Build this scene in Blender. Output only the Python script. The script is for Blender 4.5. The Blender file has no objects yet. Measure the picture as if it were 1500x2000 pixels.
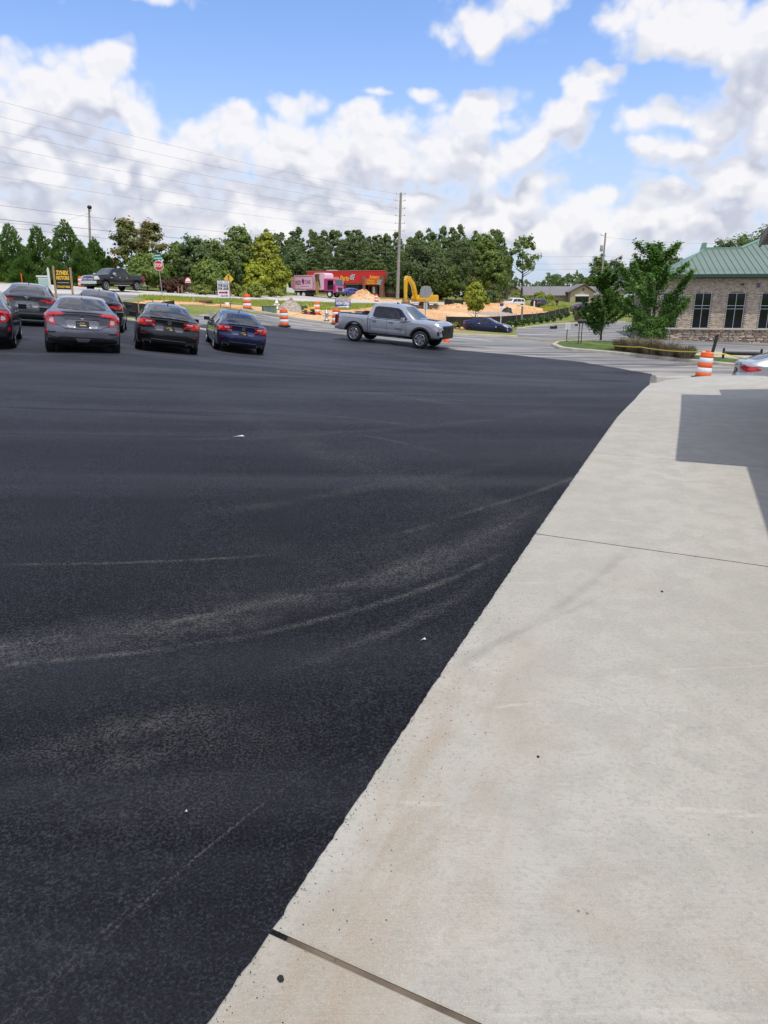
import bpy, bmesh, math, random
import numpy as np
from mathutils import Vector, Matrix, noise as mnoise
from mathutils.geometry import delaunay_2d_cdt
from mathutils.bvhtree import BVHTree
random.seed(7)
rng = np.random.default_rng(7)
SC = bpy.context.scene
COL = SC.collection
R = math.radians
# ------------------------------------------------------------------ camera
F = 1387.0; W2, H2 = 750.0, 1000.0
EYE = 1.6; PITCH = R(16.85)
cp, sp = math.cos(PITCH), math.sin(PITCH)
cam_d = bpy.data.cameras.new('camera'); cam = bpy.data.objects.new('camera', cam_d); COL.objects.link(cam)
cam.location = (0, 0, EYE); cam.rotation_euler = (math.pi/2 - PITCH, 0, 0)
cam_d.sensor_fit = 'VERTICAL'; cam_d.sensor_height = 24; cam_d.lens = F/2000*24
cam_d.clip_start = .05; cam_d.clip_end = 6000
SC.camera = cam
# ------------------------------------------------------------------ light
SUN_AZ, SUN_EL = R(150), R(67)          # azimuth clockwise from +Y
SUNV = Vector((math.sin(SUN_AZ)*math.cos(SUN_EL), math.cos(SUN_AZ)*math.cos(SUN_EL), math.sin(SUN_EL)))
sd = bpy.data.lights.new('sun', 'SUN'); so = bpy.data.objects.new('sun', sd); COL.objects.link(so)
sd.energy = 2.75; sd.angle = R(.53); sd.color = (1, .955, .88)
so.rotation_euler = SUNV.to_track_quat('Z', 'Y').to_euler()
SC.view_settings.view_transform = 'Standard'; SC.view_settings.look = 'None'
SC.view_settings.gamma = 1; SC.view_settings.use_curve_mapping = False
SC.view_settings.exposure = 0.1

def P(px, py, zc):
    u = (px-W2)/F*zc; v = (H2-py)/F*zc
    return Vector((u, zc*cp + v*sp, EYE - zc*sp + v*cp))

# ---- node helpers
class NT:
    def __init__(s, tree): s.t = tree; s.n = tree.nodes; s.l = tree.links
    def new(s, typ, **kw):
        nd = s.n.new(typ)
        for k, v in kw.items():
            if k == 'ins':
                for kk, vv in v.items(): s.put(nd.inputs[kk], vv)
            else: setattr(nd, k, v)
        return nd
    def put(s, sock, v):
        if hasattr(v, 'is_output') or isinstance(v, bpy.types.NodeSocket): s.l.new(v, sock)
        else: sock.default_value = v
    def math(s, op, a, b=None, c=None, clamp=False):
        nd = s.n.new('ShaderNodeMath'); nd.operation = op; nd.use_clamp = clamp
        s.put(nd.inputs[0], a)
        if b is not None: s.put(nd.inputs[1], b)
        if c is not None: s.put(nd.inputs[2], c)
        return nd.outputs[0]
    def vmath(s, op, a, b=None, out=0):
        nd = s.n.new('ShaderNodeVectorMath'); nd.operation = op
        s.put(nd.inputs[0], a)
        if b is not None: s.put(nd.inputs[1], b)
        return nd.outputs[out]
    def noise(s, vec, scale, detail=4, rough=.55, dist=0, dims='3D'):
        nd = s.n.new('ShaderNodeTexNoise'); nd.noise_dimensions = dims
        if vec is not None: s.l.new(vec, nd.inputs['Vector'])
        nd.inputs['Scale'].default_value = scale; nd.inputs['Detail'].default_value = detail
        nd.inputs['Roughness'].default_value = rough; nd.inputs['Distortion'].default_value = dist
        return nd.outputs[0]
    def ramp(s, fac, lo, hi, a=0.0, b=1.0, smooth=True):
        nd = s.n.new('ShaderNodeMapRange'); nd.interpolation_type = 'SMOOTHSTEP' if smooth else 'LINEAR'
        s.put(nd.inputs[0], fac); nd.inputs[1].default_value = lo; nd.inputs[2].default_value = hi
        s.put(nd.inputs[3], a); s.put(nd.inputs[4], b)
        return nd.outputs[0]
    def mix(s, fac, a, b, mode='MIX'):
        nd = s.n.new('ShaderNodeMix'); nd.data_type = 'RGBA'; nd.blend_type = mode
        s.put(nd.inputs[0], fac)
        s.put(nd.inputs[6], a if not isinstance(a, tuple) else (*a[:3], 1)); s.put(nd.inputs[7], b if not isinstance(b, tuple) else (*b[:3], 1))
        return nd.outputs[2]
    def mapping(s, vec, scale=(1, 1, 1), rot=(0, 0, 0), loc=(0, 0, 0)):
        nd = s.n.new('ShaderNodeMapping'); s.l.new(vec, nd.inputs[0])
        nd.inputs[1].default_value = loc; nd.inputs[2].default_value = rot; nd.inputs[3].default_value = scale
        return nd.outputs[0]

# ------------------------------------------------------------------ world: nishita sky with cumulus
def pix_dir(px, py):
    d = P(px, py, 1.0) - Vector((0, 0, EYE)); d.normalize(); return d
def azel(px, py):
    d = pix_dir(px, py); return math.atan2(d.x, d.y), math.asin(d.z)
world = bpy.data.worlds.new('World'); SC.world = world; world.use_nodes = True
nt = NT(world.node_tree); nt.n.clear()
sky = nt.new('ShaderNodeTexSky', sky_type='NISHITA', sun_disc=False, sun_elevation=SUN_EL, sun_rotation=SUN_AZ)
sky.air_density = 1.0; sky.dust_density = 1.2; sky.ozone_density = 1.5
geo = nt.new('ShaderNodeTexCoord')
sep = nt.new('ShaderNodeSeparateXYZ', ins={0: geo.outputs['Generated']})
az = nt.math('ARCTAN2', sep.outputs[0], sep.outputs[1])
el = nt.math('ARCSINE', sep.outputs[2])
CL = [  # px, py, rx, ry : cumulus lobes seen in the picture
 (70,175,75,90),(190,140,60,65),(215,125,40,45),(120,190,120,85),(40,230,110,90),(200,200,85,75),(270,240,50,45),
 (60,330,170,90),(230,320,160,75),(100,420,220,90),(330,400,220,90),
 (450,250,55,55),(400,300,130,75),(455,228,32,30),(560,310,140,85),(690,255,55,45),(600,205,85,34,-.25),(720,300,130,85),(640,330,160,90),(860,290,120,70),
 (965,195,45,40),(945,240,80,65),(930,320,150,75),(560,420,280,80),(1010,290,75,55),
 (1180,150,42,38),(1145,190,60,42),(1100,235,75,42),(1055,270,60,35),
 (960,35,95,70,-.18),(1010,10,70,55,-.2),(1260,15,120,74,-.2),(1380,40,190,70),(1300,80,110,40),(1490,60,110,120),(290,-8,90,26,-.3),
 (1300,235,95,34),(1400,225,110,62),(1470,170,90,75),(1500,230,120,75),(1330,290,80,40),(1270,290,40,28),(1380,275,35,22),
 (1035,375,60,48),(980,405,90,40),(1170,388,70,34),(1300,385,60,36),(1440,330,90,52),(1480,390,160,60),(1250,450,280,55),
 (820,390,75,40),(700,430,420,70),(1050,450,260,50),(1400,440,200,60),(740,184,90,26,-.62),(820,175,50,26,-.60),(160,265,110,50),(60,280,120,60),(640,400,160,50),(380,340,120,60)]
def new_group(name):
    g = bpy.data.node_groups.new(name, 'ShaderNodeTree')
    g.interface.new_socket('Vector', in_out='INPUT', socket_type='NodeSocketVector')
    g.interface.new_socket('Value', in_out='OUTPUT', socket_type='NodeSocketFloat')
    q = NT(g); return g, q, q.new('NodeGroupInput').outputs[0], q.new('NodeGroupOutput').inputs[0]
def lobe_group():
    """where the cumulus masses stand"""
    g, q, v, out = new_group('cloud_masses')
    acc = None
    for (px, py, rx, ry, *wt_) in CL:
        a, e = azel(px, py); a2, _ = azel(px+rx, py); _, e2 = azel(px, py-ry)
        d = q.vmath('MULTIPLY', q.vmath('SUBTRACT', v, (a, e, 0)), (1/max(.004, abs(a2-a)), 1/max(.004, abs(e2-e)), 0))
        b = q.math('SUBTRACT', 1.25+(wt_[0] if wt_ else 0), q.vmath('LENGTH', d, out=1))
        acc = b if acc is None else q.math('SMOOTH_MAX', acc, b, .25)
    sx = q.new('ShaderNodeSeparateXYZ', ins={0: v})
    om = q.math('MAXIMUM', q.ramp(q.math('ABSOLUTE', sx.outputs[0]), .50, .72), q.ramp(sx.outputs[1], .34, .5))
    n0 = q.noise(q.mapping(v, scale=(1, 1.6, 1)), 3.2, 2, .5)     # unseen cumulus beyond the picture, coverage raised for whiter fill light
    gen = q.math('SUBTRACT', q.ramp(n0, .34, .64, -.2, 1.1, False), q.math('MULTIPLY', q.math('SUBTRACT', 1.0, om), 2.0))
    q.l.new(q.math('MAXIMUM', q.math('MAXIMUM', acc, gen), -.6), out); return g
def puff_group(fine):
    """billows of the cloud surface"""
    g, q, v, out = new_group('cloud_billows')
    n1 = q.noise(q.mapping(v, scale=(1, 1.25, 1)), 15, 6 if fine else 2, .52, .1)
    vo = q.new('ShaderNodeTexVoronoi', feature='F1'); q.l.new(q.mapping(v, scale=(1, 1.15, 1)), vo.inputs['Vector'])
    vo.inputs['Scale'].default_value = 24; vo.inputs['Detail'].default_value = 2 if fine else 0; vo.inputs['Roughness'].default_value = .5
    q.l.new(q.math('ADD', q.math('MULTIPLY', q.math('SUBTRACT', n1, .5), 1.7), q.math('MULTIPLY', q.math('SUBTRACT', PUFF[0] if fine else PUFF[1], vo.outputs[0]), .85)), out); return g
PUFF = (.88, .62)
gl, gf, gs = lobe_group(), puff_group(True), puff_group(False)
def ev(g, vec):
    nd = nt.n.new('ShaderNodeGroup'); nd.node_tree = g; nt.l.new(vec, nd.inputs[0]); return nd.outputs[0]
ae0 = nt.new('ShaderNodeCombineXYZ', ins={0: az, 1: el}).outputs[0]
wob = nt.new('ShaderNodeTexNoise'); nt.l.new(ae0, wob.inputs['Vector']); wob.inputs['Scale'].default_value = 11; wob.inputs['Detail'].default_value = 3
ae = nt.vmath('ADD', ae0, nt.vmath('MULTIPLY', nt.vmath('SUBTRACT', wob.outputs[1], (.5, .5, .5)), (.09, .065, 0)))
wc = nt.vmath('SUBTRACT', wob.outputs[1], (.5, .5, .5))
af = nt.vmath('ADD', ae0, nt.vmath('MULTIPLY', wc, (.022, .018, 0)))
up1, af1, up2 = nt.vmath('ADD', ae, (.010, .048, 0)), nt.vmath('ADD', af, (.010, .048, 0)), nt.vmath('ADD', af, (.004, .010, 0))
B0, B1 = ev(gl, ae), ev(gl, up1)
F0, F1 = ev(gf, af), ev(gf, up2)
d0 = nt.math('ADD', B0, F0)
S0, S1 = ev(gs, af), ev(gs, af1)
alpha = nt.math('MULTIPLY', nt.ramp(d0, -.12, .72), .94)
litL = nt.ramp(nt.math('ADD', nt.math('SUBTRACT', B0, B1), nt.math('MULTIPLY', nt.math('SUBTRACT', S0, S1), .8)), -.55, .75)
litS = nt.ramp(nt.math('SUBTRACT', F0, F1), -.24, .32)
thick = nt.ramp(d0, .10, .9, .25, 1)
lit = nt.math('ADD', nt.math('MULTIPLY', litL, .76), nt.math('MULTIPLY', litS, .24))
shade = nt.math('MULTIPLY', thick, nt.ramp(lit, .24, .84, 1, 0, False))
cloud = nt.mix(shade, (1.0, 1.0, 1.0), (.60, .635, .735))
CLOUD_GAIN = 9.0
cloud = nt.vmath('MULTIPLY', cloud, (CLOUD_GAIN, CLOUD_GAIN*.985, CLOUD_GAIN*1.0))
skyc = nt.vmath('MULTIPLY', sky.outputs[0], (1.50, 1.70, 2.10))
hz = nt.ramp(el, .0, .34, .78, 0.0)
skyc = nt.mix(hz, skyc, (5.4, 6.3, 8.0))
allc = nt.mix(alpha, skyc, cloud)
low = nt.ramp(el, -.03, -.005)
allc = nt.mix(low, (1.6, 1.7, 1.6), allc)
bg = nt.new('ShaderNodeBackground', ins={0: allc, 1: .10})
wo = nt.new('ShaderNodeOutputWorld'); nt.l.new(bg.outputs[0], wo.inputs[0])
world.cycles.sampling_method = 'MANUAL'; world.cycles.sample_map_resolution = 512

# ------------------------------------------------------------------ terrain heights
CTRL = [  # px, py, zc : ground points read from sizes of known things
 (50,693,17.5),(160,692,17.8),(325,692,21),(460,693,25.8),(62,641,25),(203,650,26),(270,624,38),(763,671,36.3),(693,667,36.8),(821,682,35.2),
 (553,640,43),(482,607,47),(618,615,58),(118,586,46),(312,580,59.5),(440,603,46),(1375,735,28),(1480,778,20),
 (1280,752,16.2),(1400,735,17.0),(1500,738,15.5),
 (1296,664,49.5),(1500,671,48.3),(1700,676,47),(1132,676,39),(1446,715,31),(1120,657,55),(950,651,62),(1070,629,80),(920,642,66),(1100,613,95),
 (900,612,80),(825,603,87),(830,640,52),(640,638,45),(1250,640,66),(1180,668,44),(1280,675,40),
 (100,575,56),(100,557,68),(-100,569,50),(-100,553,58),(290,578.5,64),(290,569.5,78),(440,582.5,70),(440,574,87),(520,586.6,76),(520,578,94),
 (790,595,98),(790,586.6,118),(1000,603,128),(1000,596,150),(1120,604,150),(1120,598,175),(1400,606,200),(1400,600,240),
 (620,580,100),(715,586,112),(700,578,150),(850,578,165),(1085,590,185),(1200,592,190),(1000,588,180),(500,568,105),(350,562,95),(200,556,85),(0,553,75),
 (600,572,200),(800,574,200),(0,556,140),(1500,600,140)]
pts, zs = [], []
for px, py, zc in CTRL:
    p = P(px, py, zc); pts.append((p.x, p.y)); zs.append(p.z)
for x, y, z in [(-3,0,.05),(0,0,0),(3,0,0),(-3,4,.04),(0,4,0),(3,4,0),(6,4,.0),(-8,3,.14),(0,8,0),(4,8,-.02),(-4,8,.04),(8,9,-.05),(-9,9,.22),(-3,13,.03),(1,14,-.10),
                (0,-10,0),(-15,-10,.4),(15,-10,0),(-20,8,.6),(-30,25,1.4),(-60,40,2.6),(14,5,-.1),(25,10,-.8),(40,30,-1.4),(60,60,-1),(-120,120,4),(120,120,0),(0,400,2),(-200,400,4),(200,400,1),(-400,200,5),(400,200,1)]:
    pts.append((x, y)); zs.append(z)
TP = np.array(pts); TZ = np.array(zs)
def phi(r2): return .5*r2*np.log(r2 + 1e-9)
n_ = len(TP)
A = np.zeros((n_+3, n_+3))
d2 = ((TP[:, None, :]-TP[None])**2).sum(-1)
A[:n_, :n_] = phi(d2) + np.eye(n_)*.08
A[:n_, n_] = 1; A[:n_, n_+1:] = TP; A[n_, :n_] = 1; A[n_+1:, :n_] = TP.T
TWt = np.linalg.solve(A, np.concatenate([TZ, np.zeros(3)]))
def ground_np(xy):
    xy = np.asarray(xy, float).reshape(-1, 2)
    out = np.empty(len(xy))
    for i in range(0, len(xy), 4000):
        q = xy[i:i+4000]
        r2 = ((q[:, None, :]-TP[None])**2).sum(-1)
        out[i:i+4000] = phi(r2) @ TWt[:n_] + TWt[n_] + q @ TWt[n_+1:]
    rr = np.hypot(xy[:, 0], xy[:, 1]); k = np.clip((rr-320)/250, 0, 1); k = k*k*(3-2*k)
    return out*(1-k) + 1.2*k
def gz(x, y): return float(ground_np([(x, y)])[0])
def gnormal(x, y, e=.8):
    h = ground_np([(x-e, y), (x+e, y), (x, y-e), (x, y+e)])
    return Vector(((h[0]-h[1])/(2*e), (h[2]-h[3])/(2*e), 1)).normalized()
_ZC = np.concatenate([np.linspace(.8, 12, 120), np.linspace(12.1, 90, 400), np.linspace(90.5, 320, 300)])
def G(px, py):
    """first ground point under a line of sight"""
    o = P(px, py, 1.0) - Vector((0, 0, EYE))
    xy = np.stack([o.x*_ZC, o.y*_ZC], 1)
    dz = EYE + o.z*_ZC - ground_np(xy)
    i = int(np.argmax(dz < 0))
    if dz[i] >= 0: i = int(np.argmin(dz)); t = _ZC[i]
    else:
        a, b = dz[i-1], dz[i]; t = _ZC[i-1] + (_ZC[i]-_ZC[i-1])*a/(a-b)
    x, y = o.x*t, o.y*t
    return Vector((x, y, gz(x, y)))
def GP(px, zc, py=585):
    p = P(px, py, zc); return Vector((p.x, p.y, gz(p.x, p.y)))

# ------------------------------------------------------------------ object helpers
def link(name, me, parent=None):
    o = bpy.data.objects.new(name, me); COL.objects.link(o)
    if parent is not None: o.parent = parent
    return o
def tag(o, label=None, cat=None, group=None, kind=None):
    if label: o['label'] = label
    if cat: o['category'] = cat
    if group: o['group'] = group
    if kind: o['kind'] = kind
    return o
def thing(name, label, cat, loc=(0, 0, 0), rz=0, group=None):
    o = link(name, None); o.location = loc; o.rotation_euler = (0, 0, rz); o.empty_display_size = .2
    return tag(o, label, cat, group)
class MB:
    def __init__(s): s.v = []; s.f = []; s.m = []; s.sm = []
    def add(s, verts, faces, mi=0, smooth=False, mat=None):
        b = len(s.v)
        for p in verts:
            p = Vector(p)
            s.v.append(mat @ p if mat is not None else p)
        for f in faces: s.f.append([i+b for i in f]); s.m.append(mi); s.sm.append(smooth)
        return s
    def box(s, c, d, rot=None, mi=0, bev=0):
        hx, hy, hz = d[0]/2, d[1]/2, d[2]/2
        vs = [Vector((x*hx, y*hy, z*hz)) for x in (-1, 1) for y in (-1, 1) for z in (-1, 1)]
        M = Matrix.Translation(Vector(c))
        if rot is not None: M = M @ (rot.to_4x4() if not isinstance(rot, tuple) else Matrix.LocRotScale(None, __import__('mathutils').Euler(rot), None))
        return s.add(vs, [(0, 1, 3, 2), (4, 6, 7, 5), (0, 4, 5, 1), (2, 3, 7, 6), (0, 2, 6, 4), (1, 5, 7, 3)], mi, False, M)
    def prism(s, poly, a, b, axis='y', mi=0):
        """poly in (x,z) extruded along y, or (y,z) along x, or (x,y) along z"""
        def p3(u, w, t): return {'y': (u, t, w), 'x': (t, u, w), 'z': (u, w, t)}[axis]
        n = len(poly)
        vs = [p3(u, w, a) for u, w in poly] + [p3(u, w, b) for u, w in poly]
        ar = sum(poly[i][0]*poly[(i+1) % n][1]-poly[(i+1) % n][0]*poly[i][1] for i in range(n))
        fs = [tuple(range(n)), tuple(range(2*n-1, n-1, -1))] + [(i+n, (i+1) % n+n, (i+1) % n, i) for i in range(n)]
        flip = (ar > 0) != (axis == 'y')
        if axis == 'y': flip = ar < 0
        else: flip = ar > 0 if axis == 'z' else ar > 0
        if b < a: flip = not flip
        if flip: fs = [tuple(reversed(f)) for f in fs]
        return s.add(vs, fs, mi)
    def tube(s, p0, p1, r0, r1=None, n=8, mi=0, caps=True, smooth=True):
        r1 = r0 if r1 is None else r1
        p0, p1 = Vector(p0), Vector(p1); d = (p1-p0)
        if d.length < 1e-6: return s
        q = d.to_track_quat('Z', 'Y').to_matrix()
        vs = []
        for p, r in ((p0, r0), (p1, r1)):
            for k in range(n):
                t = 2*math.pi*k/n; vs.append(p + q @ Vector((math.cos(t)*r, math.sin(t)*r, 0)))
        s.add(vs, [(k, (k+1) % n, (k+1) % n+n, k+n) for k in range(n)], mi, smooth)
        if caps:
            s.add(vs[:n], [tuple(range(n-1, -1, -1))], mi); s.add(vs[n:], [tuple(range(n))], mi)
        return s
    def path(s, ps, r, n=5, mi=0):
        ps = [Vector(p) for p in ps]; rings = []
        for i, p in enumerate(ps):
            d = (ps[min(i+1, len(ps)-1)]-ps[max(i-1, 0)]); q = d.to_track_quat('Z', 'Y').to_matrix()
            rr = r[i] if isinstance(r, (list, tuple)) else r
            rings.append([p + q @ Vector((math.cos(2*math.pi*k/n)*rr, math.sin(2*math.pi*k/n)*rr, 0)) for k in range(n)])
        vs = [v for rg in rings for v in rg]
        fs = [(i*n+k, i*n+(k+1) % n, (i+1)*n+(k+1) % n, (i+1)*n+k) for i in range(len(ps)-1) for k in range(n)]
        return s.add(vs, fs, mi, True)
    def lathe(s, prof, n=16, mi=0, mat=None, smooth=True, caps=True):
        vs = []
        for r, z in prof:
            for k in range(n):
                t = 2*math.pi*k/n; vs.append((r*math.cos(t), r*math.sin(t), z))
        m = len(prof)
        fs = [(i*n+k, i*n+(k+1) % n, (i+1)*n+(k+1) % n, (i+1)*n+k) for i in range(m-1) for k in range(n)]
        s.add(vs, fs, mi, smooth, mat)
        if caps:
            s.add(vs[:n], [tuple(range(n-1, -1, -1))], mi, False, mat); s.add(vs[-n:], [tuple(range(n))], mi, False, mat)
        return s
    def mesh(s, name, mats):
        me = bpy.data.meshes.new(name)
        me.from_pydata([tuple(v) for v in s.v], [], s.f)
        for m in (mats if isinstance(mats, (list, tuple)) else [mats]): me.materials.append(m)
        me.polygons.foreach_set('material_index', s.m); me.polygons.foreach_set('use_smooth', s.sm)
        me.update(); return me
    def build(s, name, mats, parent=None, bevel=0, seg=2):
        o = link(name, s.mesh(name, mats), parent)
        if bevel:
            md = o.modifiers.new('bevel', 'BEVEL'); md.width = bevel; md.segments = seg; md.limit_method = 'ANGLE'; md.angle_limit = R(40)
        return o
def np_mesh(name, V, FQ, mat):
    me = bpy.data.meshes.new(name)
    V = np.asarray(V, np.float32); FQ = np.asarray(FQ, np.int32); k = FQ.shape[1]
    me.vertices.add(len(V)); me.vertices.foreach_set('co', V.ravel())
    me.loops.add(FQ.size); me.loops.foreach_set('vertex_index', FQ.ravel())
    me.polygons.add(len(FQ)); me.polygons.foreach_set('loop_start', np.arange(0, FQ.size, k, dtype=np.int32))
    me.polygons.foreach_set('loop_total', np.full(len(FQ), k, np.int32))
    me.materials.append(mat); me.update(calc_edges=True); return me
def copy_tree(o, parent=None):
    c = o.copy(); COL.objects.link(c); c.parent = parent
    for ch in o.children: copy_tree(ch, c)
    return c
def seat(o, x, y, heading, tilt=True, z=None, dz=0):
    """stand a thing with local +X along compass heading (deg clockwise from +Y) on the ground's slope"""
    n = gnormal(x, y, 1.5) if tilt else Vector((0, 0, 1))
    h = R(heading); f = Vector((math.sin(h), math.cos(h), 0)); f = (f - n*f.dot(n)).normalized(); l = n.cross(f)
    M = Matrix((f, l, n)).transposed().to_4x4()
    M.translation = Vector((x, y, (gz(x, y) if z is None else z) + dz))
    o.matrix_world = M
    return o
def face_cam(p, extra=0):
    """rotation so that local -Y looks at the camera"""
    return math.atan2(-p.x, p.y) + R(extra)

# ------------------------------------------------------------------ materials
def mat(name, col, rough=.6, metal=0, coat=0, spec=.5, noise=0, nscale=8, bump=0, bscale=40, vec='Object'):
    m = bpy.data.materials.new(name); m.use_nodes = True
    t = NT(m.node_tree); b = t.n['Principled BSDF']
    b.inputs['Roughness'].default_value = rough; b.inputs['Metallic'].default_value = metal
    b.inputs['Coat Weight'].default_value = coat; b.inputs['Coat Roughness'].default_value = .04
    b.inputs['Specular IOR Level'].default_value = spec
    b.inputs['Base Color'].default_value = (*col, 1)
    tc = t.new('ShaderNodeTexCoord').outputs[vec]
    if noise:
        n = t.noise(tc, nscale, 5, .6)
        f = t.ramp(n, .3, .7, 1-noise, 1+noise*.6)
        c = t.vmath('MULTIPLY', (*col,), t.new('ShaderNodeCombineXYZ', ins={0: f, 1: f, 2: f}).outputs[0])
        t.l.new(c, b.inputs['Base Color'])
        t.l.new(t.ramp(n, .3, .7, min(1, rough+.06), max(0, rough-.05)), b.inputs['Roughness'])
    if bump:
        bp = t.new('ShaderNodeBump', ins={'Strength': bump, 'Distance': .01, 'Height': t.noise(tc, bscale, 4, .6)})
        t.l.new(bp.outputs[0], b.inputs['Normal'])
    return m
def paint(name, col, metal=.35, flake=.12):
    m = mat(name, col, .28, metal, .8, .3)
    t = NT(m.node_tree); b = t.n['Principled BSDF']
    tc = t.new('ShaderNodeTexCoord').outputs['Object']
    n = t.noise(tc, 3, 4, .6)
    f = t.ramp(n, .3, .75, 1-flake, 1+flake)
    t.l.new(t.vmath('MULTIPLY', (*col,), t.new('ShaderNodeCombineXYZ', ins={0: f, 1: f, 2: f}).outputs[0]), b.inputs['Base Color'])
    # road dust towards the sills
    z = t.new('ShaderNodeSeparateXYZ', ins={0: tc}).outputs[2]
    du = t.math('MULTIPLY', t.ramp(z, .60, .15, 0, .10), t.ramp(t.noise(tc, 9, 5, .65), .35, .75))
    t.l.new(t.math('ADD', .02, t.math('MULTIPLY', du, .9)), b.inputs['Coat Roughness'])
    return m
M = {}
M['black_trim'] = mat('black_trim', (.012, .012, .013), .5, noise=.2)
M['tyre'] = mat('tyre_rubber', (.013, .013, .014), .85, noise=.3, nscale=20)
M['well'] = mat('wheel_well', (.006, .006, .006), .95)
M['alloy'] = mat('alloy', (.55, .56, .58), .28, .9, noise=.12)
M['dark_alloy'] = mat('dark_alloy', (.05, .05, .055), .35, .7)
M['chrome'] = mat('chrome', (.75, .76, .78), .09, 1)
M['glass'] = mat('car_glass', (.010, .013, .020), .03, 0, 0, .5)
M['glass_side'] = mat('tinted_glass', (.008, .009, .011), .04, 0, 0, .7)
M['windshield'] = mat('windshield_glass', (.06, .075, .08), .04, 0, 0, .9)
M['red_lens'] = mat('red_lens', (.55, .012, .02), .12, 0, 1)
M['dark_red'] = mat('dark_red_lens', (.16, .006, .012), .12, 0, 1)
M['clear_lens'] = mat('clear_lens', (.50, .48, .49), .12, 0, 1)
M['plate'] = mat('dealer_plate', (.02, .02, .022), .35)
M['plate_gold'] = mat('plate_print', (.45, .33, .12), .5)
M['interior'] = mat('interior', (.03, .03, .032), .8)
M['white'] = mat('white_paint', (.78, .78, .77), .5, noise=.08)
M['orange'] = mat('barrel_orange', (.82, .13, .015), .55, noise=.12, nscale=5)
M['wood'] = mat('raw_lumber', (.38, .25, .13), .8, noise=.25, nscale=14)
M['grey_wood'] = mat('weathered_wood', (.25, .225, .19), .9, noise=.3, nscale=6, bump=.4)
M['galv'] = mat('galvanised_steel', (.42, .43, .44), .45, .6, noise=.15)
M['black'] = mat('black_sheet', (.012, .012, .012), .45)
M['yellow'] = mat('yellow_print', (.8, .48, .03), .6)
M['sign_white'] = mat('sign_white', (.8, .8, .8), .45, noise=.05)
M['sign_red'] = mat('sign_red', (.56, .02, .025), .4, noise=.08)
M['sign_green'] = mat('sign_green', (.02, .25, .17), .4)
M['sign_yellow'] = mat('sign_yellow', (.8, .5, .02), .4)
M['ink'] = mat('ink', (.03, .03, .06), .6)
M['blue_ink'] = mat('blue_ink', (.03, .07, .32), .5)
M['fabric'] = mat('silt_fabric', (.014, .014, .014), .7, noise=.4, nscale=3, bump=.6, bscale=6)
M['tape'] = mat('caution_tape', (.8, .62, .05), .5)
M['concrete_far'] = mat('kerb_concrete', (.44, .40, .32), .85, noise=.2, nscale=2)
M['wire'] = mat('power_cable', (.13, .13, .14), .6)
# ================================================================== ground
NA = 420
AZS = np.linspace(-math.pi, math.pi, NA, endpoint=False)
# finer in the viewing sector
AZS = np.unique(np.concatenate([np.linspace(-math.pi, -R(50), 60), np.linspace(-R(50), R(50), 300), np.linspace(R(50), math.pi, 60, endpoint=False)]))
RS = np.concatenate([.25*1.035**np.arange(0, 245), [1300, 1700, 2300, 3200]])
gx = (RS[:, None]*np.sin(AZS)[None]).ravel(); gy = (RS[:, None]*np.cos(AZS)[None]).ravel()
GXY = np.stack([gx, gy], 1); GZ = ground_np(GXY)
GR = np.hypot(gx, gy)
def inside(poly, q):
    poly = np.asarray(poly); x, y = q[:, 0], q[:, 1]; c = np.zeros(len(q), bool); n = len(poly)
    for i in range(n):
        x0, y0 = poly[i]; x1, y1 = poly[(i+1) % n]
        k = ((y0 > y) != (y1 > y))
        with np.errstate(divide='ignore', invalid='ignore'):
            k &= x < (x1-x0)*(y-y0)/(y1-y0)+x0
        c ^= k
    return c
def densify(poly, f=.02, lo=.05, closed=True):
    out = []; n = len(poly)
    for i in range(n if closed else n-1):
        a, b = np.array(poly[i][:2]), np.array(poly[(i+1) % n][:2]); L = np.linalg.norm(b-a)
        st = max(lo, f*max(1, np.linalg.norm((a+b)/2))); m = max(1, int(L/st))
        for k in range(m): out.append(a+(b-a)*k/m)
    if not closed: out.append(np.array(poly[-1][:2]))
    return np.array(out)
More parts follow.
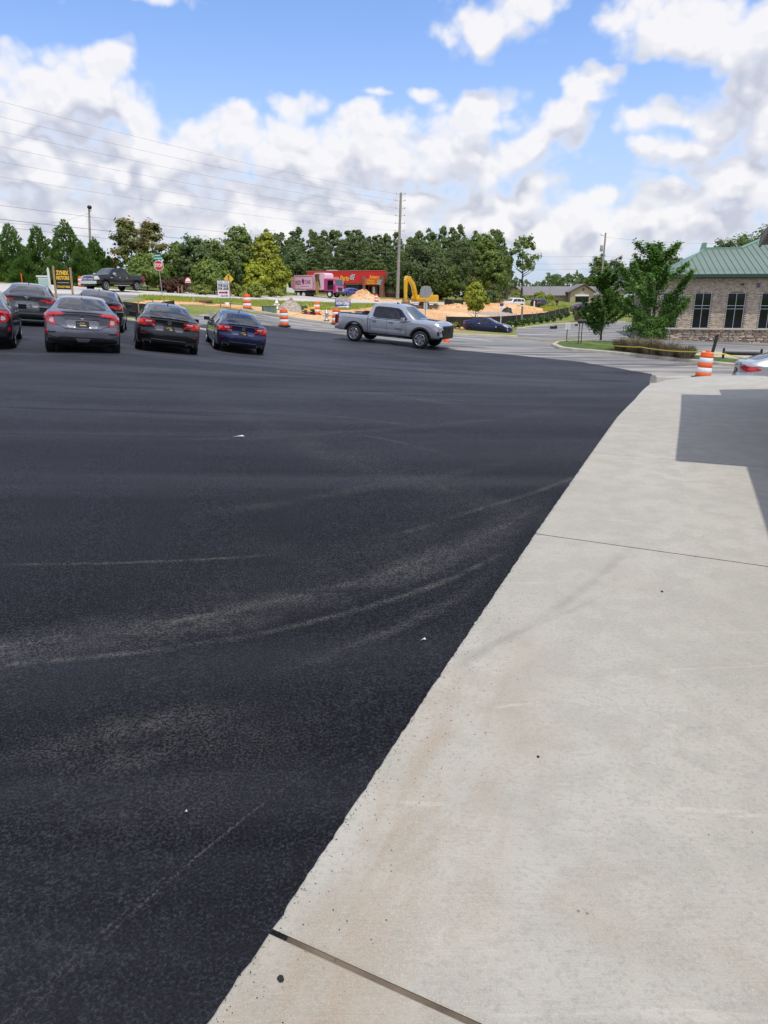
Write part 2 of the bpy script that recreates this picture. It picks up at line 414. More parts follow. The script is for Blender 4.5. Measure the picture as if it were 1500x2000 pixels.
def drape(name, poly, off, m, label=None, kind='structure', parent=None, skirt=0, f=.02, lo=.06, dens=True, jit=0, offf=None, wav=0):
    """a sheet laid on the terrain inside a polygon"""
    b = densify(poly, f, lo) if dens else np.array([p[:2] for p in poly])
    if jit: b = b + rng.normal(0, jit, b.shape)*np.clip(np.linalg.norm(b, axis=1, keepdims=True)/10, .3, 6)
    if wav:
        tn = np.roll(b, -1, 0)-np.roll(b, 1, 0); tn /= np.maximum(1e-6, np.linalg.norm(tn, axis=1, keepdims=True)); nn_ = np.stack([-tn[:, 1], tn[:, 0]], 1)
        b = b + nn_*np.array([wav*(mnoise.noise(Vector((q[0]*.5, q[1]*.5, 4)))+.7*mnoise.noise(Vector((q[0]*1.7, q[1]*1.7, 8)))) for q in b])[:, None]
    lo_, hi_ = b.min(0), b.max(0)
    cand = GXY[(gx > lo_[0]) & (gx < hi_[0]) & (gy > lo_[1]) & (gy < hi_[1])]
    if len(cand): cand = cand[inside(b, cand)]
    nb = len(b)
    if len(cand):
        keep = np.ones(len(cand), bool)
        for i in range(0, len(cand), 2000):
            q = cand[i:i+2000]; d = np.sqrt(((q[:, None]-b[None])**2).sum(-1)).min(1)
            keep[i:i+2000] = d > .008*np.linalg.norm(q, axis=1)
        cand = cand[keep]
    allp = np.concatenate([b, cand]) if len(cand) else b
    vs, es, fs, *_ = delaunay_2d_cdt([Vector(p) for p in allp], [(i, (i+1) % nb) for i in range(nb)], [list(range(nb))], 1, 1e-6)
    V = np.array([(v.x, v.y) for v in vs]); z = ground_np(V) + (off if offf is None else offf(V))
    mb = MB(); mb.add([(p[0], p[1], zz) for p, zz in zip(V, z)], [f if (V[f[1]][0]-V[f[0]][0])*(V[f[2]][1]-V[f[0]][1])-(V[f[2]][0]-V[f[0]][0])*(V[f[1]][1]-V[f[0]][1]) > 0 else list(reversed(f)) for f in fs], 0, True)
    if skirt:
        zb = ground_np(b) + (off if offf is None else offf(b)); base = len(mb.v)
        top = [(p[0], p[1], zz) for p, zz in zip(b, zb)]; bot = [(p[0], p[1], zz-skirt) for p, zz in zip(b, zb)]
        ar = sum(b[i][0]*b[(i+1) % nb][1]-b[(i+1) % nb][0]*b[i][1] for i in range(nb))
        fq = [(i, i+nb, (i+1) % nb+nb, (i+1) % nb) if ar > 0 else ((i+1) % nb, (i+1) % nb+nb, i+nb, i) for i in range(nb)]
        mb.add(top+bot, fq, 0, False)
    o = mb.build(name, m, parent)
    if kind: o['kind'] = kind
    if label: o['label'] = label
    return o

# ---- ground materials
def base_mat(name, rough=.9, spec=.4):
    m = bpy.data.materials.new(name); m.use_nodes = True
    t = NT(m.node_tree); b = t.n['Principled BSDF']
    b.inputs['Roughness'].default_value = rough; b.inputs['Specular IOR Level'].default_value = spec
    return m, t, b, t.new('ShaderNodeTexCoord').outputs['Object']
def bump(t, b, h, strength, dist):
    bp = t.new('ShaderNodeBump', ins={'Strength': strength, 'Distance': dist, 'Height': h}); t.l.new(bp.outputs[0], b.inputs['Normal'])

# grass land
m, t, b, tc = base_mat('grass_land', .95, .2)
n1 = t.noise(tc, .12, 5, .6); n2 = t.noise(tc, 1.6, 6, .7); n3 = t.noise(tc, .03, 3)
c = t.mix(t.ramp(n2, .3, .7), (.12, .16, .03), (.22, .24, .06))
c = t.mix(t.math('MULTIPLY', t.ramp(n1, .48, .66), .7), c, (.30, .25, .12))
c = t.mix(t.math('MULTIPLY', t.ramp(n3, .5, .62), .35), c, (.32, .30, .10))
t.l.new(c, b.inputs['Base Color']); bump(t, b, n2, .8, .06); M['grass_land'] = m
# red clay dirt
m, t, b, tc = base_mat('clay', .95, .2)
n1 = t.noise(tc, .25, 6, .65); n2 = t.noise(tc, 3, 7, .7); n3 = t.noise(tc, .07, 3); n4 = t.noise(tc, .6, 5, .6)
c = t.mix(t.ramp(n1, .3, .7), (.62, .315, .14), (.72, .47, .25))
c = t.mix(t.ramp(n3, .45, .68), c, (.74, .54, .32))
c = t.mix(t.math('MULTIPLY', t.ramp(n2, .48, .62), .75), c, (.42, .19, .075))
c = t.mix(t.math('MULTIPLY', t.ramp(n4, .60, .70), .8), c, (.17, .20, .05))
t.l.new(c, b.inputs['Base Color']); bump(t, b, t.math('ADD', n1, t.math('MULTIPLY', n2, .5)), .9, .12); M['clay'] = m
# pale concrete highway
m, t, b, tc = base_mat('highway_surface', .85, .3)
n1 = t.noise(tc, .15, 5, .6); n2 = t.noise(tc, 2.2, 6, .7)
rc = t.mapping(tc, rot=(0, 0, R(-56)), scale=(.02, 1.1, 1))
n3 = t.noise(rc, 1.0, 4, .6)
c = t.mix(t.ramp(n1, .3, .7), (.50, .465, .42), (.60, .565, .51))
c = t.mix(t.math('MULTIPLY', t.ramp(n3, .48, .57), .6), c, (.36, .345, .33))
t.l.new(c, b.inputs['Base Color']); bump(t, b, n2, .3, .01); M['highway'] = m
# old milled asphalt
m, t, b, tc = base_mat('worn_asphalt', .8, .4)
rc = t.mapping(tc, rot=(0, 0, R(12)), scale=(.10, 1.3, 1))
n1 = t.noise(tc, .12, 5, .6); n2 = t.noise(tc, 30, 5, .7); n3 = t.noise(rc, 1.1, 6, .65, .6); n4 = t.noise(t.mapping(tc, rot=(0, 0, R(-10)), scale=(.05, .5, 1)), 2.0, 5, .6, 1.2)
c = t.mix(t.ramp(n1, .3, .7), (.14, .137, .137), (.22, .215, .21))
c = t.mix(t.math('MULTIPLY', t.ramp(n3, .48, .58), .85), c, (.36, .33, .29))
c = t.mix(t.math('MULTIPLY', t.ramp(n4, .53, .59), .9), c, (.05, .05, .055))
c = t.mix(t.math('MULTIPLY', t.ramp(n2, .46, .60), .45), c, (.30, .29, .275))
t.l.new(c, b.inputs['Base Color']); bump(t, b, n2, .4, .008); M['worn_asphalt'] = m
# ---- fresh asphalt with dusty tyre sweeps
def circ(p, q, r):
    ax, ay, bx, by, cx, cy = p.x, p.y, q.x, q.y, r.x, r.y
    d = 2*(ax*(by-cy)+bx*(cy-ay)+cx*(ay-by))
    ux = ((ax*ax+ay*ay)*(by-cy)+(bx*bx+by*by)*(cy-ay)+(cx*cx+cy*cy)*(ay-by))/d
    uy = ((ax*ax+ay*ay)*(cx-bx)+(bx*bx+by*by)*(ax-cx)+(cx*cx+cy*cy)*(bx-ax))/d
    return ux, uy, math.hypot(ax-ux, ay-uy)
m, t, b, tc = base_mat('fresh_asphalt', .55, .12)
nbig = t.noise(tc, .35, 5, .55); nmid = t.noise(tc, 3.2, 6, .6); nfine = t.noise(tc, 190, 3, .6); ngr = t.noise(tc, 95, 3, .6); nco = t.noise(tc, 24, 4, .6)
vor2 = t.new('ShaderNodeTexVoronoi', ins={'Scale': 210.0}); t.l.new(tc, vor2.inputs['Vector'])
c = t.mix(t.ramp(nbig, .35, .65), (.0050, .0055, .0080), (.0076, .0082, .0116))
c = t.mix(t.math('MULTIPLY', t.ramp(nmid, .40, .62), .5), c, (.0042, .0046, .0068))
grain = t.math('MULTIPLY', t.math('MULTIPLY', t.ramp(ngr, .40, .62, .0, 2.6, False), t.ramp(nfine, .38, .62, .35, 1.75, False)), t.ramp(nco, .38, .62, .55, 1.5, False))
c = t.vmath('MULTIPLY', c, t.new('ShaderNodeCombineXYZ', ins={0: grain, 1: grain, 2: grain}).outputs[0])
c = t.mix(t.math('MULTIPLY', t.ramp(ngr, .58, .68), .5), c, (.060, .061, .068))
dust = None
def streak(p3, w, strength, seed, lim=None):
    """dust left along the arc of a turning tyre"""
    global dust
    ux, uy, rad = circ(*p3)
    pv = t.vmath('MULTIPLY', t.vmath('SUBTRACT', tc, (ux, uy, 0)), (1, 1, 0))
    wob = t.math('MULTIPLY', t.math('SUBTRACT', t.noise(tc, 1.1, 5, .65), .5), w*2.2)
    d = t.math('ABSOLUTE', t.math('ADD', t.math('SUBTRACT', t.vmath('LENGTH', pv, out=1), rad), wob))
    k = t.ramp(d, 0, w, 1, 0)
    brk = t.math('MULTIPLY', t.ramp(t.noise(t.mapping(tc, loc=(seed*3.1, seed*1.7, 0), scale=(.35, 1, 1)), 1.9, 6, .65), .26, .56), t.ramp(t.noise(t.mapping(tc, loc=(seed, 0, 0)), 9, 5, .7), .30, .62, .25, 1))
    k = t.math('MULTIPLY', k, t.math('MULTIPLY', brk, strength))
    if lim is None: xs_ = sorted(p.x for p in p3); lim = (xs_[0]+.1, xs_[2]-.1)
    if lim is not None:
        xx = t.new('ShaderNodeSeparateXYZ', ins={0: tc}).outputs[0]
        k = t.math('MULTIPLY', k, t.math('MULTIPLY', t.ramp(xx, lim[0]-.3, lim[0]+.3), t.ramp(xx, lim[1]-.3, lim[1]+.3, 1, 0)))
    dust = k if dust is None else t.math('MAXIMUM', dust, k)
S = lambda *a: tuple(G(px, py) for px, py in a)
streak(S((-200, 1290), (600, 1165), (1060, 985)), .07, 1.0, 1)
streak(S((-200, 1310), (420, 1258), (1000, 1070)), .045, .9, 2)
streak(S((-200, 1305), (500, 1195), (1060, 985)), .26, .62, 3)
streak(S((200, 1104), (360, 1098), (560, 1085)), .035, .8, 4, (-2.3, -.7))
streak(S((780, 1046), (900, 1010), (1000, 978)), .06, 1.0, 5, (.05, 2.2))
streak(S((20, 1480), (250, 1425), (500, 1395)), .15, .55, 6)
streak(S((20, 1560), (200, 1490), (600, 1440)), .22, .34, 7)
streak(S((60, 1985), (290, 1765), (436, 1640)), .008, .8, 8, (-.72, -.33))
streak(S((20, 2000), (180, 1850), (330, 1715)), .009, .6, 9, (-.95, -.62))
streak(S((350, 860), (700, 845), (1100, 800)), .22, .35, 10)
streak(S((0, 970), (300, 895), (640, 850)), .5, -.0, 11)
streak(S((400, 735), (700, 700), (860, 690)), .4, .3, 12)
streak(S((250, 1200), (600, 1120), (900, 1010)), .5, .22, 13)
streak(S((30, 1640), (350, 1560), (640, 1400)), .3, .16, 14)
streak(S((560, 1310), (800, 1220), (960, 1120)), .07, .5, 15)
streak(S((380, 1010), (700, 960), (1020, 900)), .16, .35, 16)
streak(S((500, 720), (740, 735), (860, 760)), .12, .5, 17)
grn = t.math('MULTIPLY', t.ramp(ngr, .38, .60, .12, 1), t.ramp(nfine, .40, .60, .40, 1))
c = t.mix(t.math('MULTIPLY', dust, grn), c, (.19, .178, .168))
# painted film and roller lanes, felt far away
lane = t.noise(t.mapping(tc, rot=(0, 0, R(-14)), scale=(.05, .45, 1)), 1.0, 4, .55, .8)
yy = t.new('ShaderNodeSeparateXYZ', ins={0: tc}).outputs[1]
far_sheen = t.math('MULTIPLY', t.ramp(yy, 2.5, 15.0), t.ramp(t.noise(tc, .5, 5, .6), .25, .6, .6, 1))
c = t.mix(t.math('MULTIPLY', far_sheen, .72), c, (.068, .070, .086))   # grazing sky sheen painted in as lighter colour on the far asphalt
c = t.mix(t.math('MULTIPLY', t.ramp(lane, .40, .66), .34), c, (.085, .087, .100))
c = t.mix(t.math('MULTIPLY', t.ramp(lane, .50, .34), .5), c, (.022, .023, .030))
tr = t.noise(t.mapping(tc, rot=(0, 0, R(20)), scale=(.16, 1.6, 1)), 1.2, 6, .6, 1.4)
c = t.mix(t.math('MULTIPLY', t.ramp(tr, .58, .68), .6), c, (.014, .014, .018))
fleck = t.math('MULTIPLY', t.ramp(vor2.outputs[0], .13, .08), t.ramp(t.noise(tc, 31, 2), .60, .68))
c = t.mix(t.math('MULTIPLY', fleck, .55), c, (.17, .165, .16))
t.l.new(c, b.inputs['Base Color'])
t.l.new(t.ramp(ngr, .38, .62, .80, .52), b.inputs['Roughness'])
hgt = t.math('ADD', t.math('MULTIPLY', nco, .6), t.math('ADD', t.math('MULTIPLY', nfine, .45), ngr))
bump(t, b, hgt, 1.0, .012); M['fresh_asphalt'] = m
# ---- slab concrete
def concrete(name, tint, tan):
    m, t, b, tc = base_mat(name, .82, .35)
    n1 = t.noise(tc, .5, 6, .6); n2 = t.noise(tc, 4.5, 7, .65); n3 = t.noise(tc, 60, 4, .6); n4 = t.noise(tc, 260, 2, .5)
    br = t.noise(t.mapping(tc, rot=(0, 0, R(23)), scale=(6, 130, 1)), 1.0, 3, .6)
    c = t.mix(t.ramp(n1, .3, .72), tuple(x*.87 for x in tint), tuple(x*1.07 for x in tint))
    c = t.mix(t.math('MULTIPLY', t.ramp(n2, .42, .60), .6), c, tuple(x*.80 for x in tint))
    c = t.mix(t.math('MULTIPLY', t.ramp(br, .45, .7), .16), c, tuple(x*.72 for x in tint))
    # tan clay stain washed along the edge of the drive
    e0, e1 = G(530, 1830), G(1155, 888); d = (e1-e0); d.z = 0; d.normalize()
    pv = t.vmath('SUBTRACT', tc, (e0.x, e0.y, 0))
    off = t.vmath('DOT_PRODUCT', pv, (d.y, -d.x, 0), out=1)
    al = t.vmath('DOT_PRODUCT', pv, (d.x, d.y, 0), out=1)
    wob = t.math('ADD', off, t.math('MULTIPLY', t.math('SUBTRACT', t.noise(tc, 1.3, 4, .6), .5), .8))
    band = t.math('MULTIPLY', t.ramp(wob, -.15, .18), t.ramp(wob, .15, .65, 1, 0))
    band = t.math('MULTIPLY', t.math('MULTIPLY', band, t.ramp(al, 2.6, .6, .10, 1)), t.ramp(t.noise(t.new('ShaderNodeCombineXYZ', ins={0: t.math('MULTIPLY', al, .55), 1: t.math('MULTIPLY', off, 2.6)}).outputs[0], 2.2, 6, .62, .5), .36, .60, .12, 1))
    c = t.mix(t.math('MULTIPLY', band, tan), c, (.335, .255, .17))
    pat = t.ramp(t.noise(tc, 2.1, 5, .62, .8), .54, .70)
    c = t.mix(t.math('MULTIPLY', pat, tan*.5), c, (.37, .31, .23))
    # pale scuffs, pits, dark crumbs
    sc = t.noise(t.mapping(tc, rot=(0, 0, R(-65)), scale=(.5, 6, 1)), 1.7, 6, .65, 1.0)
    c = t.mix(t.math('MULTIPLY', t.ramp(sc, .62, .72), .45), c, tuple(min(.62, x*1.25) for x in tint))
    for p3, w, s in ((S((830, 1340), (1050, 1220), (1215, 1090)), .05, .42), (S((870, 1300), (1000, 1250), (1180, 1170)), .03, .3), (S((1330, 1480), (1420, 1440), (1480, 1520)), .02, .25)):
        ux, uy, rad = circ(*p3)
        dd = t.math('ABSOLUTE', t.math('SUBTRACT', t.vmath('LENGTH', t.vmath('MULTIPLY', t.vmath('SUBTRACT', tc, (ux, uy, 0)), (1, 1, 0)), out=1), rad))
        xx = t.new('ShaderNodeSeparateXYZ', ins={0: tc}).outputs[0]
        xs = sorted(p.x for p in p3)
        k = t.math('MULTIPLY', t.ramp(dd, 0, w, s, 0), t.math('MULTIPLY', t.ramp(xx, xs[0]-.2, xs[0]+.2), t.ramp(xx, xs[2]-.2, xs[2]+.2, 1, 0)))
        c = t.mix(t.math('MULTIPLY', k, t.ramp(n2, .3, .6, .4, 1)), c, tuple(x*.5 for x in tint))
    vo = t.new('ShaderNodeTexVoronoi', ins={'Scale': 24.0}); t.l.new(tc, vo.inputs['Vector'])
    pit = t.math('MULTIPLY', t.ramp(vo.outputs[0], .11, .06), t.ramp(t.noise(tc, 7, 3), .60, .68))
    c = t.mix(t.math('MULTIPLY', pit, .8), c, (.08, .075, .07))
    c = t.mix(t.math('MULTIPLY', t.ramp(n3, .50, .64), .45), c, tuple(x*.68 for x in tint))
    c = t.mix(t.math('MULTIPLY', t.ramp(n4, .52, .64), .35), c, tuple(x*1.25 for x in tint))
    t.l.new(c, b.inputs['Base Color'])
    h = t.math('ADD', t.math('ADD', n3, t.math('MULTIPLY', n2, .5)), t.math('ADD', t.math('MULTIPLY', br, .35), t.math('MULTIPLY', pit, -2)))
    bump(t, b, h, .6, .008)
    return m
M['slab'] = concrete('slab_concrete', (.455, .432, .376), .62)
M['slab_dusty'] = concrete('dusty_slab_concrete', (.425, .395, .335), .7)
M['grass_bed'] = mat('island_grass', (.07, .12, .02), .95, noise=.45, nscale=3, bump=.8, bscale=30)
M['mulch'] = mat('pine_straw', (.16, .10, .055), .95, noise=.4, nscale=3, bump=.8, bscale=25)
M['tan_walk'] = mat('tan_walk', (.46, .40, .30), .9, noise=.12, nscale=1)
M['line'] = mat('line_paint', (.72, .72, .70), .7, noise=.15, nscale=4)

# ---- the sheets
na = len(AZS); nr = len(RS)
idx = np.arange(nr*na).reshape(nr, na); nx = np.roll(idx, -1, 1)
FQ = np.stack([idx[:-1], idx[1:], nx[1:], nx[:-1]], -1).reshape(-1, 4)
V = np.concatenate([np.stack([gx, gy, GZ], 1), [[0, 0, gz(0, 0)]]])
me = np_mesh('ground', V, FQ[:, ::-1], M['grass_land'])
me.polygons.foreach_set('use_smooth', np.ones(len(me.polygons), bool))
tag(link('ground', me), kind='structure')
XY = lambda p: (p.x, p.y)
pz = lambda *a: [XY(GP(px, zc)) for px, zc in a]          # by depth
px_ = lambda *a: [XY(G(px, py)) for px, py in a]          # by line of sight
far_line = [(1272, 731), (1140, 708), (1000, 693), (883, 683), (760, 664), (640, 650), (560, 640), (500, 634), (400, 635)]
lot = px_(*far_line) + pz((330, 36.5), (240, 36.5), (120, 37), (0, 36), (-200, 33)) + [(-34, 12), (-30, -12), (16, -12), (16, 4)] + [XY(G(1500, 760)), XY(G(1300, 745))]
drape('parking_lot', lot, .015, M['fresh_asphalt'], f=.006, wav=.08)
old = px_((1285, 746), (1140, 712), (1000, 698), (883, 687), (760, 668), (640, 654), (560, 644), (500, 637), (395, 637)) + pz((330, 37), (330, 40), (380, 42), (420, 44), (480, 45), (520, 47), (580, 46.5), (656, 46), (720, 47), (800, 50)) + px_((880, 655), (1008, 650)) + pz((1010, 66), (1060, 70), (1110, 75), (1160, 80), (1225, 80), (1290, 85)) + [(44, 75), (60, 45), (40, 18), (16, 8)]
drape('street_pavement', old, .006, M['worn_asphalt'], jit=0, wav=.06)
drive = pz((100, 42), (190, 42), (232, 44), (262, 52), (275, 62), (200, 60), (100, 57), (-50, 53), (-120, 45))
drape('side_road', drive, .02, M['worn_asphalt'], skirt=.1, wav=.15)
road = pz((-420, 44), (-250, 46.5), (-100, 50), (100, 56), (290, 64), (440, 70), (520, 76), (650, 86), (790, 98), (1000, 128), (1120, 150), (1400, 200), (1400, 235), (1120, 175), (1000, 150), (790, 118), (650, 105), (520, 94), (440, 87), (290, 78), (100, 68), (-100, 58), (-250, 54), (-420, 50))
drape('highway', road, .05, M['highway'], skirt=.2)
dirt1 = pz((405, 46.5), (470, 47), (520, 47.5), (580, 47), (656, 46.5), (720, 47.5), (800, 50.5), (850, 55), (910, 60), (960, 64), (1000, 67), (1060, 84), (1100, 95), (1090, 112), (1075, 122), (1000, 116), (900, 104), (800, 90), (740, 84), (700, 74), (620, 66), (540, 60), (470, 55), (420, 50))
drape('dirt', dirt1, .03, M['clay'], f=.008, skirt=.12, wav=.5)
dirt2 = pz((690, 104), (760, 109), (900, 128), (960, 140), (930, 150), (800, 126), (700, 112))
drape('dirt', dirt2, .06, M['clay'], f=.008, skirt=.15, wav=1)
dirt3 = pz((262, 41), (330, 44), (390, 47), (400, 52), (330, 51), (280, 48))
drape('dirt', dirt3, .03, M['clay'], f=.008, skirt=.12, wav=.8)

# ---- concrete drive slab in poured panels
M['joint_dirt'] = mat('joint_dirt', (.045, .036, .028), .95, noise=.4)
edge_px = [(240, 2250), (415, 2000), (530, 1830), (700, 1570), (870, 1310), (1045, 1048), (1155, 888), (1205, 818), (1240, 782), (1268, 753)]
edge = [G(*p) for p in edge_px]
e0, e1 = G(530, 1830), G(1155, 888); U = (e1-e0); U.z = 0; U.normalize(); Nn = Vector((U.y, -U.x, 0))
def edge_at(s):
    """point of the slab's edge at distance s along U from the first joint"""
    ss = [((p-e0).dot(U), p) for p in edge]
    for (a, p), (b2, q) in zip(ss, ss[1:]):
        if a <= s <= b2: return p.lerp(q, (s-a)/(b2-a))
    return edge[-1] if s > ss[-1][0] else edge[0]
def joint_dir(a, b2): d = G(*b2)-G(*a); d.z = 0; return d.normalized()
s_of = lambda p: (p-e0).dot(U)
js = [(-4.2, Nn), (0.0, joint_dir((530, 1830), (900, 2000))), (s_of(G(1045, 1048)), joint_dir((1045, 1048), (1500, 1113))), (s_of(G(1155, 888)), joint_dir((1155, 888), (1500, 918)))]
s_end = s_of(G(1268, 753))
js += [(js[3][0]+2.9, joint_dir((1155, 888), (1500, 918)))]
far_edge = [G(1268, 753), G(1290, 737), G(1330, 735), G(1400, 734), G(1500, 738), G(1600, 745)]
WID = 7.5
sw = link('sidewalk', None); tag(sw, 'pale concrete drive apron poured in panels beside the new asphalt', kind='structure')
def slab_off(V):
    rr = np.hypot(V[:, 0], V[:, 1]); return .022 + 0*rr
def poly_inset(p, d):
    n = len(p); out = []
    p = [Vector(q[:2]) for q in p]
    ar = sum(p[i].x*p[(i+1) % n].y-p[(i+1) % n].x*p[i].y for i in range(n)); sg = 1 if ar > 0 else -1
    for i in range(n):
        a, b2, c2 = p[i-1], p[i], p[(i+1) % n]
        e = (b2-a).normalized(); f2 = (c2-b2).normalized()
        nn = (Vector((-e.y, e.x))+Vector((-f2.y, f2.x)))*sg
        k = nn.length; nn = nn/k if k > 1e-6 else nn
        out.append(b2 + nn*d/max(.4, k/2))
    return out
def panel(sa, da, sb, db, gap_a, gap_b, m, far=None):
    A0 = edge_at(sa+gap_a); B0 = edge_at(sb-gap_b)
    side = [A0]
    s = sa+gap_a
    while s < sb-gap_b-.09:
        s += .025
        q = edge_at(s); w = .0045*(mnoise.noise(Vector((s*9, 0, 3)))+.9*mnoise.noise(Vector((s*31, 1, 3)))+1.1*mnoise.noise(Vector((s*77, 1, 3))))
        side.append(q + Nn*w)
    if far is None:
        side.append(B0); right = [B0+db*WID, A0+da*WID]
    else:
        right = [Vector(p) for p in far] + [A0+da*WID]
    poly = [XY(p) for p in side+right]
    b2 = densify(poly, .004, .03)
    ins = poly_inset(b2, .005)
    offs = .024
    allp = [tuple(p) for p in ins]
    cand = GXY[(GR < 24)]; cand = cand[inside(np.array(allp), cand)]
    an = np.array(allp)
    if len(cand):
        dm = np.sqrt(((cand[:, None]-an[None])**2).sum(-1)).min(1); cand = cand[dm > .05]
    nb = len(allp)
    vs, es, fs, *_ = delaunay_2d_cdt([Vector(p) for p in allp]+[Vector(p) for p in cand], [(i, (i+1) % nb) for i in range(nb)], [list(range(nb))], 1, 1e-6)
    Vv = np.array([(v.x, v.y) for v in vs]); zz = ground_np(Vv)+offs
    mb = MB()
    def up(f):
        a, b3, c3 = Vv[f[0]], Vv[f[1]], Vv[f[2]]
        return f if (b3[0]-a[0])*(c3[1]-a[1])-(c3[0]-a[0])*(b3[1]-a[1]) > 0 else list(reversed(f))
    mb.add([(p[0], p[1], z) for p, z in zip(Vv, zz)], [up(f) for f in fs], 0, True)
    zi = ground_np(np.array(allp))+offs; zo = ground_np(b2)+offs-.004
    vv = [(p[0], p[1], z) for p, z in zip(allp, zi)] + [(p[0], p[1], z) for p, z in zip(b2, zo)] + [(p[0], p[1], z-.16) for p, z in zip(b2, zo)]
    ar = sum(b2[i][0]*b2[(i+1) % nb][1]-b2[(i+1) % nb][0]*b2[i][1] for i in range(nb))
    fq = []
    for i in range(nb):
        j = (i+1) % nb
        q = (i, i+nb, j+nb, j); fq.append(q if ar > 0 else tuple(reversed(q)))
    mb.add(vv, fq, 0, False)
    mb.add(vv, [(i+nb, i+nb+nb, (i+1) % nb+nb+nb, (i+1) % nb+nb) for i in range(nb)], 1, False)
    return mb.build('concrete_panel', [m, M['joint_dirt']], sw)
panel(js[0][0], js[0][1], js[1][0], js[1][1], .004, .009, M['slab_dusty'])
panel(js[1][0], js[1][1], js[2][0], js[2][1], .007, .009, M['slab'])
panel(js[2][0], js[2][1], js[3][0], js[3][1], .009, .009, M['slab'])
panel(js[3][0], js[3][1], s_end, Nn, .009, 0, M['slab'], far=far_edge)
# base under the joints: packed dirt just below the panel tops
bp = [XY(edge_at(-4)+Nn*.05), XY(edge_at(js[1][0])+Nn*.05), XY(edge_at(js[3][0])+Nn*.05), XY(edge_at(js[3][0])+js[3][1]*7), XY(edge_at(0)+Nn*7.2), XY(edge_at(-4)+Nn*7)]
o = drape('joint_filler', bp, .018, mat('joint_silt', (.13, .10, .07), .95, noise=.5, nscale=5), parent=sw, kind=None)
# tapering kerb at the far end of the slab
def sweep_kerb(name, pts, w=.16, h=.14, m=None, taper=(1, 1), label=None, base=-.02, parent=None):
    P2 = densify([XY(p) for p in pts], .02, .25, closed=False); n = len(P2); mb = MB(); vs = []
    for i, p in enumerate(P2):
        d = P2[min(i+1, n-1)]-P2[max(i-1, 0)]; d = d/np.linalg.norm(d); nrm = np.array((-d[1], d[0]))
        z = gz(*p); k = i/(n-1); hh = h*(taper[0]*(1-k)+taper[1]*k)
        for a, zz in ((-w/2-.02, base), (-w/2, hh*.8), (-w/2+.03, hh), (w/2-.03, hh), (w/2, hh*.8), (w/2+.02, base)):
            q = p+nrm*a; vs.append((q[0], q[1], z+zz))
    fs = [(i*6+k, i*6+k+1, (i+1)*6+k+1, (i+1)*6+k) for i in range(n-1) for k in range(5)]
    fs += [tuple(range(6)), tuple(range((n-1)*6+5, (n-1)*6-1, -1))]
    mb.add(vs, [tuple(reversed(f)) for f in fs], 0)
    o = mb.build(name, m or M['concrete_far'], parent); o['kind'] = 'structure'
    if label: o['label'] = label
    return o
sweep_kerb('curb', [G(1275, 750), G(1300, 743), G(1350, 738.5)], .14, .20, M['slab'], (1, .12))

# ---- right planting island
isl_near = [(1082, 676), (1096, 682), (1120, 685), (1180, 690), (1254, 697), (1340, 706), (1446, 717), (1520, 724)]
isl_far = [(1520, 708), (1440, 700), (1380, 695), (1300, 680), (1220, 672), (1150, 668.5), (1108, 669), (1090, 671)]
isl = px_(*isl_near, *isl_far)
drape('planting_island', isl, .12, M['grass_bed'], skirt=.14)
drape('mulch_bed', px_((1195, 689), (1254, 694.5), (1352, 704.5), (1370, 697), (1300, 683), (1222, 675)), .135, M['mulch'])
sweep_kerb('curb', [G(*p) for p in isl_near], .30, .135, M['concrete_far'])
sweep_kerb('curb', [G(*p) for p in [(1082, 676), (1090, 671), (1108, 668.5), (1150, 668), (1220, 671.5)]], .2, .135, M['concrete_far'])
drape('footpath', px_((1352, 699), (1440, 708), (1520, 716), (1520, 700), (1440, 695), (1372, 691)), .15, M['tan_walk'], skirt=.1)
# grass verge in front of the blue coupe
v2 = pz((640, 48.3), (720, 48.4), (800, 51)) 
ver = px_((868, 654), (940, 656), (1008, 658), (1004, 652), (960, 649), (900, 648), (868, 649))
drape('grass_verge', ver, .10, M['grass_land'], skirt=.12)
sweep_kerb('curb', [G(*p) for p in [(845, 652.5), (868, 655), (940, 657), (1008, 659)]], .3, .13)
sweep_kerb('curb', [GP(1010, 66), GP(1060, 70), GP(1110, 75), GP(1160, 80), GP(1225, 80)], .3, .14)
sweep_kerb('curb', [GP(*p) for p in [(470, 46.6), (520, 47.1), (580, 46.6), (656, 46.1), (720, 47), (800, 50)]], .3, .12)
sweep_kerb('curb', [GP(*p) for p in [(225, 36.7), (280, 36.7), (330, 36.7), (402, 35.5)]], .25, .10)
# road paint
def line_on(pts, w, off, name='road_marking'):
    P2 = densify([XY(p) for p in pts], .02, .3, closed=False); n = len(P2); L = []; Rr = []
    for i, p in enumerate(P2):
        d = P2[min(i+1, n-1)]-P2[max(i-1, 0)]; d = d/np.linalg.norm(d); nr2 = np.array((-d[1], d[0]))*w/2
        L.append(p+nr2); Rr.append(p-nr2)
    V2 = np.concatenate([L, Rr]); z = ground_np(V2)+off
    mb = MB(); mb.add([(a[0], a[1], c2) for a, c2 in zip(V2, z)], [(i+n, i+1+n, i+1, i) for i in range(n-1)])
    o = mb.build(name, M['line']); o['kind'] = 'structure'; return o
line_on([G(884, 658.5), G(930, 663.5), G(962, 667)], .16, .018)
line_on([G(1012, 652.5), G(1120, 655.5), G(1216, 657.5), G(1290, 660)], .45, .018)
line_on([G(1466, 677.5), G(1560, 680)], .12, .018); line_on([G(1452, 685), G(1570, 689)], .12, .018)
line_on([GP(*p) for p in [(-100, 54), (100, 61.5), (290, 70.5), (440, 78), (520, 84.5)]], .15, .07)
line_on([GP(*p) for p in [(-100, 50.6), (100, 56.8), (290, 64.9), (440, 71), (520, 77), (650, 87), (790, 99.3)]], .12, .07)

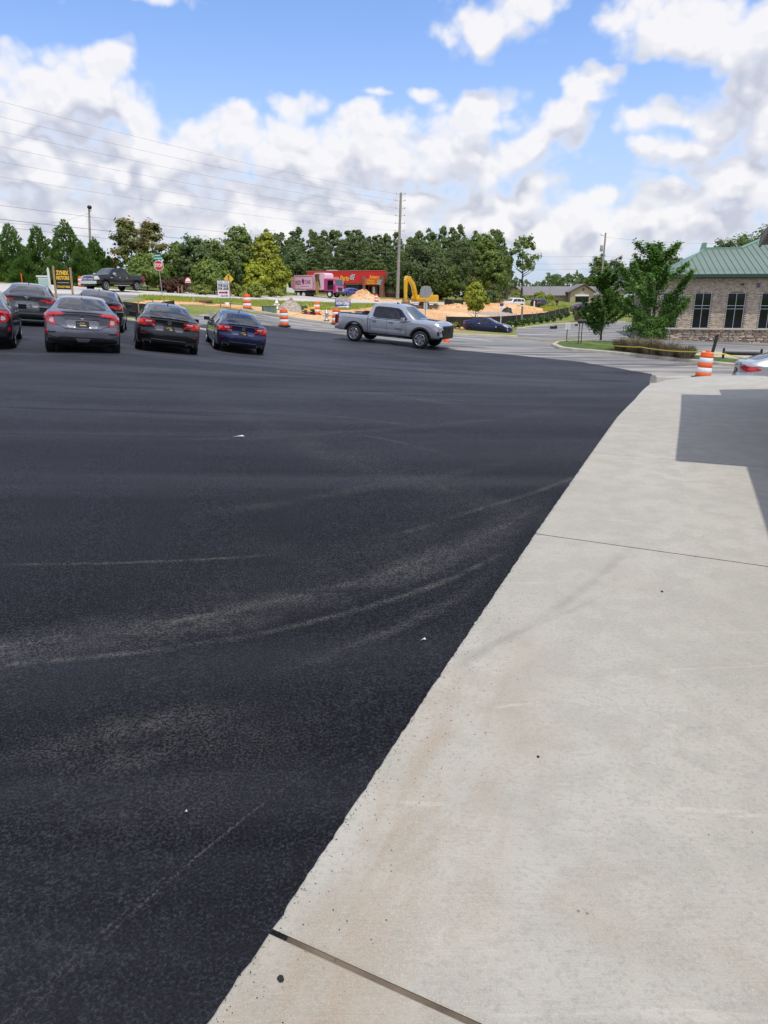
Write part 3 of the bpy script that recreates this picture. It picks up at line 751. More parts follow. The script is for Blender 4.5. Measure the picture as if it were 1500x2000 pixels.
# ================================================================== vegetation
def leaf_mat(name, dark, light, tip=None, trans=.38, rough=.55):
    m = bpy.data.materials.new(name); m.use_nodes = True
    t = NT(m.node_tree); b = t.n['Principled BSDF']
    g = t.new('ShaderNodeNewGeometry'); tc = t.new('ShaderNodeTexCoord').outputs['Object']
    oi = t.new('ShaderNodeObjectInfo')
    f = t.math('ADD', t.math('MULTIPLY', g.outputs['Random Per Island'], .55), t.math('MULTIPLY', t.ramp(t.noise(tc, .55, 3, .6), .3, .7), .45))
    c = t.mix(f, dark, light)
    if tip is not None:
        k = t.math('MULTIPLY', t.ramp(t.noise(tc, .45, 3, .6), .50, .62), t.ramp(g.outputs['Random Per Island'], .3, .6))
        c = t.mix(k, c, tip)
    v = t.ramp(oi.outputs['Random'], 0, 1, .86, 1.14, False)
    c = t.vmath('MULTIPLY', c, t.new('ShaderNodeCombineXYZ', ins={0: v, 1: v, 2: v}).outputs[0])
    t.l.new(c, b.inputs['Base Color']); b.inputs['Roughness'].default_value = rough
    b.inputs['Specular IOR Level'].default_value = .35
    tr = t.new('ShaderNodeBsdfTranslucent'); t.l.new(t.vmath('MULTIPLY', c, (1.3, 1.45, .7)), tr.inputs[0])
    mx = t.new('ShaderNodeMixShader', ins={0: trans}); t.l.new(b.outputs[0], mx.inputs[1]); t.l.new(tr.outputs[0], mx.inputs[2])
    t.l.new(mx.outputs[0], t.n['Material Output'].inputs[0])
    return m
LM = {
 'cypress': leaf_mat('cypress_leaf', (.062, .122, .034), (.155, .245, .062)),
 'broad': leaf_mat('broad_leaf', (.098, .155, .032), (.225, .290, .066)),
 'olive': leaf_mat('bronzed_leaf', (0.116, 0.151, 0.033), (0.267, 0.269, 0.072), (0.432, 0.216, 0.083)),
 'lime': leaf_mat('lime_leaf', (0.223, 0.269, 0.024), (0.490, 0.485, 0.055)),
 'deep': leaf_mat('deep_leaf', (.066, .108, .036), (.150, .200, .068)),
 'pine': leaf_mat('pine_needle', (.078, .128, .036), (.185, .235, .075)),
 'young': leaf_mat('young_leaf', (.038, .10, .018), (.125, .22, .040)),
 'myrtle': leaf_mat('myrtle_leaf', (0.072, 0.111, 0.033), (0.158, 0.196, 0.055), (0.792, 0.131, 0.154)),
 'purple': leaf_mat('purple_leaf', (0.072, 0.031, 0.024), (0.172, 0.078, 0.050)),
 'brush': leaf_mat('brush_leaf', (0.172, 0.216, 0.035), (0.360, 0.380, 0.083)),
 'tan': leaf_mat('dry_grass', (.15, .12, .085), (.30, .25, .185), trans=.15),
 'grassblade': leaf_mat('grass_blade', (0.202, 0.262, 0.033), (0.460, 0.458, 0.099)),
 'farwood': leaf_mat('far_leaf', (0.093, 0.144, 0.061), (0.172, 0.223, 0.083)),
}
M['bark'] = mat('bark', (.10, .08, .062), .9, noise=.4, nscale=5, bump=.8, bscale=18)
M['pale_bark'] = mat('pale_bark', (.20, .175, .15), .9, noise=.35, nscale=5, bump=.5, bscale=18)
def rv(n): v = rng.normal(size=(n, 3)); return v/np.linalg.norm(v, axis=1, keepdims=True)
def cards(c, size, asp=.55, axis=None, nrm=None):
    """leaf sprays: kite-shaped quads; axis gives the long direction, nrm the way most of them face"""
    n = len(c); a = rv(n) if axis is None else axis/np.maximum(1e-6, np.linalg.norm(axis, axis=1, keepdims=True))
    if nrm is not None and axis is None:
        q = nrm+rv(n)*.75; a = np.cross(q, rv(n)); a /= np.maximum(1e-6, np.linalg.norm(a, axis=1, keepdims=True)); b = np.cross(q, a)
    elif nrm is not None: b = np.cross(nrm+rv(n)*.6, a)
    else: b = np.cross(a, rv(n)); b /= np.maximum(1e-6, np.linalg.norm(b, axis=1, keepdims=True))
    size = np.broadcast_to(np.asarray(size, float).reshape(-1, 1), (n, 1))
    A, B = a*size*.5, b*size*.5*asp
    V = np.stack([c-A, c-A*.1+B, c+A, c-A*.1-B], 1).reshape(-1, 3)
    return V, np.arange(4*n).reshape(n, 4)
def crown_mesh(name, kind, h, w, n, size, m, base=.15, seed=0):
    global rng
    rng = np.random.default_rng(seed*17+5)
    if kind == 'broad':
        n = int(n*2.0); size *= .66
        nc = max(26, int(n/95)); d = rv(nc); rad = rng.uniform(.25, 1, nc)**.5
        cz = base*h + (h-base*h)/2; cc = d*rad[:, None]*np.array([w/2*.84, w/2*.84, (h-base*h)/2*.88]) + [0, 0, cz]
        k = (cc[:, 2]-base*h)/(h-base*h); sh = np.clip(1.12-np.maximum(0, k-.35)*.8, .3, 1.1); cc[:, :2] *= sh[:, None]
        cc += rng.normal(0, .035*w, cc.shape)
        cr = rng.uniform(.07, .17, nc)*w
        i = rng.integers(0, nc, n); dd = rv(n); dd[:, 2] = dd[:, 2]*.7+.15
        p = cc[i] + dd*(cr[i]*np.abs(rng.normal(.55, .42, n)))[:, None]
        nr = dd + (p-[0, 0, cz])/w*1.2 + [0, 0, .35]
        V, Fq = cards(p, rng.uniform(.6, 1.4, n)*size, .6, None, nr)
    elif kind == 'open':
        br = branches(h, w, base, seed); n = int(n*1.15)
        L = np.array([(b_[1]-b_[0]).length for b_ in br]); i = rng.choice(len(br), n, p=L/L.sum()); t_ = rng.uniform(0, 1, n)**.62*.92+.10
        A = np.array([b_[0][:] for b_ in br])[i]; Mi = np.array([b_[2][:] for b_ in br])[i]; B = np.array([b_[1][:] for b_ in br])[i]
        p = A*((1-t_)**2)[:, None]+Mi*(2*t_*(1-t_))[:, None]+B*(t_**2)[:, None]
        p += rng.normal(0, 1, (n, 3))*(.042*w*(1.25-t_*.7)*rng.uniform(.4, 1.2, n))[:, None]*[1, 1, .8]
        V, Fq = cards(p, rng.uniform(.6, 1.4, n)*size, .6, None, (p-[0, 0, h*.5])/h*1.2+[0, 0, .5])
    elif kind == 'cypress':
        z = base*h + (h-base*h)*(1-np.sqrt(rng.uniform(0, 1, n)))*1.0
        k = (z-base*h)/(h-base*h); ang = rng.uniform(0, 2*np.pi, n)
        lump = 1+.22*np.sin(ang*3+z*1.6+seed)+.2*np.sin(ang*5-z*2.9)+.14*np.sin(z*5.5+ang*2)
        r = w/2*((1-k)**.78+.03)*lump*rng.uniform(.55, 1.0, n)**.5
        p = np.stack([r*np.cos(ang), r*np.sin(ang), z], 1)
        ax = np.stack([np.cos(ang)*.75, np.sin(ang)*.75, rng.uniform(.25, 1.1, n)], 1)+rng.normal(0, .25, (n, 3))
        V, Fq = cards(p, rng.uniform(.7, 1.5, n)*size, .38, ax)
    elif kind == 'pine':
        n = int(n*2.0); size *= .62
        nc = max(30, int(n/48)); k = rng.uniform(0, 1, nc)**.9; cz = base*h+(h-base*h)*k
        env = w/2*np.clip(1.2*(1-k**2.2)**.7*(.55+.45*np.minimum(1, k*4)), .10, 1)
        ang = rng.uniform(0, 2*np.pi, nc); rr = env*rng.uniform(.2, 1.05, nc)**.7
        cc = np.stack([rr*np.cos(ang), rr*np.sin(ang), cz], 1); cr = rng.uniform(.04, .11, nc)*w
        i = rng.integers(0, nc, n); dd = rv(n); dd[:, 2] *= .75
        p = cc[i]+dd*(cr[i]*np.abs(rng.normal(.6, .5, n)))[:, None]
        nr = dd+np.stack([np.cos(ang[i]), np.sin(ang[i]), .6+0*ang[i]], 1)*.8
        V, Fq = cards(p, rng.uniform(.7, 1.3, n)*size, .42, None, nr)
    elif kind == 'tuft':
        ang = rng.uniform(0, 2*np.pi, n); r0 = rng.uniform(0, .22, n)*w; le = rng.uniform(.5, 1.05, n)*h; lean = rng.uniform(.15, 1.0, n)
        b0 = np.stack([r0*np.cos(ang), r0*np.sin(ang), np.zeros(n)], 1)
        out = np.stack([np.cos(ang), np.sin(ang), np.zeros(n)], 1)
        mid = b0+out*(lean*w*.22)[:, None]+np.array([0, 0, 1])*(le*.62)[:, None]
        tip = b0+out*(lean*w*.52)[:, None]+np.array([0, 0, 1])*(le*(1-.45*lean))[:, None]
        sd2 = np.cross(out, [0, 0, 1])*size
        V = np.stack([b0-sd2, b0+sd2, mid+sd2*.8, mid-sd2*.8, tip], 1).reshape(-1, 3)
        o5 = np.arange(n)[:, None]*5
        Fq = np.concatenate([o5+[0, 1, 2, 3], o5+[3, 2, 4, 4]], 0)
        me = bpy.data.meshes.new(name); me.from_pydata(V.tolist(), [], [f[:4] if f[2] != f[3] else f[:3] for f in Fq.tolist()]); me.materials.append(m); return me
    me = np_mesh(name, V, Fq, m); return me
def branches(h, w, base, seed):
    rr = random.Random(seed*3+1); out = []
    for k in range(34):
        t0 = rr.uniform(max(.06, base), .82); a = k*2.4+rr.uniform(-.5, .5); L = w*.50*rr.uniform(.45, 1.0)*(1.10-.85*max(0, t0-.2))
        p = Vector((0, 0, h*t0)); up = rr.uniform(.25, .9)*L+h*.06
        tip = p+Vector((math.cos(a)*L, math.sin(a)*L, up)); tip.z = min(tip.z, h*.97); mid = p+Vector((math.cos(a)*L*.55, math.sin(a)*L*.55, up*.25))
        out.append((p, tip, mid))
    for k in range(4):
        a = rr.uniform(0, 6.28); L = w*rr.uniform(.04, .2); out.append((Vector((0, 0, h*.6)), Vector((math.cos(a)*L, math.sin(a)*L, h*rr.uniform(.88, 1.0))), Vector((math.cos(a)*L*.3, math.sin(a)*L*.3, h*.8))))
    return out
def limb_mesh(h, w, base, r, m, limbs=7, seed=0, lean=0.0, top=.8):
    rr = random.Random(seed); mb = MB(); n = 8
    sp_ = [Vector((lean*h*(i/n)**1.5*.1+rr.uniform(-1, 1)*.012*h*(i > 0), rr.uniform(-1, 1)*.012*h*(i > 0), h*top*i/n)) for i in range(n+1)]
    sp_[0].z = -.25
    mb.path(sp_, [r*(1.35 if i == 0 else 1-.85*i/n) for i in range(n+1)], 8)
    for k in range(limbs):
        t0 = rr.uniform(max(.2, base), .9); i = min(n-1, int(t0*n)); p = sp_[i].lerp(sp_[i+1], t0*n-i)
        a = rr.uniform(0, 6.28); L = w*.5*rr.uniform(.5, .95)*(1.1-t0*.5)
        q1 = p+Vector((math.cos(a)*L*.5, math.sin(a)*L*.5, L*.28)); q2 = p+Vector((math.cos(a+.2)*L, math.sin(a+.2)*L, L*.62))
        rb = r*(1-.85*t0)*.6
        mb.path([p, q1, q2], [rb, rb*.65, rb*.22], 5)
    return mb.mesh('trunk', m)
PROTO = {}
def tree(name, label, cat, kind, px, zc, top_py, wpx, leaf, size, n=5000, base=.12, bark='bark', seed=None, group=None, trunk_r=None, limbs=7, proto=None, base_py=None, lean=0, top=.8):
    """a tree rooted on the ground under picture column px at depth zc, its top at row top_py"""
    p = GP(px, zc) if base_py is None else G(px, base_py)
    if base_py is not None: zc = p.y*cp - (p.z-EYE)*sp
    tz = P(px, top_py, zc).z; h = max(.3, tz-p.z); w = wpx*zc/F
    seed = seed if seed is not None else int(px*7+zc)
    if proto is not None and proto in PROTO:
        src, h0, w0 = PROTO[proto]
        o = copy_tree(src); o['label'] = label
        o.location = p; o.rotation_euler = (0, 0, rng.uniform(0, 6.28)); o.scale = (w/w0, w/w0, h/h0)
        return o
    o = thing(name, label, cat, p, 0, group)
    link('crown', crown_mesh('crown', kind, h, w, n, size, LM[leaf], base, seed), o)
    if kind == 'open':
        mb = MB(); r_ = trunk_r or max(.04, h*.016); mb.path([(0, 0, -.25), (0, 0, h*.3), (.01*h, 0, h*.6), (0, .01*h, h*.93)], [r_*1.3, r_, r_*.6, r_*.15], 8)
        for a_, b_, m_ in branches(h, w, base, seed): rb_ = r_*.42*(1.1-a_.z/h); mb.path([a_, a_*.25+m_*.5+b_*.25, b_], [rb_, rb_*.6, rb_*.2], 5)
        link('trunk', mb.mesh('trunk', M[bark]), o)
    else: link('trunk', limb_mesh(h, w, base, trunk_r or max(.04, h*.018), M[bark], limbs, seed, lean, top), o)
    if proto is not None: PROTO[proto] = (o, h, w)
    return o
# ---- left cypress screen (tops read from the picture)
G1 = 'evergreens along the far side of the highway'
for i, (px, zc, top, w, n, lab) in enumerate([
    (36, 84, 438, 84, 7000, 'tall pointed evergreen second from the left edge of the picture'),
    (-6, 82, 470, 90, 6000, 'evergreen cut off by the left edge of the picture'),
    (88, 84, 443, 80, 7000, 'pointed evergreen rising behind the grey sedan in the back row'),
    (58, 79, 500, 70, 4500, 'short bushy evergreen in front of the two tall ones at left'),
    (143, 82, 431, 92, 8000, 'tallest pointed evergreen, straight behind the black and yellow board'),
    (168, 79, 478, 70, 4500, 'evergreen between the black board and the lit wooden pole'),
    (196, 84, 466, 64, 6000, 'slim evergreen at the right end of the row, behind the black pickup'),
    (118, 77, 510, 66, 4000, 'low wide evergreen just left of the black board'),
    (221, 84, 500, 34, 3000, 'small thin evergreen beside the bronzed leafy tree')]):
    tree('evergreen_tree', lab, 'tree', 'cypress', px, zc, top, w, 'cypress', .34, n, .0, group=G1, limbs=0, seed=i+3, top=.9)
# ---- broadleaf belt
G2 = 'leafy trees across the highway'
for i, (px, zc, top, w, leaf, n, lab) in enumerate([
    (266, 84, 419, 84, 'olive', 3600, 'leafy tree with bronzed crown right of the evergreens'),
    (306, 88, 427, 70, 'olive', 3200, 'bronzed tree directly behind the stop sign'),
    (290, 80, 496, 90, 'broad', 5000, 'low green tree under the bronzed trees by the stop sign'),
    (352, 88, 470, 66, 'broad', 5000, 'rounded green tree just right of the stop sign'),
    (385, 86, 457, 74, 'deep', 6000, 'dark green tree with a twin top behind the small reddish board'),
    (430, 88, 468, 76, 'broad', 6000, 'mid green tree left of the tall leafy one'),
    (412, 82, 510, 80, 'broad', 4500, 'low green tree behind the for sale board'),
    (474, 96, 438, 72, 'broad', 7000, 'tall leafy tree rising above its neighbours beside the lime tree'),
    (455, 90, 496, 62, 'deep', 4500, 'dark low tree behind the yellow diamond sign'),
    (522, 96, 455, 64, 'lime', 7500, 'bright lime green tree left of the garbage truck'),
    (500, 90, 508, 66, 'lime', 4500, 'lower lime green tree at the foot of the tall one'),
    (549, 96, 512, 44, 'lime', 3500, 'narrow lime green tree touching the white end of the store'),
    (577, 128, 482, 58, 'deep', 6000, 'round dark tree behind the garbage truck'),
    (826, 140, 478, 104, 'deep', 9000, 'big round oak behind the excavator'),
    (778, 150, 520, 60, 'deep', 4500, 'dark tree beside the tall lattice of wires pole'),
    (873, 148, 520, 60, 'broad', 4500, 'green tree right of the big oak'),
    (905, 150, 470, 64, 'pine', 6500, 'tall pine left of the high leafy pair'),
    (943, 152, 453, 66, 'broad', 8000, 'tall leafy tree highest of the wood right of the tall pole'),
    (966, 148, 486, 46, 'broad', 5000, 'leafy tree at the right end of the wood')]):
    tree('leafy_tree', lab, 'tree', 'pine' if leaf == 'pine' else 'broad', px, zc, top, w, leaf, .42 if zc < 110 else .55, n, .06, group=G2, seed=i+31)
tree('leafy_tree', 'tall thin tree standing alone with bare lower trunk', 'tree', 'broad', 1017, 160, 452, 60, 'broad', .75, 1300, .36, seed=91, trunk_r=.32, limbs=14, bark='bark')
tree('leafy_tree', 'bare leaning trunk with a small tuft beside the lone tall tree', 'tree', 'broad', 989, 160, 484, 20, 'broad', .5, 420, .60, seed=95, trunk_r=.2, limbs=3, lean=.35)
# ---- pine wood behind the store
G3 = 'pines of the wood behind the red store'
r3 = random.Random(4)
protoN = 0
cols = []
for row, (zc, lo, hi) in enumerate(((205, 446, 462), (190, 452, 474), (176, 470, 500))):
    px = 530 + row*9
    while px < 985:
        if row < 2 or not (640 < px < 700): cols.append((px+r3.uniform(-5, 5), zc+r3.uniform(-5, 5), r3.uniform(lo, hi)))
        px += r3.uniform(17, 25)
for i, (px, zc, top) in enumerate(cols):
    if px > 880: top -= 2
    if 720 < px < 800: top += 6
    tree('pine_tree', 'slender dark green pine in the wood behind the red store', 'tree', 'pine', px, zc, top, r3.uniform(36, 48), 'pine', .8, 2600, .12, group=G3, proto='pine%d' % (i % 5), seed=200+i, trunk_r=.22, limbs=5, top=.95)
# ---- right background trees
G4 = 'trees behind the brick bank and the gabled house'
for i, (px, zc, top, w, leaf, kind, lab) in enumerate([
    (1165, 215, 494, 52, 'broad', 'broad', 'tree behind the leaning pole near the gabled house'),
    (1196, 220, 503, 56, 'deep', 'broad', 'dark round tree right of the leaning pole'),
    (1236, 216, 500, 56, 'deep', 'broad', 'dark tree above the grey house roof'),
    (1270, 210, 492, 56, 'broad', 'broad', 'tree half hidden by the taller young tree on the island'),
    (1310, 200, 498, 60, 'deep', 'broad', 'tree behind the left end of the green roof'),
    (1405, 110, 460, 84, 'pine', 'broad', 'loose pine showing over the green roof ridge'),
    (1443, 105, 444, 100, 'pine', 'broad', 'dark pine over the green roof beside the loose one'),
    (1488, 96, 428, 120, 'deep', 'broad', 'big dark tree over the green roof at the right edge'),
    (1545, 96, 400, 120, 'deep', 'broad', 'tall dark tree cut off by the right edge of the picture')]):
    tree('background_tree', lab, 'tree', kind, px, zc, top, w, leaf, .6 if zc > 150 else .42, 5200, .08, group=G4, seed=400+i)
# far tree line as one mass
def wood_mass(name, spans, m, n, size, label):
    r5 = np.random.default_rng(11); C = []
    for (x0, x1, zc, top, bot) in spans:
        k = int(n*(x1-x0)/1500)
        px = r5.uniform(x0, x1, k); dz = r5.uniform(-6, 6, k)
        hgt = top + 5*np.sin(px*.11)+4*np.sin(px*.043+1)+3*np.sin(px*.31)
        py = hgt + (bot-hgt)*r5.uniform(0, 1, k)**1.2
        for a, b2, d in zip(px, py, dz): C.append(P(a, b2, zc+d)[:])
    C = np.array(C); global rng
    rng = np.random.default_rng(5)
    V2, f2 = cards(C, rng.uniform(.6, 1.4, len(C))*size, .7)
    o = link(name, np_mesh(name, V2, f2, m)); tag(o, label, None, None, 'stuff'); return o
wood_mass('distant_woods', [(-120, 560, 240, 532, 566), (985, 1090, 420, 546, 580), (1070, 1180, 300, 541, 585), (1280, 1520, 230, 520, 585), (540, 1000, 232, 500, 580)], LM['farwood'], 9000, 2.2, 'soft green belt of distant woods along the horizon')
# ---- shrubs under the left trees, crepe myrtles, brush
for i, (px, zc, top, w, leaf, lab) in enumerate([
    (350, 78, 540, 46, 'purple', 'dark purple-leaved bush behind the stop sign post'),
    (328, 77, 546, 40, 'purple', 'dark purple bush left of the reddish one under the trees'),
    (448, 80, 543, 40, 'purple', 'purple bush behind the for sale board'),
    (468, 80, 552, 34, 'brush', 'weedy bush right of the yellow diamond sign'),
    (500, 82, 556, 44, 'brush', 'light green weedy bush along the highway verge'),
    (395, 77, 556, 36, 'brush', 'small light bush beside the low wooden fence'),
    (540, 90, 560, 36, 'brush', 'weedy bush left of the garbage truck tail'),
    (928, 132, 541, 44, 'myrtle', 'crepe myrtle with pink-red blossom right of the excavator'),
    (968, 134, 549, 36, 'myrtle', 'crepe myrtle with fading blossom behind the young lime tree'),
    (862, 150, 556, 26, 'myrtle', 'small crepe myrtle with red blossom behind the excavator'),
    (768, 152, 546, 30, 'myrtle', 'crepe myrtle with red flecks beside the store end'),
    (957, 122, 566, 36, 'deep', 'dark round bush under the crepe myrtle'),
    (1010, 168, 570, 44, 'brush', 'loose bush in front of the long grey roof'),
    (1052, 160, 568, 34, 'brush', 'tall bush in front of the long roof by the lamp post'),
    (1065, 150, 574, 44, 'brush', 'yellow-green scrub behind the dark wagon'),
    (1076, 118, 592, 34, 'brush', 'weeds beside the small white posts'),
    (1100, 112, 600, 50, 'brush', 'low weeds at the end of the clay bank'),
    (1226, 92, 560, 50, 'young', 'green bush between the two young island trees'),
    (1205, 95, 584, 44, 'brush', 'bright green low bush across the street behind the island'),
    (1255, 90, 590, 40, 'brush', 'bright shrub behind the taller young tree')]):
    tree('bush', lab, 'bush', 'broad', px, zc, top, w, leaf, .28 if zc < 100 else .4, 1700, .0, seed=600+i, limbs=4, group='bushes and scrub')
# ---- clipped shrubs along the black silt fence
hp = [(998, 66, 638), (1012, 67.5, 637), (1024, 69, 635), (1036, 71, 634), (1048, 73, 632), (1060, 75, 631), (1072, 78, 629), (1084, 80, 627), (1096, 83, 625), (1110, 87, 622), (1124, 90, 620), (1138, 94, 618)]
names = ['first', 'second', 'third', 'fourth', 'fifth', 'sixth', 'seventh', 'eighth', 'ninth', 'tenth', 'eleventh', 'twelfth']
for i, (px, zc, by) in enumerate(hp):
    p = GP(px, zc)
    tree('clipped_shrub', '%s low clipped shrub from the blue coupe along the black fence' % names[i], 'shrub', 'broad', px, zc, H2-((p.z+.85-EYE+zc*sp)/cp)/zc*F, 15*66/zc*1.1, 'young', .17, 700, .0, seed=700+i, limbs=3, group='clipped shrubs along the silt fence')
for i, (px, zc) in enumerate([(872, 63), (884, 62.5), (892, 64)]):
    p = GP(px, zc)
    tree('clipped_shrub', ['low yellow-green shrub right of the silver pickup bumper', 'low bright shrub next to the silver pickup', 'low shrub left of the blue coupe tail'][i], 'shrub', 'broad', px, zc, H2-((p.z+.6-EYE+zc*sp)/cp)/zc*F, 20, 'brush', .16, 700, .0, seed=720+i, limbs=3, group='low shrubs on the verge')
# ---- young trees
tree('young_tree', 'young tree with lime leaves staked on the verge behind the blue coupe', 'tree', 'broad', 929, 62.5, 552, 52, 'lime', .30, 2600, .34, seed=51, trunk_r=.06, base_py=None, limbs=9)
tree('young_tree', 'slim dark young tree left of the pair on the planting island', 'tree', 'open', 1180, 44, 526, 92, 'young', .135, 13000, .06, seed=52, trunk_r=.07, limbs=10)
tree('young_tree', 'wider young tree on the planting island in front of the brick bank', 'tree', 'open', 1280, 40, 470, 172, 'young', .135, 19000, .05, seed=53, trunk_r=.09, limbs=14)
tree('young_tree', 'low leafy sapling at the foot of the wider island tree', 'tree', 'broad', 1268, 39, 612, 92, 'young', .115, 4200, .0, seed=54, trunk_r=.05, limbs=6)
# ornamental grasses
def tuft(px, py, wpx, hpx, leaf, lab, group, n=520, seed=0, blade=.012):
    p = G(px, py); zc = p.y*cp-(p.z-EYE)*sp; s = zc/F
    p.z += .10
    o = link('ornamental_grass', crown_mesh('blades', 'tuft', hpx*s, wpx*s, n, blade, LM[leaf], 0, seed)); o.location = p
    tag(o, lab, 'grass clump', group); return o
GT = 'brown grass clumps on the planting island'
tuft(1212, 688, 54, 32, 'tan', 'brown grass clump nearest the black mailbox', GT, seed=1)
tuft(1240, 692, 66, 38, 'tan', 'brown grass clump at the foot of the wider island tree', GT, seed=2)
tuft(1272, 697, 74, 40, 'tan', 'largest brown grass clump, third from the mailbox', GT, 700, seed=3)
tuft(1306, 701, 72, 38, 'tan', 'brown grass clump right of the largest one', GT, seed=4)
tuft(1338, 705, 52, 32, 'tan', 'brown grass clump nearest the striped barrel', GT, seed=5)
tuft(1345, 702, 34, 26, 'young', 'green leafy clump behind the last brown grass by the barrel', GT, seed=6, blade=.03)
tuft(1128, 628, 26, 20, 'tan', 'grass clump at the end of the clipped shrubs', GT, seed=7)
# ---- roadside grass blades
def blades(name, polys, n, h, label, leaf='grassblade', w=.03):
    r6 = np.random.default_rng(3); out = []
    for poly, wt in polys:
        a = np.array(poly); lo, hi = a.min(0), a.max(0); k = int(n*wt)
        q = r6.uniform(lo, hi, (k*4, 2)); q = q[inside(a, q)][:k]
        out.append(q)
    q = np.concatenate(out); patch = np.array([mnoise.noise(Vector((x*.35, y*.35, 1))) for x, y in q]); q = q[patch > -.12]
    k = len(q); z = ground_np(q); ang = r6.uniform(0, 6.28, k); hh = h*r6.uniform(.5, 1.3, k)
    ln = np.stack([np.cos(ang), np.sin(ang)], 1)*(hh*r6.uniform(.1, .6, k))[:, None]
    sd3 = np.stack([-np.sin(ang), np.cos(ang)], 1)*w
    b0 = np.column_stack([q-sd3, z]); b1 = np.column_stack([q+sd3, z]); tp = np.column_stack([q+ln, z+hh])
    V2 = np.stack([b0, b1, tp], 1).reshape(-1, 3)
    o = link(name, np_mesh(name, V2, np.arange(3*k).reshape(k, 3), LM[leaf])); tag(o, label, None, None, 'stuff'); return o
blades('grass', [(pz((285, 50), (330, 50.5), (400, 53), (470, 58), (560, 62), (680, 72), (790, 86), (790, 96), (650, 84), (520, 75), (440, 69), (300, 62), (270, 60)), .62),
                 (pz((270, 46), (330, 48), (400, 50), (470, 53), (440, 58), (300, 56)), .22),
                 (pz((460, 88), (560, 99), (620, 106), (560, 110), (440, 96)), .16)], 26000, .20, 'tall grass and weeds along the near side of the highway')
blades('grass', [(pz((1000, 132), (1130, 132), (1260, 150), (1180, 165), (1000, 160)), .6), (pz((1060, 100), (1130, 108), (1130, 126), (1080, 118)), .4)], 6000, .7, 'rough grass around the gabled house and the end of the bank', w=.06)
blades('grass', [(isl, 1)], 9000, .06, 'short mown grass on the planting island', w=.012)

# ================================================================== buildings
def brick_mat(name, a, b2, mode=0):
    m = bpy.data.materials.new(name); m.use_nodes = True
    t = NT(m.node_tree); b = t.n['Principled BSDF']; g = t.new('ShaderNodeNewGeometry'); oi = t.new('ShaderNodeObjectInfo')
    tc = t.new('ShaderNodeTexCoord').outputs['Object']
    f = t.math('FRACT', t.math('ADD', g.outputs['Random Per Island'], oi.outputs['Random']))
    cr = t.new('ShaderNodeValToRGB'); t.l.new(f, cr.inputs[0]); cr.color_ramp.interpolation = 'CONSTANT'
    cols2 = a
    while len(cr.color_ramp.elements) < len(cols2): cr.color_ramp.elements.new(.5)
    for i, cc in enumerate(cols2): cr.color_ramp.elements[i].position = i/len(cols2); cr.color_ramp.elements[i].color = (*cc, 1)
    n = t.noise(tc, 9, 5, .65); v = t.ramp(n, .3, .7, .78, 1.15)
    t.l.new(t.vmath('MULTIPLY', cr.outputs[0], t.new('ShaderNodeCombineXYZ', ins={0: v, 1: v, 2: v}).outputs[0]), b.inputs['Base Color'])
    b.inputs['Roughness'].default_value = .9
    bump(t, b, n, .5, .01); return m
M['brick'] = brick_mat('tan_brick', [(.66, .55, .42), (.61, .50, .375), (.70, .59, .46), (.52, .415, .31), (.63, .525, .40), (.47, .365, .27)], None)
M['stone'] = brick_mat('ledge_stone', [(.58, .47, .36), (.50, .38, .28), (.62, .53, .43), (.36, .29, .24), (.52, .46, .40), (.46, .33, .24), (.58, .49, .38)], None)
M['mortar'] = mat('mortar', (.20, .165, .13), .95, noise=.2)
M['red_brick'] = mat('store_brick', (.27, .13, .09), .9, noise=.3, nscale=2)
M['green_roof'] = mat('green_standing_seam', (.150, .205, .168), .5, .0, 0, .5, noise=.07, nscale=.6)
M['green_trim'] = mat('green_trim', (.03, .085, .058), .45)
M['green_light'] = mat('green_ridge', (.17, .31, .22), .4)
M['dark_trim'] = mat('soffit_dark', (.02, .025, .03), .7)
M['cast_stone'] = mat('cast_stone_sill', (.58, .52, .42), .85, noise=.1)
M['mullion'] = mat('window_aluminium', (.48, .51, .55), .35, .6)
M['pane'] = mat('dark_window_glass', (.006, .009, .010), .05, 0, 0, .35)
M['store_red'] = mat('store_red', (.62, .022, .02), .6, noise=.05)
M['store_orange'] = mat('store_orange', (.72, .13, .02), .5)
M['cream'] = mat('cream_block', (.56, .50, .42), .85, noise=.08)
M['shingle'] = mat('grey_shingles', (.215, .20, .205), .92, noise=.2, nscale=3)
M['stucco'] = mat('tan_stucco', (.45, .36, .24), .9, noise=.1)
M['brown_trim'] = mat('brown_fascia', (.10, .07, .06), .7)

def T(text, h, m, parent, loc, width=None, rot=(math.pi/2, 0, 0), name='lettering', depth=.006, bold=.0, align='CENTER', shear=0):
    cu = bpy.data.curves.new(name, 'FONT'); cu.body = text; cu.size = h*1.40; cu.align_x = align; cu.align_y = 'CENTER'; cu.extrude = depth; cu.offset = bold; cu.shear = shear; cu.resolution_u = 3
    o = bpy.data.objects.new('tmp', cu); COL.objects.link(o)
    dg = bpy.context.evaluated_depsgraph_get(); me = bpy.data.meshes.new_from_object(o.evaluated_get(dg)); bpy.data.objects.remove(o)
    co = np.empty(len(me.vertices)*3, np.float32); me.vertices.foreach_get('co', co); co = co.reshape(-1, 3)
    w = co[:, 0].max()-co[:, 0].min() if len(co) else 1
    me.materials.clear(); me.materials.append(m)
    ob = link(name, me, parent); ob.location = loc; ob.rotation_euler = rot
    if width: ob.scale = (width/w, 1, 1)
    return ob

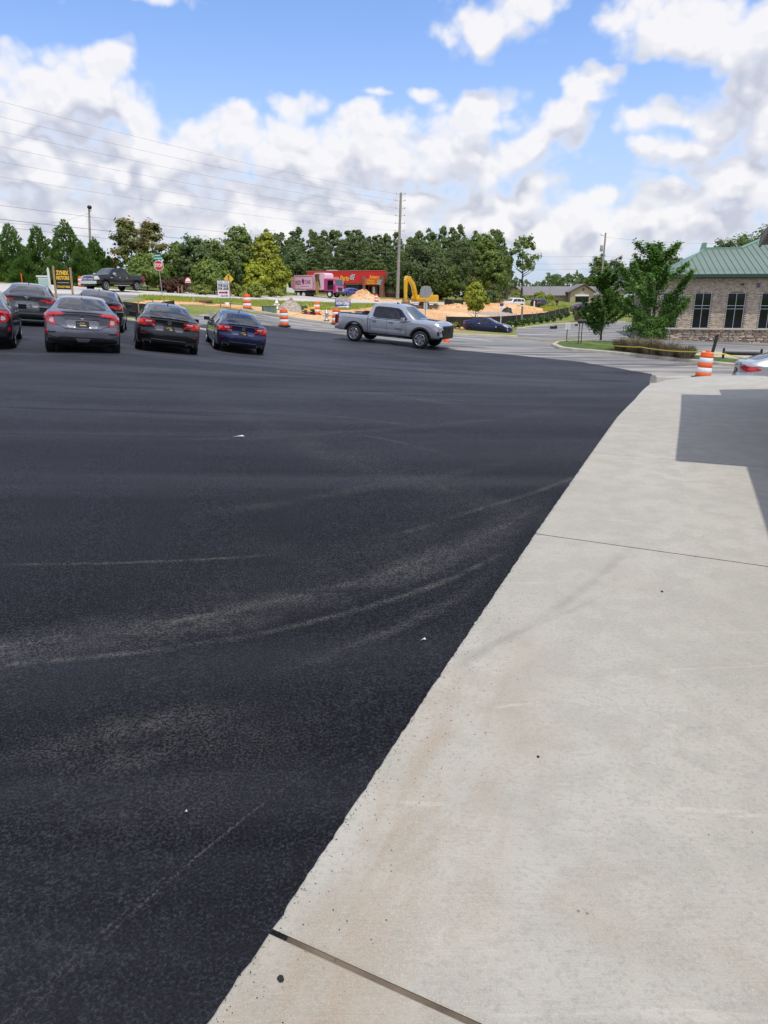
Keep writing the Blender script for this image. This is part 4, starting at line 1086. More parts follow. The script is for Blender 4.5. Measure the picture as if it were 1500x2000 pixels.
# ---- brick bank at right. local x along the front, y into the building, z up
bl, br_ = P(1296, 664, 49.5), P(1500, 671, 48.3)
d_ = br_-bl; bank_rot = math.atan2(d_.y, d_.x); LB = d_.xy.length
bank = thing('brick_building', 'tan brick bank building with green standing seam roof and stone base', 'building', (bl.x, bl.y, min(bl.z, br_.z)-.02), bank_rot)
sc_ = LB/204.0                        # metres per picture column
BX = lambda px: (px-1296)*sc_*1.0
Wd = 17.0
EAVE = 4.25
wins = [(1287, 1319), (1349, 1381.5), (1412, 1446.5), (1476.5, 1511), (1541, 1575)]
WZ0, WZ1 = .98, 3.32
wx = [(BX(a), BX(b2)) for a, b2 in wins]
mb = MB(); mb.box((Wd/2-.6, 6.32, EAVE/2), (Wd, 12, EAVE))
xs_ = [-1.1]
for a, b2 in wx: xs_ += [a, b2]
xs_ += [Wd-1.1]
for i in range(0, len(xs_), 2): mb.box(((xs_[i]+xs_[i+1])/2, .26, EAVE/2), (xs_[i+1]-xs_[i], .12, EAVE))
for a, b2 in wx:
    mb.box(((a+b2)/2, .26, WZ0/2), (b2-a, .12, WZ0)); mb.box(((a+b2)/2, .26, (WZ1+EAVE)/2), (b2-a, .12, EAVE-WZ1))
mb.build('wall', M['mortar'], bank)
# bricks
mb = MB(); row = 0; z = .99
rb = random.Random(3)
while z < EAVE-.02:
    x = -1.05 - (row % 2)*.105
    while x < 9.6:
        x0, x1 = max(x, -1.0), x+.2
        skip = any(a-.05 < (x0+x1)/2 < b2+.05 and WZ0-.02 < z+.03 < WZ1+.02 for a, b2 in wx)
        if not skip:
            pr = .012+rb.uniform(0, .008)
            mb.box(((x0+x1)/2, .2-pr, z+.031), (x1-x0-.012, pr*2, .056))
        x += .21
    z += .0685; row += 1
o = mb.build('brickwork', M['brick'], bank); o['kind'] = 'stuff'
# stone base: every stone a part
z = .0; rs = random.Random(9); stone_meshes = []
for k in range(8):
    s = MB(); vs = []
    n = 7
    for i in range(n):
        a = 2*math.pi*i/n; vs.append((max(-.5, min(.5, .62*math.cos(a)+rs.uniform(-.08, .08))), max(-.5, min(.5, .66*math.sin(a)+rs.uniform(-.1, .1)))))
    b0 = [(x, 0, y) for x, y in vs]; b1 = [(x*.93, -.06-rs.uniform(0, .03), y*.86) for x, y in vs]
    s.add(b0+b1, [tuple(range(n, 2*n))]+[(i, (i+1) % n, (i+1) % n+n, i+n) for i in range(n)]); stone_meshes.append(s.mesh('stone', M['stone']))
cnt = 0
while z < .90:
    hh = rs.uniform(.07, .135); x = -1.0+rs.uniform(-.3, 0)
    while x < 9.4 and cnt < 292:
        ww = rs.uniform(.22, .62)
        o = link('stone', stone_meshes[rs.randrange(8)], bank); o.location = (x+ww/2, .2, z+hh/2); o.scale = (ww-.01, rs.uniform(.8, 1.3), hh-.008); cnt += 1
        x += ww
    z += hh
mb = MB(); mb.box((Wd/2-.6, .14, .945), (Wd+.02, .20, .085)); mb.build('ledge', M['cast_stone'], bank)
for a, b2 in wx:
    f = MB(); c2 = (a+b2)/2; w = b2-a; zt = WZ1; hh = WZ1-WZ0
    for xx in (a+.02, b2-.02, c2): f.box((xx, .235, WZ0+hh/2), (.032, .10, hh))
    zm1, zm2 = WZ0+hh*.555, WZ0+hh*.645
    for zz in (WZ0+.02, WZ1-.02, zm1, zm2): f.box((c2, .238, zz), (w-.05, .09, .034))
    fo = f.build('window', M['mullion'], bank)
    for x0, x1 in ((a+.043, c2-.023), (c2+.023, b2-.043)):
        for z0, z1 in ((WZ0+.045, zm1-.023), (zm1+.023, zm2-.023), (zm2+.023, WZ1-.045)):
            g = MB(); g.box(((x0+x1)/2, .255, (z0+z1)/2), (x1-x0, .02, z1-z0)); g.build('pane', M['pane'], fo)
    g = MB(); g.box((c2, .165, WZ0-.035), (w+.22, .30, .075)); g.build('sill', M['cast_stone'], fo)
    g = MB(); g.box((c2, .19, WZ1+.03), (w+.04, .05, .06)); g.build('lintel', M['mortar'], fo)
# cut the wall back behind windows: dark reveal boxes sit proud of the backing wall by design
mb = MB(); mb.box((Wd/2-.6, -.12, EAVE+.05), (Wd+.6, .62, .10)); mb.build('soffit', M['dark_trim'], bank)
mb = MB(); mb.prism([(-.44, EAVE+.02), (-.58, EAVE+.06), (-.60, EAVE+.24), (-.44, EAVE+.24)], -.62, Wd-.4, 'x'); mb.build('gutter', M['green_trim'], bank)
mb = MB(); mb.box((Wd/2-.6, -.40, EAVE+.19), (Wd-.1, .06, .18)); mb.build('fascia', M['green_trim'], bank)
SL = math.tan(R(20.5)); PW = .41
xr0, xr1 = BX(1457), BX(1505)
def ridge(x):
    if x < 2.9: return max(-.5, -.58+(x+.35)*1.53)
    return 4.4 if x < xr0 else 4.4+(x-xr0)*1.05
x = -.35; pidx = 0
pm = {}
while x < 12.5:
    r_, r2 = min(8, ridge(x)), min(8, ridge(x+PW)); key = (round(r_, 3), round(r2, 3))
    if key not in pm:
        s = MB(); a = -.58
        pt = lambda u, y, up: (u, y, (y+.58)*SL+up)
        vs = [pt(.012, a, 0), pt(PW-.012, a, 0), pt(PW-.012, r2, 0), pt(.012, r_, 0)]
        s.add(vs, [(0, 1, 2, 3)])
        for u, rr_ in ((0, r_),):
            q = [pt(u-.012, a, -.02), pt(u-.012, a, .045), pt(u+.012, a, .045), pt(u+.012, a, -.02)]; q2 = [pt(u-.012, rr_, -.02), pt(u-.012, rr_, .045), pt(u+.012, rr_, .045), pt(u+.012, rr_, -.02)]
            s.add(q+q2, [(0, 1, 2, 3), (0, 4, 5, 1), (1, 5, 6, 2), (2, 6, 7, 3)])
        pm[key] = s.mesh('roof_panel', M['green_roof'])
    o = link('roof_panel', pm[key], bank); o.location = (x, 0, EAVE+.26); x += PW; pidx += 1
zr = EAVE+.26+(4.4+.58)*SL
mb = MB(); mb.box(((xr0+2.9)/2, 4.42, zr+.02), (xr0-2.9, .26, .16)); mb.tube((-.35, -.58, EAVE+.27), (2.9, 4.42, zr+.02), .06, n=6, smooth=False); mb.tube((xr0, 4.42, zr+.03), (xr0+3.4, 4.42+3.6, zr+.03+3.57*SL), .10, n=6, smooth=False); mb.build('ridge_cap', M['green_light'], bank)
mb = MB(); mb.add([(-.35, -.58, EAVE+.25), (2.9, 4.42, zr), (-.35, 9.4, EAVE+.25), (12, 9.4, EAVE+.25), (12, 4.42, zr)], [(0, 1, 2), (1, 4, 3, 2)]); mb.build('hip', M['green_roof'], bank)
mb = MB(); mb.prism([(2.55, zr-.35), (2.95, zr-.2), (2.95, zr+.42), (2.72, zr+.42)], 4.2, 4.7); mb.build('gable_end_cap', M['green_light'], bank)
mb = MB(); mb.box((BX(1437), .13, 3.87), (.16, .12, .12)); mb.tube((BX(1437), .1, 3.86), (BX(1437), -.02, 3.83), .05, n=8); mb.build('wall_light', M['brown_trim'], bank)
mb = MB(); mb.box((BX(1467), .17, 3.80), (.24, .06, .28)); mb.box((BX(1467), .135, 3.80), (.18, .02, .22)); mb.build('wall_vent', mat('vent_blue_grey', (.11, .12, .18), .5), bank)

# ---- the shop beside the camera: eave and gabled porch that shade the slab
Hc = 2.50
def back_up(p, h):
    t_ = h/SUNV.z; return p + SUNV*t_
cF = back_up(G(1337, 773), Hc); cN = back_up(G(1323.5, 904), Hc)
shop = thing('shop_building', 'tan shop building whose gabled porch roof just enters at the right edge', 'building', (0, 0, 0), 0)
ux = (cF-cN); ux.z = 0; LP = ux.length; ux.normalize(); vx = Vector((ux.y, -ux.x, 0))
zb = (cF.z+cN.z)/2
e_in = back_up(G(1462, 925), 2.75); tmain = (e_in-cN).dot(vx)
def SP(s, t_, z): q = cN+ux*s+vx*t_; return (q.x, q.y, z)
RISE = .62; mid = LP/2
mb = MB()
th = .08
# porch gable roof: two slopes running from the gable face back to the main roof
for s0, s1 in ((0, mid), (LP, mid)):
    z0, z1 = zb+.02, zb+RISE
    a, b2, c2, d2_ = SP(s0, 0, z0), SP(s1, .22, z1), SP(s1, 3.4, z1), SP(s0, 3.4, z0)
    lo = [Vector(q)-Vector((0, 0, th)) for q in (a, b2, c2, d2_)]
    mb.add([a, b2, c2, d2_]+lo, [(0, 1, 2, 3), (7, 6, 5, 4), (0, 4, 5, 1), (3, 2, 6, 7), (0, 3, 7, 4)])
mb.build('porch_roof', M['shingle'], shop)
mb = MB(); mb.add([SP(.25, .1, zb-.10), SP(LP-.25, .1, zb-.10), SP(mid, .3, zb+RISE-.18), SP(.25, .25, zb-.10), SP(LP-.25, .25, zb-.10), SP(mid, .4, zb+RISE-.18)], [(0, 1, 2), (5, 4, 3), (0, 3, 4, 1), (1, 4, 5, 2), (2, 5, 3, 0)])
mb.build('porch_gable', M['stucco'], shop)
mb = MB()
for s0, s1, sg in ((.0, mid, 1), (LP, mid, -1)):
    a, b2 = Vector(SP(s0, -.035, zb-.09)), Vector(SP(s1, .185, zb+RISE-.07)); up = Vector((0, 0, .13)); bk = vx*.035
    mb.add([a, b2, b2+up, a+up, a+bk, b2+bk, b2+up+bk, a+up+bk], [(0, 1, 2, 3), (7, 6, 5, 4), (3, 2, 6, 7), (0, 4, 5, 1), (0, 3, 7, 4)])
mb.build('rake_board', mat('taupe_fascia', (.24, .21, .19), .7, noise=.12), shop)
for s0 in (.35,):
    mb = MB(); g0 = SP(s0, 1.9, 0); mb.tube((g0[0], g0[1], gz(g0[0], g0[1])), (g0[0], g0[1], zb), .11, n=10); mb.build('porch_column', M['white'], shop)
mb = MB()
zm = zb+.35
a, b2 = SP(-9, tmain, zm), SP(LP+.95, tmain, zm); c2, d2_ = SP(LP+.95, tmain+6, zm+2.6), SP(-9, tmain+6, zm+2.6)
lo = [Vector(q)-Vector((0, 0, .2)) for q in (a, b2, c2, d2_)]
mb.add([a, b2, c2, d2_]+lo, [(0, 1, 2, 3), (7, 6, 5, 4), (0, 4, 5, 1), (1, 5, 6, 2), (2, 6, 7, 3), (3, 7, 4, 0)])
mb.build('main_roof', M['shingle'], shop)
mb = MB(); a = SP(-9, tmain+1.2, 0); w0 = Vector(SP(-9, tmain+1.2, -.6)); w1 = Vector(SP(LP+.5, tmain+1.2, -.6)); w2 = Vector(SP(LP+.5, tmain+5.6, -.6)); w3 = Vector(SP(-9, tmain+5.6, -.6)); up = Vector((0, 0, zm+.55))
mb.add([w0, w1, w2, w3, w0+up, w1+up, w2+up, w3+up], [(0, 1, 5, 4), (1, 2, 6, 5), (2, 3, 7, 6), (3, 0, 4, 7), (4, 5, 6, 7)]); mb.build('wall', M['stucco'], shop)

# ---- red auto parts store
sl, sr = P(600, 577, 152), P(751, 583, 148)
d_ = sr-sl; store = thing('store_building', 'long red auto parts store with yellow lettering and brick entrance', 'building', (sl.x, sl.y, (sl.z+sr.z)/2-.3), math.atan2(d_.y, d_.x)); store.scale = (1, 1, .93)
LS = d_.length; K = LS/151.0
sx = lambda px: (px-600)*K
sz = lambda py: (580-py)*K*1.0+.3
mb = MB(); mb.box((LS/2, 7, sz(531.5)/2), (LS-.1, 13.6, sz(531.5)-.1)); mb.build('wall', M['red_brick'], store)
mb = MB(); mb.box((LS/2, -.05, (sz(531)+sz(554))/2), (LS+.2, .5, sz(531)-sz(554))); mb.build('parapet', M['store_red'], store)
mb = MB(); mb.box((LS/2, -.05, sz(531)+.06), (LS+.3, .6, .12)); mb.build('coping', mat('pink_coping', (.62, .16, .14), .6), store)
mb = MB(); mb.box(((sx(676)+sx(711))/2, .12, (sz(556)+sz(577))/2), (sx(711)-sx(676), .16, sz(556)-sz(577))); f = mb.build('shop_window', M['pane'], store)
for px in (676, 684, 693, 702, 711):
    g = MB(); g.box((sx(px), .0, (sz(556)+sz(577))/2), (.12, .14, sz(556)-sz(577)));  g.build('mullion', M['store_red'] if px in (676, 711) else M['black_trim'], f)
mb = MB(); mb.box((sx(694), .02, sz(555.3)), (sx(711)-sx(676), .1, .14)); mb.build('light_strip', M['cream'], store)
mb = MB(); mb.box((sx(715.5), .1, (sz(556)+sz(577))/2), (sx(719)-sx(712), .16, sz(556)-sz(577))); mb.build('side_window', M['pane'], store)
for px in (714.5, 747.5):
    mb = MB(); mb.box((sx(px if px > 720 else 715), -.9, sz(540)/2), (.52 if px < 720 else .75, .9, sz(540))); mb.build('entrance_pillar', M['red_brick'], store)
mb = MB(); mb.box(((sx(716)+sx(746))/2, -1.0, (sz(545)+sz(557))/2), (sx(745)-sx(717), .7, sz(545)-sz(557))); mb.build('entrance_sign', M['store_orange'], store)
T('Advance', .70, M['yellow'], store, (sx(735), -1.06, sz(542.6)), width=sx(746)-sx(726), bold=.03)
T('Advance', .45, M['yellow'], store, (sx(728), -1.37, sz(549.3)), width=1.5, bold=.02)
T('Auto Parts', .40, M['yellow'], store, (sx(728), -1.37, sz(553.8)), width=1.7, bold=.02)
def flag(cx, cz, y, cell, cols_, rows, sk=.25):
    mw, mk = MB(), MB()
    for i in range(cols_):
        for j in range(rows):
            q = mw if (i+j) % 2 else mk; x0 = cx+i*cell+j*cell*sk; z0 = cz+j*cell+.08*cell*math.sin(i*1.3)
            q.prism([(x0, z0), (x0+cell, z0), (x0+cell+cell*sk, z0+cell), (x0+cell*sk, z0+cell)], y, y+.05)
    mw.build('flag_emblem', M['white'], store); mk.build('flag_emblem', M['ink'], store)
flag(sx(739), sz(557), -1.40, .21, 4, 5)
T('Auto Parts', 1.05, M['yellow'], store, (sx(665.5), -.32, sz(544.6)), width=sx(684)-sx(647), bold=.05, shear=.15)
T('Advance', 1.05, M['yellow'], store, (sx(631), -.32, sz(544.6)), width=sx(645)-sx(618), bold=.05, shear=.15)
flag(sx(684.6), sz(547.5), -.34, .24, 4, 5)
mb = MB(); mb.box(((sx(722)+sx(726))/2, -.1, (sz(560)+sz(577))/2), (.4, .2, sz(560)-sz(577))); mb.build('entrance_door', M['pane'], store)
mb = MB(); mb.box((sx(740), -.1, (sz(560)+sz(577))/2), (.55, .2, sz(560)-sz(577))); mb.build('entrance_door', M['pane'], store)
mb = MB(); mb.box((sx(731), -.12, (sz(560)+sz(574))/2), (.5, .1, 1.4)); mb.build('window_poster', M['sign_white'], store)
mb = MB(); mb.prism([(sx(752), sz(560)), (sx(752), sz(549)), (sx(763), sz(556)), (sx(763), sz(560))], 2, 9); mb.build('side_awning', M['store_red'], store)
mb = MB(); mb.box((sx(760), 5.5, sz(560)/2), (sx(770)-sx(751), 7, sz(560)-.05)); mb.build('side_wing', M['cream'], store)
mb = MB(); mb.box((sx(760), 5.45, .55), (sx(770)-sx(751)+.1, 7.1, 1.1)); mb.build('wing_base', M['red_brick'], store)
mb = MB(); mb.box((sx(636), 5, sz(530)+.1), (2.0, 2, .55)); mb.build('rooftop_unit', M['cream'], store)
wh = thing('white_building', 'plain white block building behind the garbage truck', 'building', (0, 0, 0))
p = P(584, 577, 158); wh.location = (p.x, p.y, p.z-.3)
mb = MB(); mb.box((0, 0, 2.35), (4.4, 8, 4.7)); mb.build('wall', M['white'], wh)
mb = MB(); mb.box((0, 0, 4.76), (4.6, 8.2, .12)); mb.build('coping', M['cream'], wh)

# ---- long gabled house / clinic
hp0 = GP(1090, 190); hp0 = P(1090, 590, 190)
house = thing('gabled_house', 'long low house with grey shingle roof and tan gabled porch', 'building', (hp0.x, hp0.y, hp0.z-.3), R(-2))
K2 = 190/F
hx = lambda px: (px-1090)*K2
hz_ = lambda py: (590-py)*K2+.3
mb = MB(); mb.box(((hx(992)+hx(1210))/2, 6, hz_(577)/2), (hx(1206)-hx(996), 11.4, hz_(577))); mb.build('wall', M['stucco'], house)
mb = MB()   # hip/gable main roof
mb.add([(hx(988), -.6, hz_(577.5)), (hx(1222), -.6, hz_(577.5)), (hx(1214), 6, hz_(560)), (hx(1003), 6, hz_(560)), (hx(988), 12.6, hz_(577.5)), (hx(1222), 12.6, hz_(577.5))], [(0, 1, 2, 3), (3, 2, 5, 4), (1, 5, 2), (0, 3, 4), (0, 4, 5, 1)])
mb.build('roof', M['shingle'], house)
def gable(x0, x1, xp, pyb, pyt, y0, name='porch'):
    mb = MB(); mb.prism([(hx(x0)+.3, 0), (hx(x1)-.3, 0), (hx(x1)-.3, hz_(pyb)), (hx(xp), hz_(pyt)-.25), (hx(x0)+.3, hz_(pyb))], y0, 3); w_ = mb.build(name, M['stucco'], house)
    mb = MB()
    for a, b2 in (((hx(x0)-.2, hz_(pyb)-.25), (hx(xp), hz_(pyt))), ((hx(x1)+.2, hz_(pyb)-.25), (hx(xp), hz_(pyt)))):
        mb.prism([a, b2, (b2[0], b2[1]+.28), (a[0], a[1]+.28)], y0-.5, 6.5)
    mb.build('porch_roof', M['shingle'], w_)
    mb = MB()
    for a, b2 in (((hx(x0)-.2, hz_(pyb)-.29), (hx(xp), hz_(pyt)-.04)), ((hx(x1)+.2, hz_(pyb)-.29), (hx(xp), hz_(pyt)-.04))):
        mb.prism([a, b2, (b2[0], b2[1]+.34), (a[0], a[1]+.34)], y0-.62, y0-.52)
    mb.build('fascia', M['brown_trim'], w_); return w_
g1 = gable(1106, 1154, 1133, 571, 558, -3)
mb = MB(); mb.lathe([(.33, 0), (.33, .12)], 16, mat=Matrix.Translation((hx(1132), -3.0, hz_(566.5))) @ Matrix.Rotation(R(90), 4, 'X')); mb.build('round_vent', M['brown_trim'], g1)
mb = MB(); mb.box((hx(1130), -3.05, hz_(577.5)), (hx(1143)-hx(1117), .2, .4)); mb.build('sign_band', M['sign_white'], g1)
mb = MB(); mb.box((hx(1131), -3.04, hz_(584.5)), (hx(1143)-hx(1118), .12, 1.3)); mb.build('opening', M['pane'], g1)
gable(985, 1018, 1002, 573, 561, -1)
gable(1196, 1214, 1205, 574, 566, -2)
# ================================================================== vehicles (local +x forward, z up, origin on the ground amidships)
def interp_sm(xs, tab, k, r=.05):
    a = np.array([(row[0], row[k]) for row in tab]); fx = np.arange(a[0, 0]-.3, a[-1, 0]+.3, .01)
    y = np.interp(fx, a[:, 0], a[:, 1]); n = max(1, int(r/.01)); ker = np.ones(2*n+1)/(2*n+1)
    y = np.convolve(np.pad(y, n, mode='edge'), ker, 'valid')
    y = np.convolve(np.pad(y, n//2, mode='edge'), np.ones(2*(n//2)+1)/(2*(n//2)+1), 'valid')
    return np.interp(xs, fx, y)
def catmull(P2, sub):
    P2 = np.array(P2, float); n = len(P2); out = []
    for i in range(n-1):
        p0, p1, p2, p3 = P2[max(0, i-1)], P2[i], P2[i+1], P2[min(n-1, i+2)]
        for k in range(sub):
            t_ = k/sub; out.append(.5*((2*p1)+(-p0+p2)*t_+(2*p0-5*p1+4*p2-p3)*t_*t_+(-p0+3*p1-3*p2+p3)*t_**3))
    out.append(P2[-1]); return np.array(out)
def car_shell(spec):
    """tab rows: x, z_bottom, z_shoulder, z_top, half width, half width of roof"""
    tab = spec['tab']; x0, x1 = tab[0][0], tab[-1][0]; sm = spec.get('smooth', .06)
    xs = np.concatenate([[x0, x0+.015, x0+.04, x0+.08], np.arange(x0+.13, x1-.12, .075), [x1-.08, x1-.04, x1-.015, x1]])
    zb, zs, zt, W, Wt = [interp_sm(xs, tab, k, sm) for k in range(1, 6)]
    zt = np.maximum(zt, zs+.012); gm = spec.get('gmax', .45)
    rings = []
    for i, x in enumerate(xs):
        g = zt[i]-zs[i]; wt = .93*W[i]-(.93*W[i]-Wt[i])*min(1, max(0, g/gm)); h = zs[i]-zb[i]; kk = min(1, g/.2)
        rr = .05*kk+.008
        ring = [(0, zb[i]), (.78*W[i], zb[i]), (.93*W[i], zb[i]+.03), (.975*W[i], zb[i]+.12*h), (W[i], zb[i]+.42*h), (W[i]*.995, zb[i]+.70*h), (W[i]*.985, zs[i]-.07), (W[i]*spec.get('tum', .955), zs[i]-.005),
                (wt+.02*kk, zs[i]+max(.006, g-rr)), (wt-.055*kk-.03, zt[i]-.002), (wt*.55, zt[i]+.012+.012*kk), (0, zt[i]+.018+.016*kk)]
        rings.append(catmull(ring, 3))
    rings = np.array(rings); m = rings.shape[1]
    rear = spec.get('rear'); front = spec.get('front')
    V = []; nring = 2*m-2
    def full(x, rg):
        out = []
        for (y, z) in rg: out.append([x, y, z])
        for (y, z) in rg[::-1][1:-1]: out.append([x, -y, z])
        return out
    caps = []
    for s_ in (.22, .5, .76, .92): # rear cap
        c = rings[0].mean(0)*[0, 1]; caps.append((xs[0], c+(rings[0]-c)*s_))
    seq = [(x, r_) for x, r_ in caps]+[(x, rings[i]) for i, x in enumerate(xs)]
    for s_ in (.92, .76, .5, .22):
        c = rings[-1].mean(0)*[0, 1]; seq.append((xs[-1], c+(rings[-1]-c)*s_))
    for x, rg in seq: V += full(x, rg)
    V = np.array(V)
    for prof, xe, sgn in ((rear, x0, 1), (front, x1, -1)):
        if prof is None: continue
        pz_ = np.array(prof); d = np.interp(V[:, 2], pz_[:, 0], pz_[:, 1])
        k = np.clip(1-np.abs(V[:, 0]-xe)/.55, 0, 1); k = k*k*(3-2*k)
        V[:, 0] += sgn*d*k
    # plan rounding of the ends
    for xe, sgn, rd in ((x0, 1, spec.get('rround', .14)), (x1, -1, spec.get('fround', .22))):
        k = np.clip(1-np.abs(V[:, 0]-xe)/.6, 0, 1); V[:, 0] += sgn*rd*k*(np.abs(V[:, 1])/spec['W'])**3
    ns = len(seq); Fq = []
    for i in range(ns-1):
        for j in range(nring):
            a, b2 = i*nring+j, i*nring+(j+1) % nring
            Fq.append((a, b2, b2+nring, a+nring))
    me = bpy.data.meshes.new('body'); me.from_pydata(V.tolist(), [], Fq+[tuple(range(nring)), tuple(range((ns-1)*nring+nring-1, (ns-1)*nring-1, -1))])
    bm = bmesh.new(); bm.from_mesh(me); bmesh.ops.remove_doubles(bm, verts=bm.verts, dist=.0006); bmesh.ops.recalc_face_normals(bm, faces=bm.faces); bm.to_mesh(me); bm.free()
    return me
def boolean(o, cutter, op='DIFFERENCE'):
    md = o.modifiers.new('cut', 'BOOLEAN'); md.object = cutter; md.operation = op; md.solver = 'EXACT'
    dg = bpy.context.evaluated_depsgraph_get(); me = bpy.data.meshes.new_from_object(o.evaluated_get(dg)); o.modifiers.clear(); old_ = o.data; o.data = me
    bpy.data.objects.remove(cutter)
def smooth_by_angle(me, ang=38):
    me.polygons.foreach_set('use_smooth', np.ones(len(me.polygons), bool))
    bm = bmesh.new(); bm.from_mesh(me)
    for e in bm.edges: e.smooth = not (len(e.link_faces) == 2 and e.calc_face_angle(0) > R(ang))
    bm.to_mesh(me); bm.free(); me.update()
class Veh:
    def __init__(s, name, label, spec, body_mat, group=None):
        s.spec = spec; s.root = thing(name, label, spec.get('cat', 'car'), group=group)
        s.root['category'] = spec.get('cat', 'car')
        me = car_shell(spec); bm = bmesh.new(); bm.from_mesh(me); s.bvh = BVHTree.FromBMesh(bm); bm.free()
        me.materials.append(body_mat); me.materials.append(M['well'])
        s.body = link('body', me, s.root); s.bm = body_mat
        for (wx_, wz, wr) in spec['wells']:
            for sd in (1, -1):
                c = MB(); c.lathe([(wr, 0), (wr, .42)], 28, 0, Matrix.Translation((wx_, sd*(spec['W']+.06), wz)) @ Matrix.Rotation(R(90)*sd, 4, 'X'))
                co = c.build('cut', [M['well']]); 
                boolean(s.body, co)
        if 'bed' in spec:
            xa, xb, yw, z0 = spec['bed']; c = MB(); c.box(((xa+xb)/2, 0, z0+1), (xb-xa, yw*2, 2)); co = c.build('cut', [M['black_trim']]); boolean(s.body, co)
        smooth_by_angle(s.body.data)
    def patch(s, name, poly, m, view='rear', off=.004, parent=None, both=False, step=.035, mirror=False, sub=True):
        """a panel cut to an outline (seen from rear, front, side or top) and laid on the shell"""
        if both:
            a = s.patch(name, poly, m, view, off, parent, step=step); b2 = s.patch(name, [(-u, w) for u, w in poly] if view != 'side' else poly, m, view if view != 'side' else 'side-', off, parent, step=step); return a, b2
        b_ = []
        n = len(poly)
        for i in range(n):
            p, q = np.array(poly[i], float), np.array(poly[(i+1) % n], float); k = max(1, int(np.linalg.norm(q-p)/step))
            for j in range(k): b_.append(p+(q-p)*j/k)
        b_ = np.array(b_); lo, hi = b_.min(0), b_.max(0)
        gx_, gy_ = np.meshgrid(np.arange(lo[0]+step/2, hi[0], step), np.arange(lo[1]+step/2, hi[1], step)); c = np.stack([gx_.ravel(), gy_.ravel()], 1)
        if len(c):
            c = c[inside(b_, c)]
            if len(c): c = c[np.sqrt(((c[:, None]-b_[None])**2).sum(-1)).min(1) > step*.45]
        al = np.concatenate([b_, c]) if len(c) else b_; nb = len(b_)
        vs, es, fs, *_ = delaunay_2d_cdt([Vector(p) for p in al], [(i, (i+1) % nb) for i in range(nb)], [list(range(nb))], 1, 1e-6)
        D = {'rear': Vector((1, 0, 0)), 'front': Vector((-1, 0, 0)), 'side': Vector((0, -1, 0)), 'side-': Vector((0, 1, 0)), 'top': Vector((0, 0, -1))}[view]
        V3, N3 = [], []
        for p in vs:
            o = {'rear': Vector((-9, p[0], p[1])), 'front': Vector((9, p[0], p[1])), 'side': Vector((p[0], 9, p[1])), 'side-': Vector((p[0], -9, p[1])), 'top': Vector((p[0], p[1], 9))}[view]
            h, nn, i_, d_ = s.bvh.ray_cast(o, D)
            if h is None:
                h, nn, i_, d_ = s.bvh.find_nearest(o+D*7.5 if view not in ('top',) else o+D*8)
            if nn.dot(D) > 0: nn = -nn
            V3.append(h); N3.append(nn)
        top = [h+nn*off for h, nn in zip(V3, N3)]; bot = [h-nn*.012 for h, nn in zip(V3, N3)]
        mb = MB(); mb.add(top, [f for f in fs], 0, True)
        # rim
        ec = {}
        for f in fs:
            for a, b2 in zip(f, list(f[1:])+[f[0]]): ec[(min(a, b2), max(a, b2))] = ec.get((min(a, b2), max(a, b2)), 0)+1
        be = [e for e, k in ec.items() if k == 1]; base = len(mb.v); N_ = len(top)
        mb.add(top+bot, [(a, b2, b2+N_, a+N_) for a, b2 in be], 0, False)
        return mb.build(name, m, parent or s.root)
    def strip(s, name, pts, w, m, view='rear', off=.006, parent=None):
        pts = [np.array(p, float) for p in pts]; L, Rr = [], []
        for i, p in enumerate(pts):
            d = pts[min(i+1, len(pts)-1)]-pts[max(i-1, 0)]; d /= np.linalg.norm(d); nr2 = np.array((-d[1], d[0]))*w/2; L.append(p+nr2); Rr.append(p-nr2)
        return s.patch(name, [tuple(p) for p in L]+[tuple(p) for p in Rr[::-1]], m, view, off, parent, step=.05)
    def part(s, name, mb, m, parent=None, bevel=0): return mb.build(name, m, parent or s.root, bevel)
    def wheels(s, xs, y, r, w, style='sedan', rim=None):
        key = (style, r, w)
        if key not in Veh.cache:
            ty = MB(); hw = w/2
            ty.lathe([(r*.66, -hw), (r*.9, -hw), (r*.985, -hw*.72), (r, -hw*.3), (r, hw*.3), (r*.985, hw*.72), (r*.9, hw), (r*.66, hw*.96)], 30, caps=False)
            for k in range(30):
                a = 2*math.pi*k/30; ty.box((math.cos(a)*r*.990, math.sin(a)*r*.990, 0), (.02, .03, w*.7), (0, 0, a))
            rm = MB(); rm.lathe([(r*.67, hw*.98), (r*.63, hw*.86), (r*.60, hw*.1), (r*.1, hw*.05)], 26, 0, caps=False)
            sp2 = MB()
            nsp = {'sedan': 5, 'truck': 6, 'sport': 10, 'heavy': 8}[style]
            for k in range(nsp):
                a = 2*math.pi*k/nsp
                if style == 'truck':
                    for da in (-.20, .20):
                        ca, sa = math.cos(a+da*.35), math.sin(a+da*.35); c2, s2 = math.cos(a+da*1.2), math.sin(a+da*1.2)
                        p0 = Vector((ca*r*.14, sa*r*.14, hw*.80)); p1 = Vector((c2*r*.60, s2*r*.60, hw*.86)); d = p1-p0
                        sp2.box((p0+p1)/2, (d.length, r*.12, .03), (0, 0, math.atan2(d.y, d.x)))
                    sp2.box((math.cos(a)*r*.585, math.sin(a)*r*.585, hw*.84), (r*.09, r*.36, .03), (0, 0, a))
                else:
                    for da in ((-.09, .09) if style == 'sedan' else (0,)):
                        d = r*.56; sp2.box((math.cos(a+da)*r*.35, math.sin(a+da)*r*.35, hw*.78), (d, r*(.09 if style == 'sedan' else .07), .03), (0, 0, a+da))
            sp2.lathe([(r*.15, hw*.6), (r*.15, hw*.84), (r*.10, hw*.90)], 14)
            sp2.lathe([(r*.655, hw*.9), (r*.655, hw*.985), (r*.61, hw*.985), (r*.60, hw*.85)], 26, caps=False)
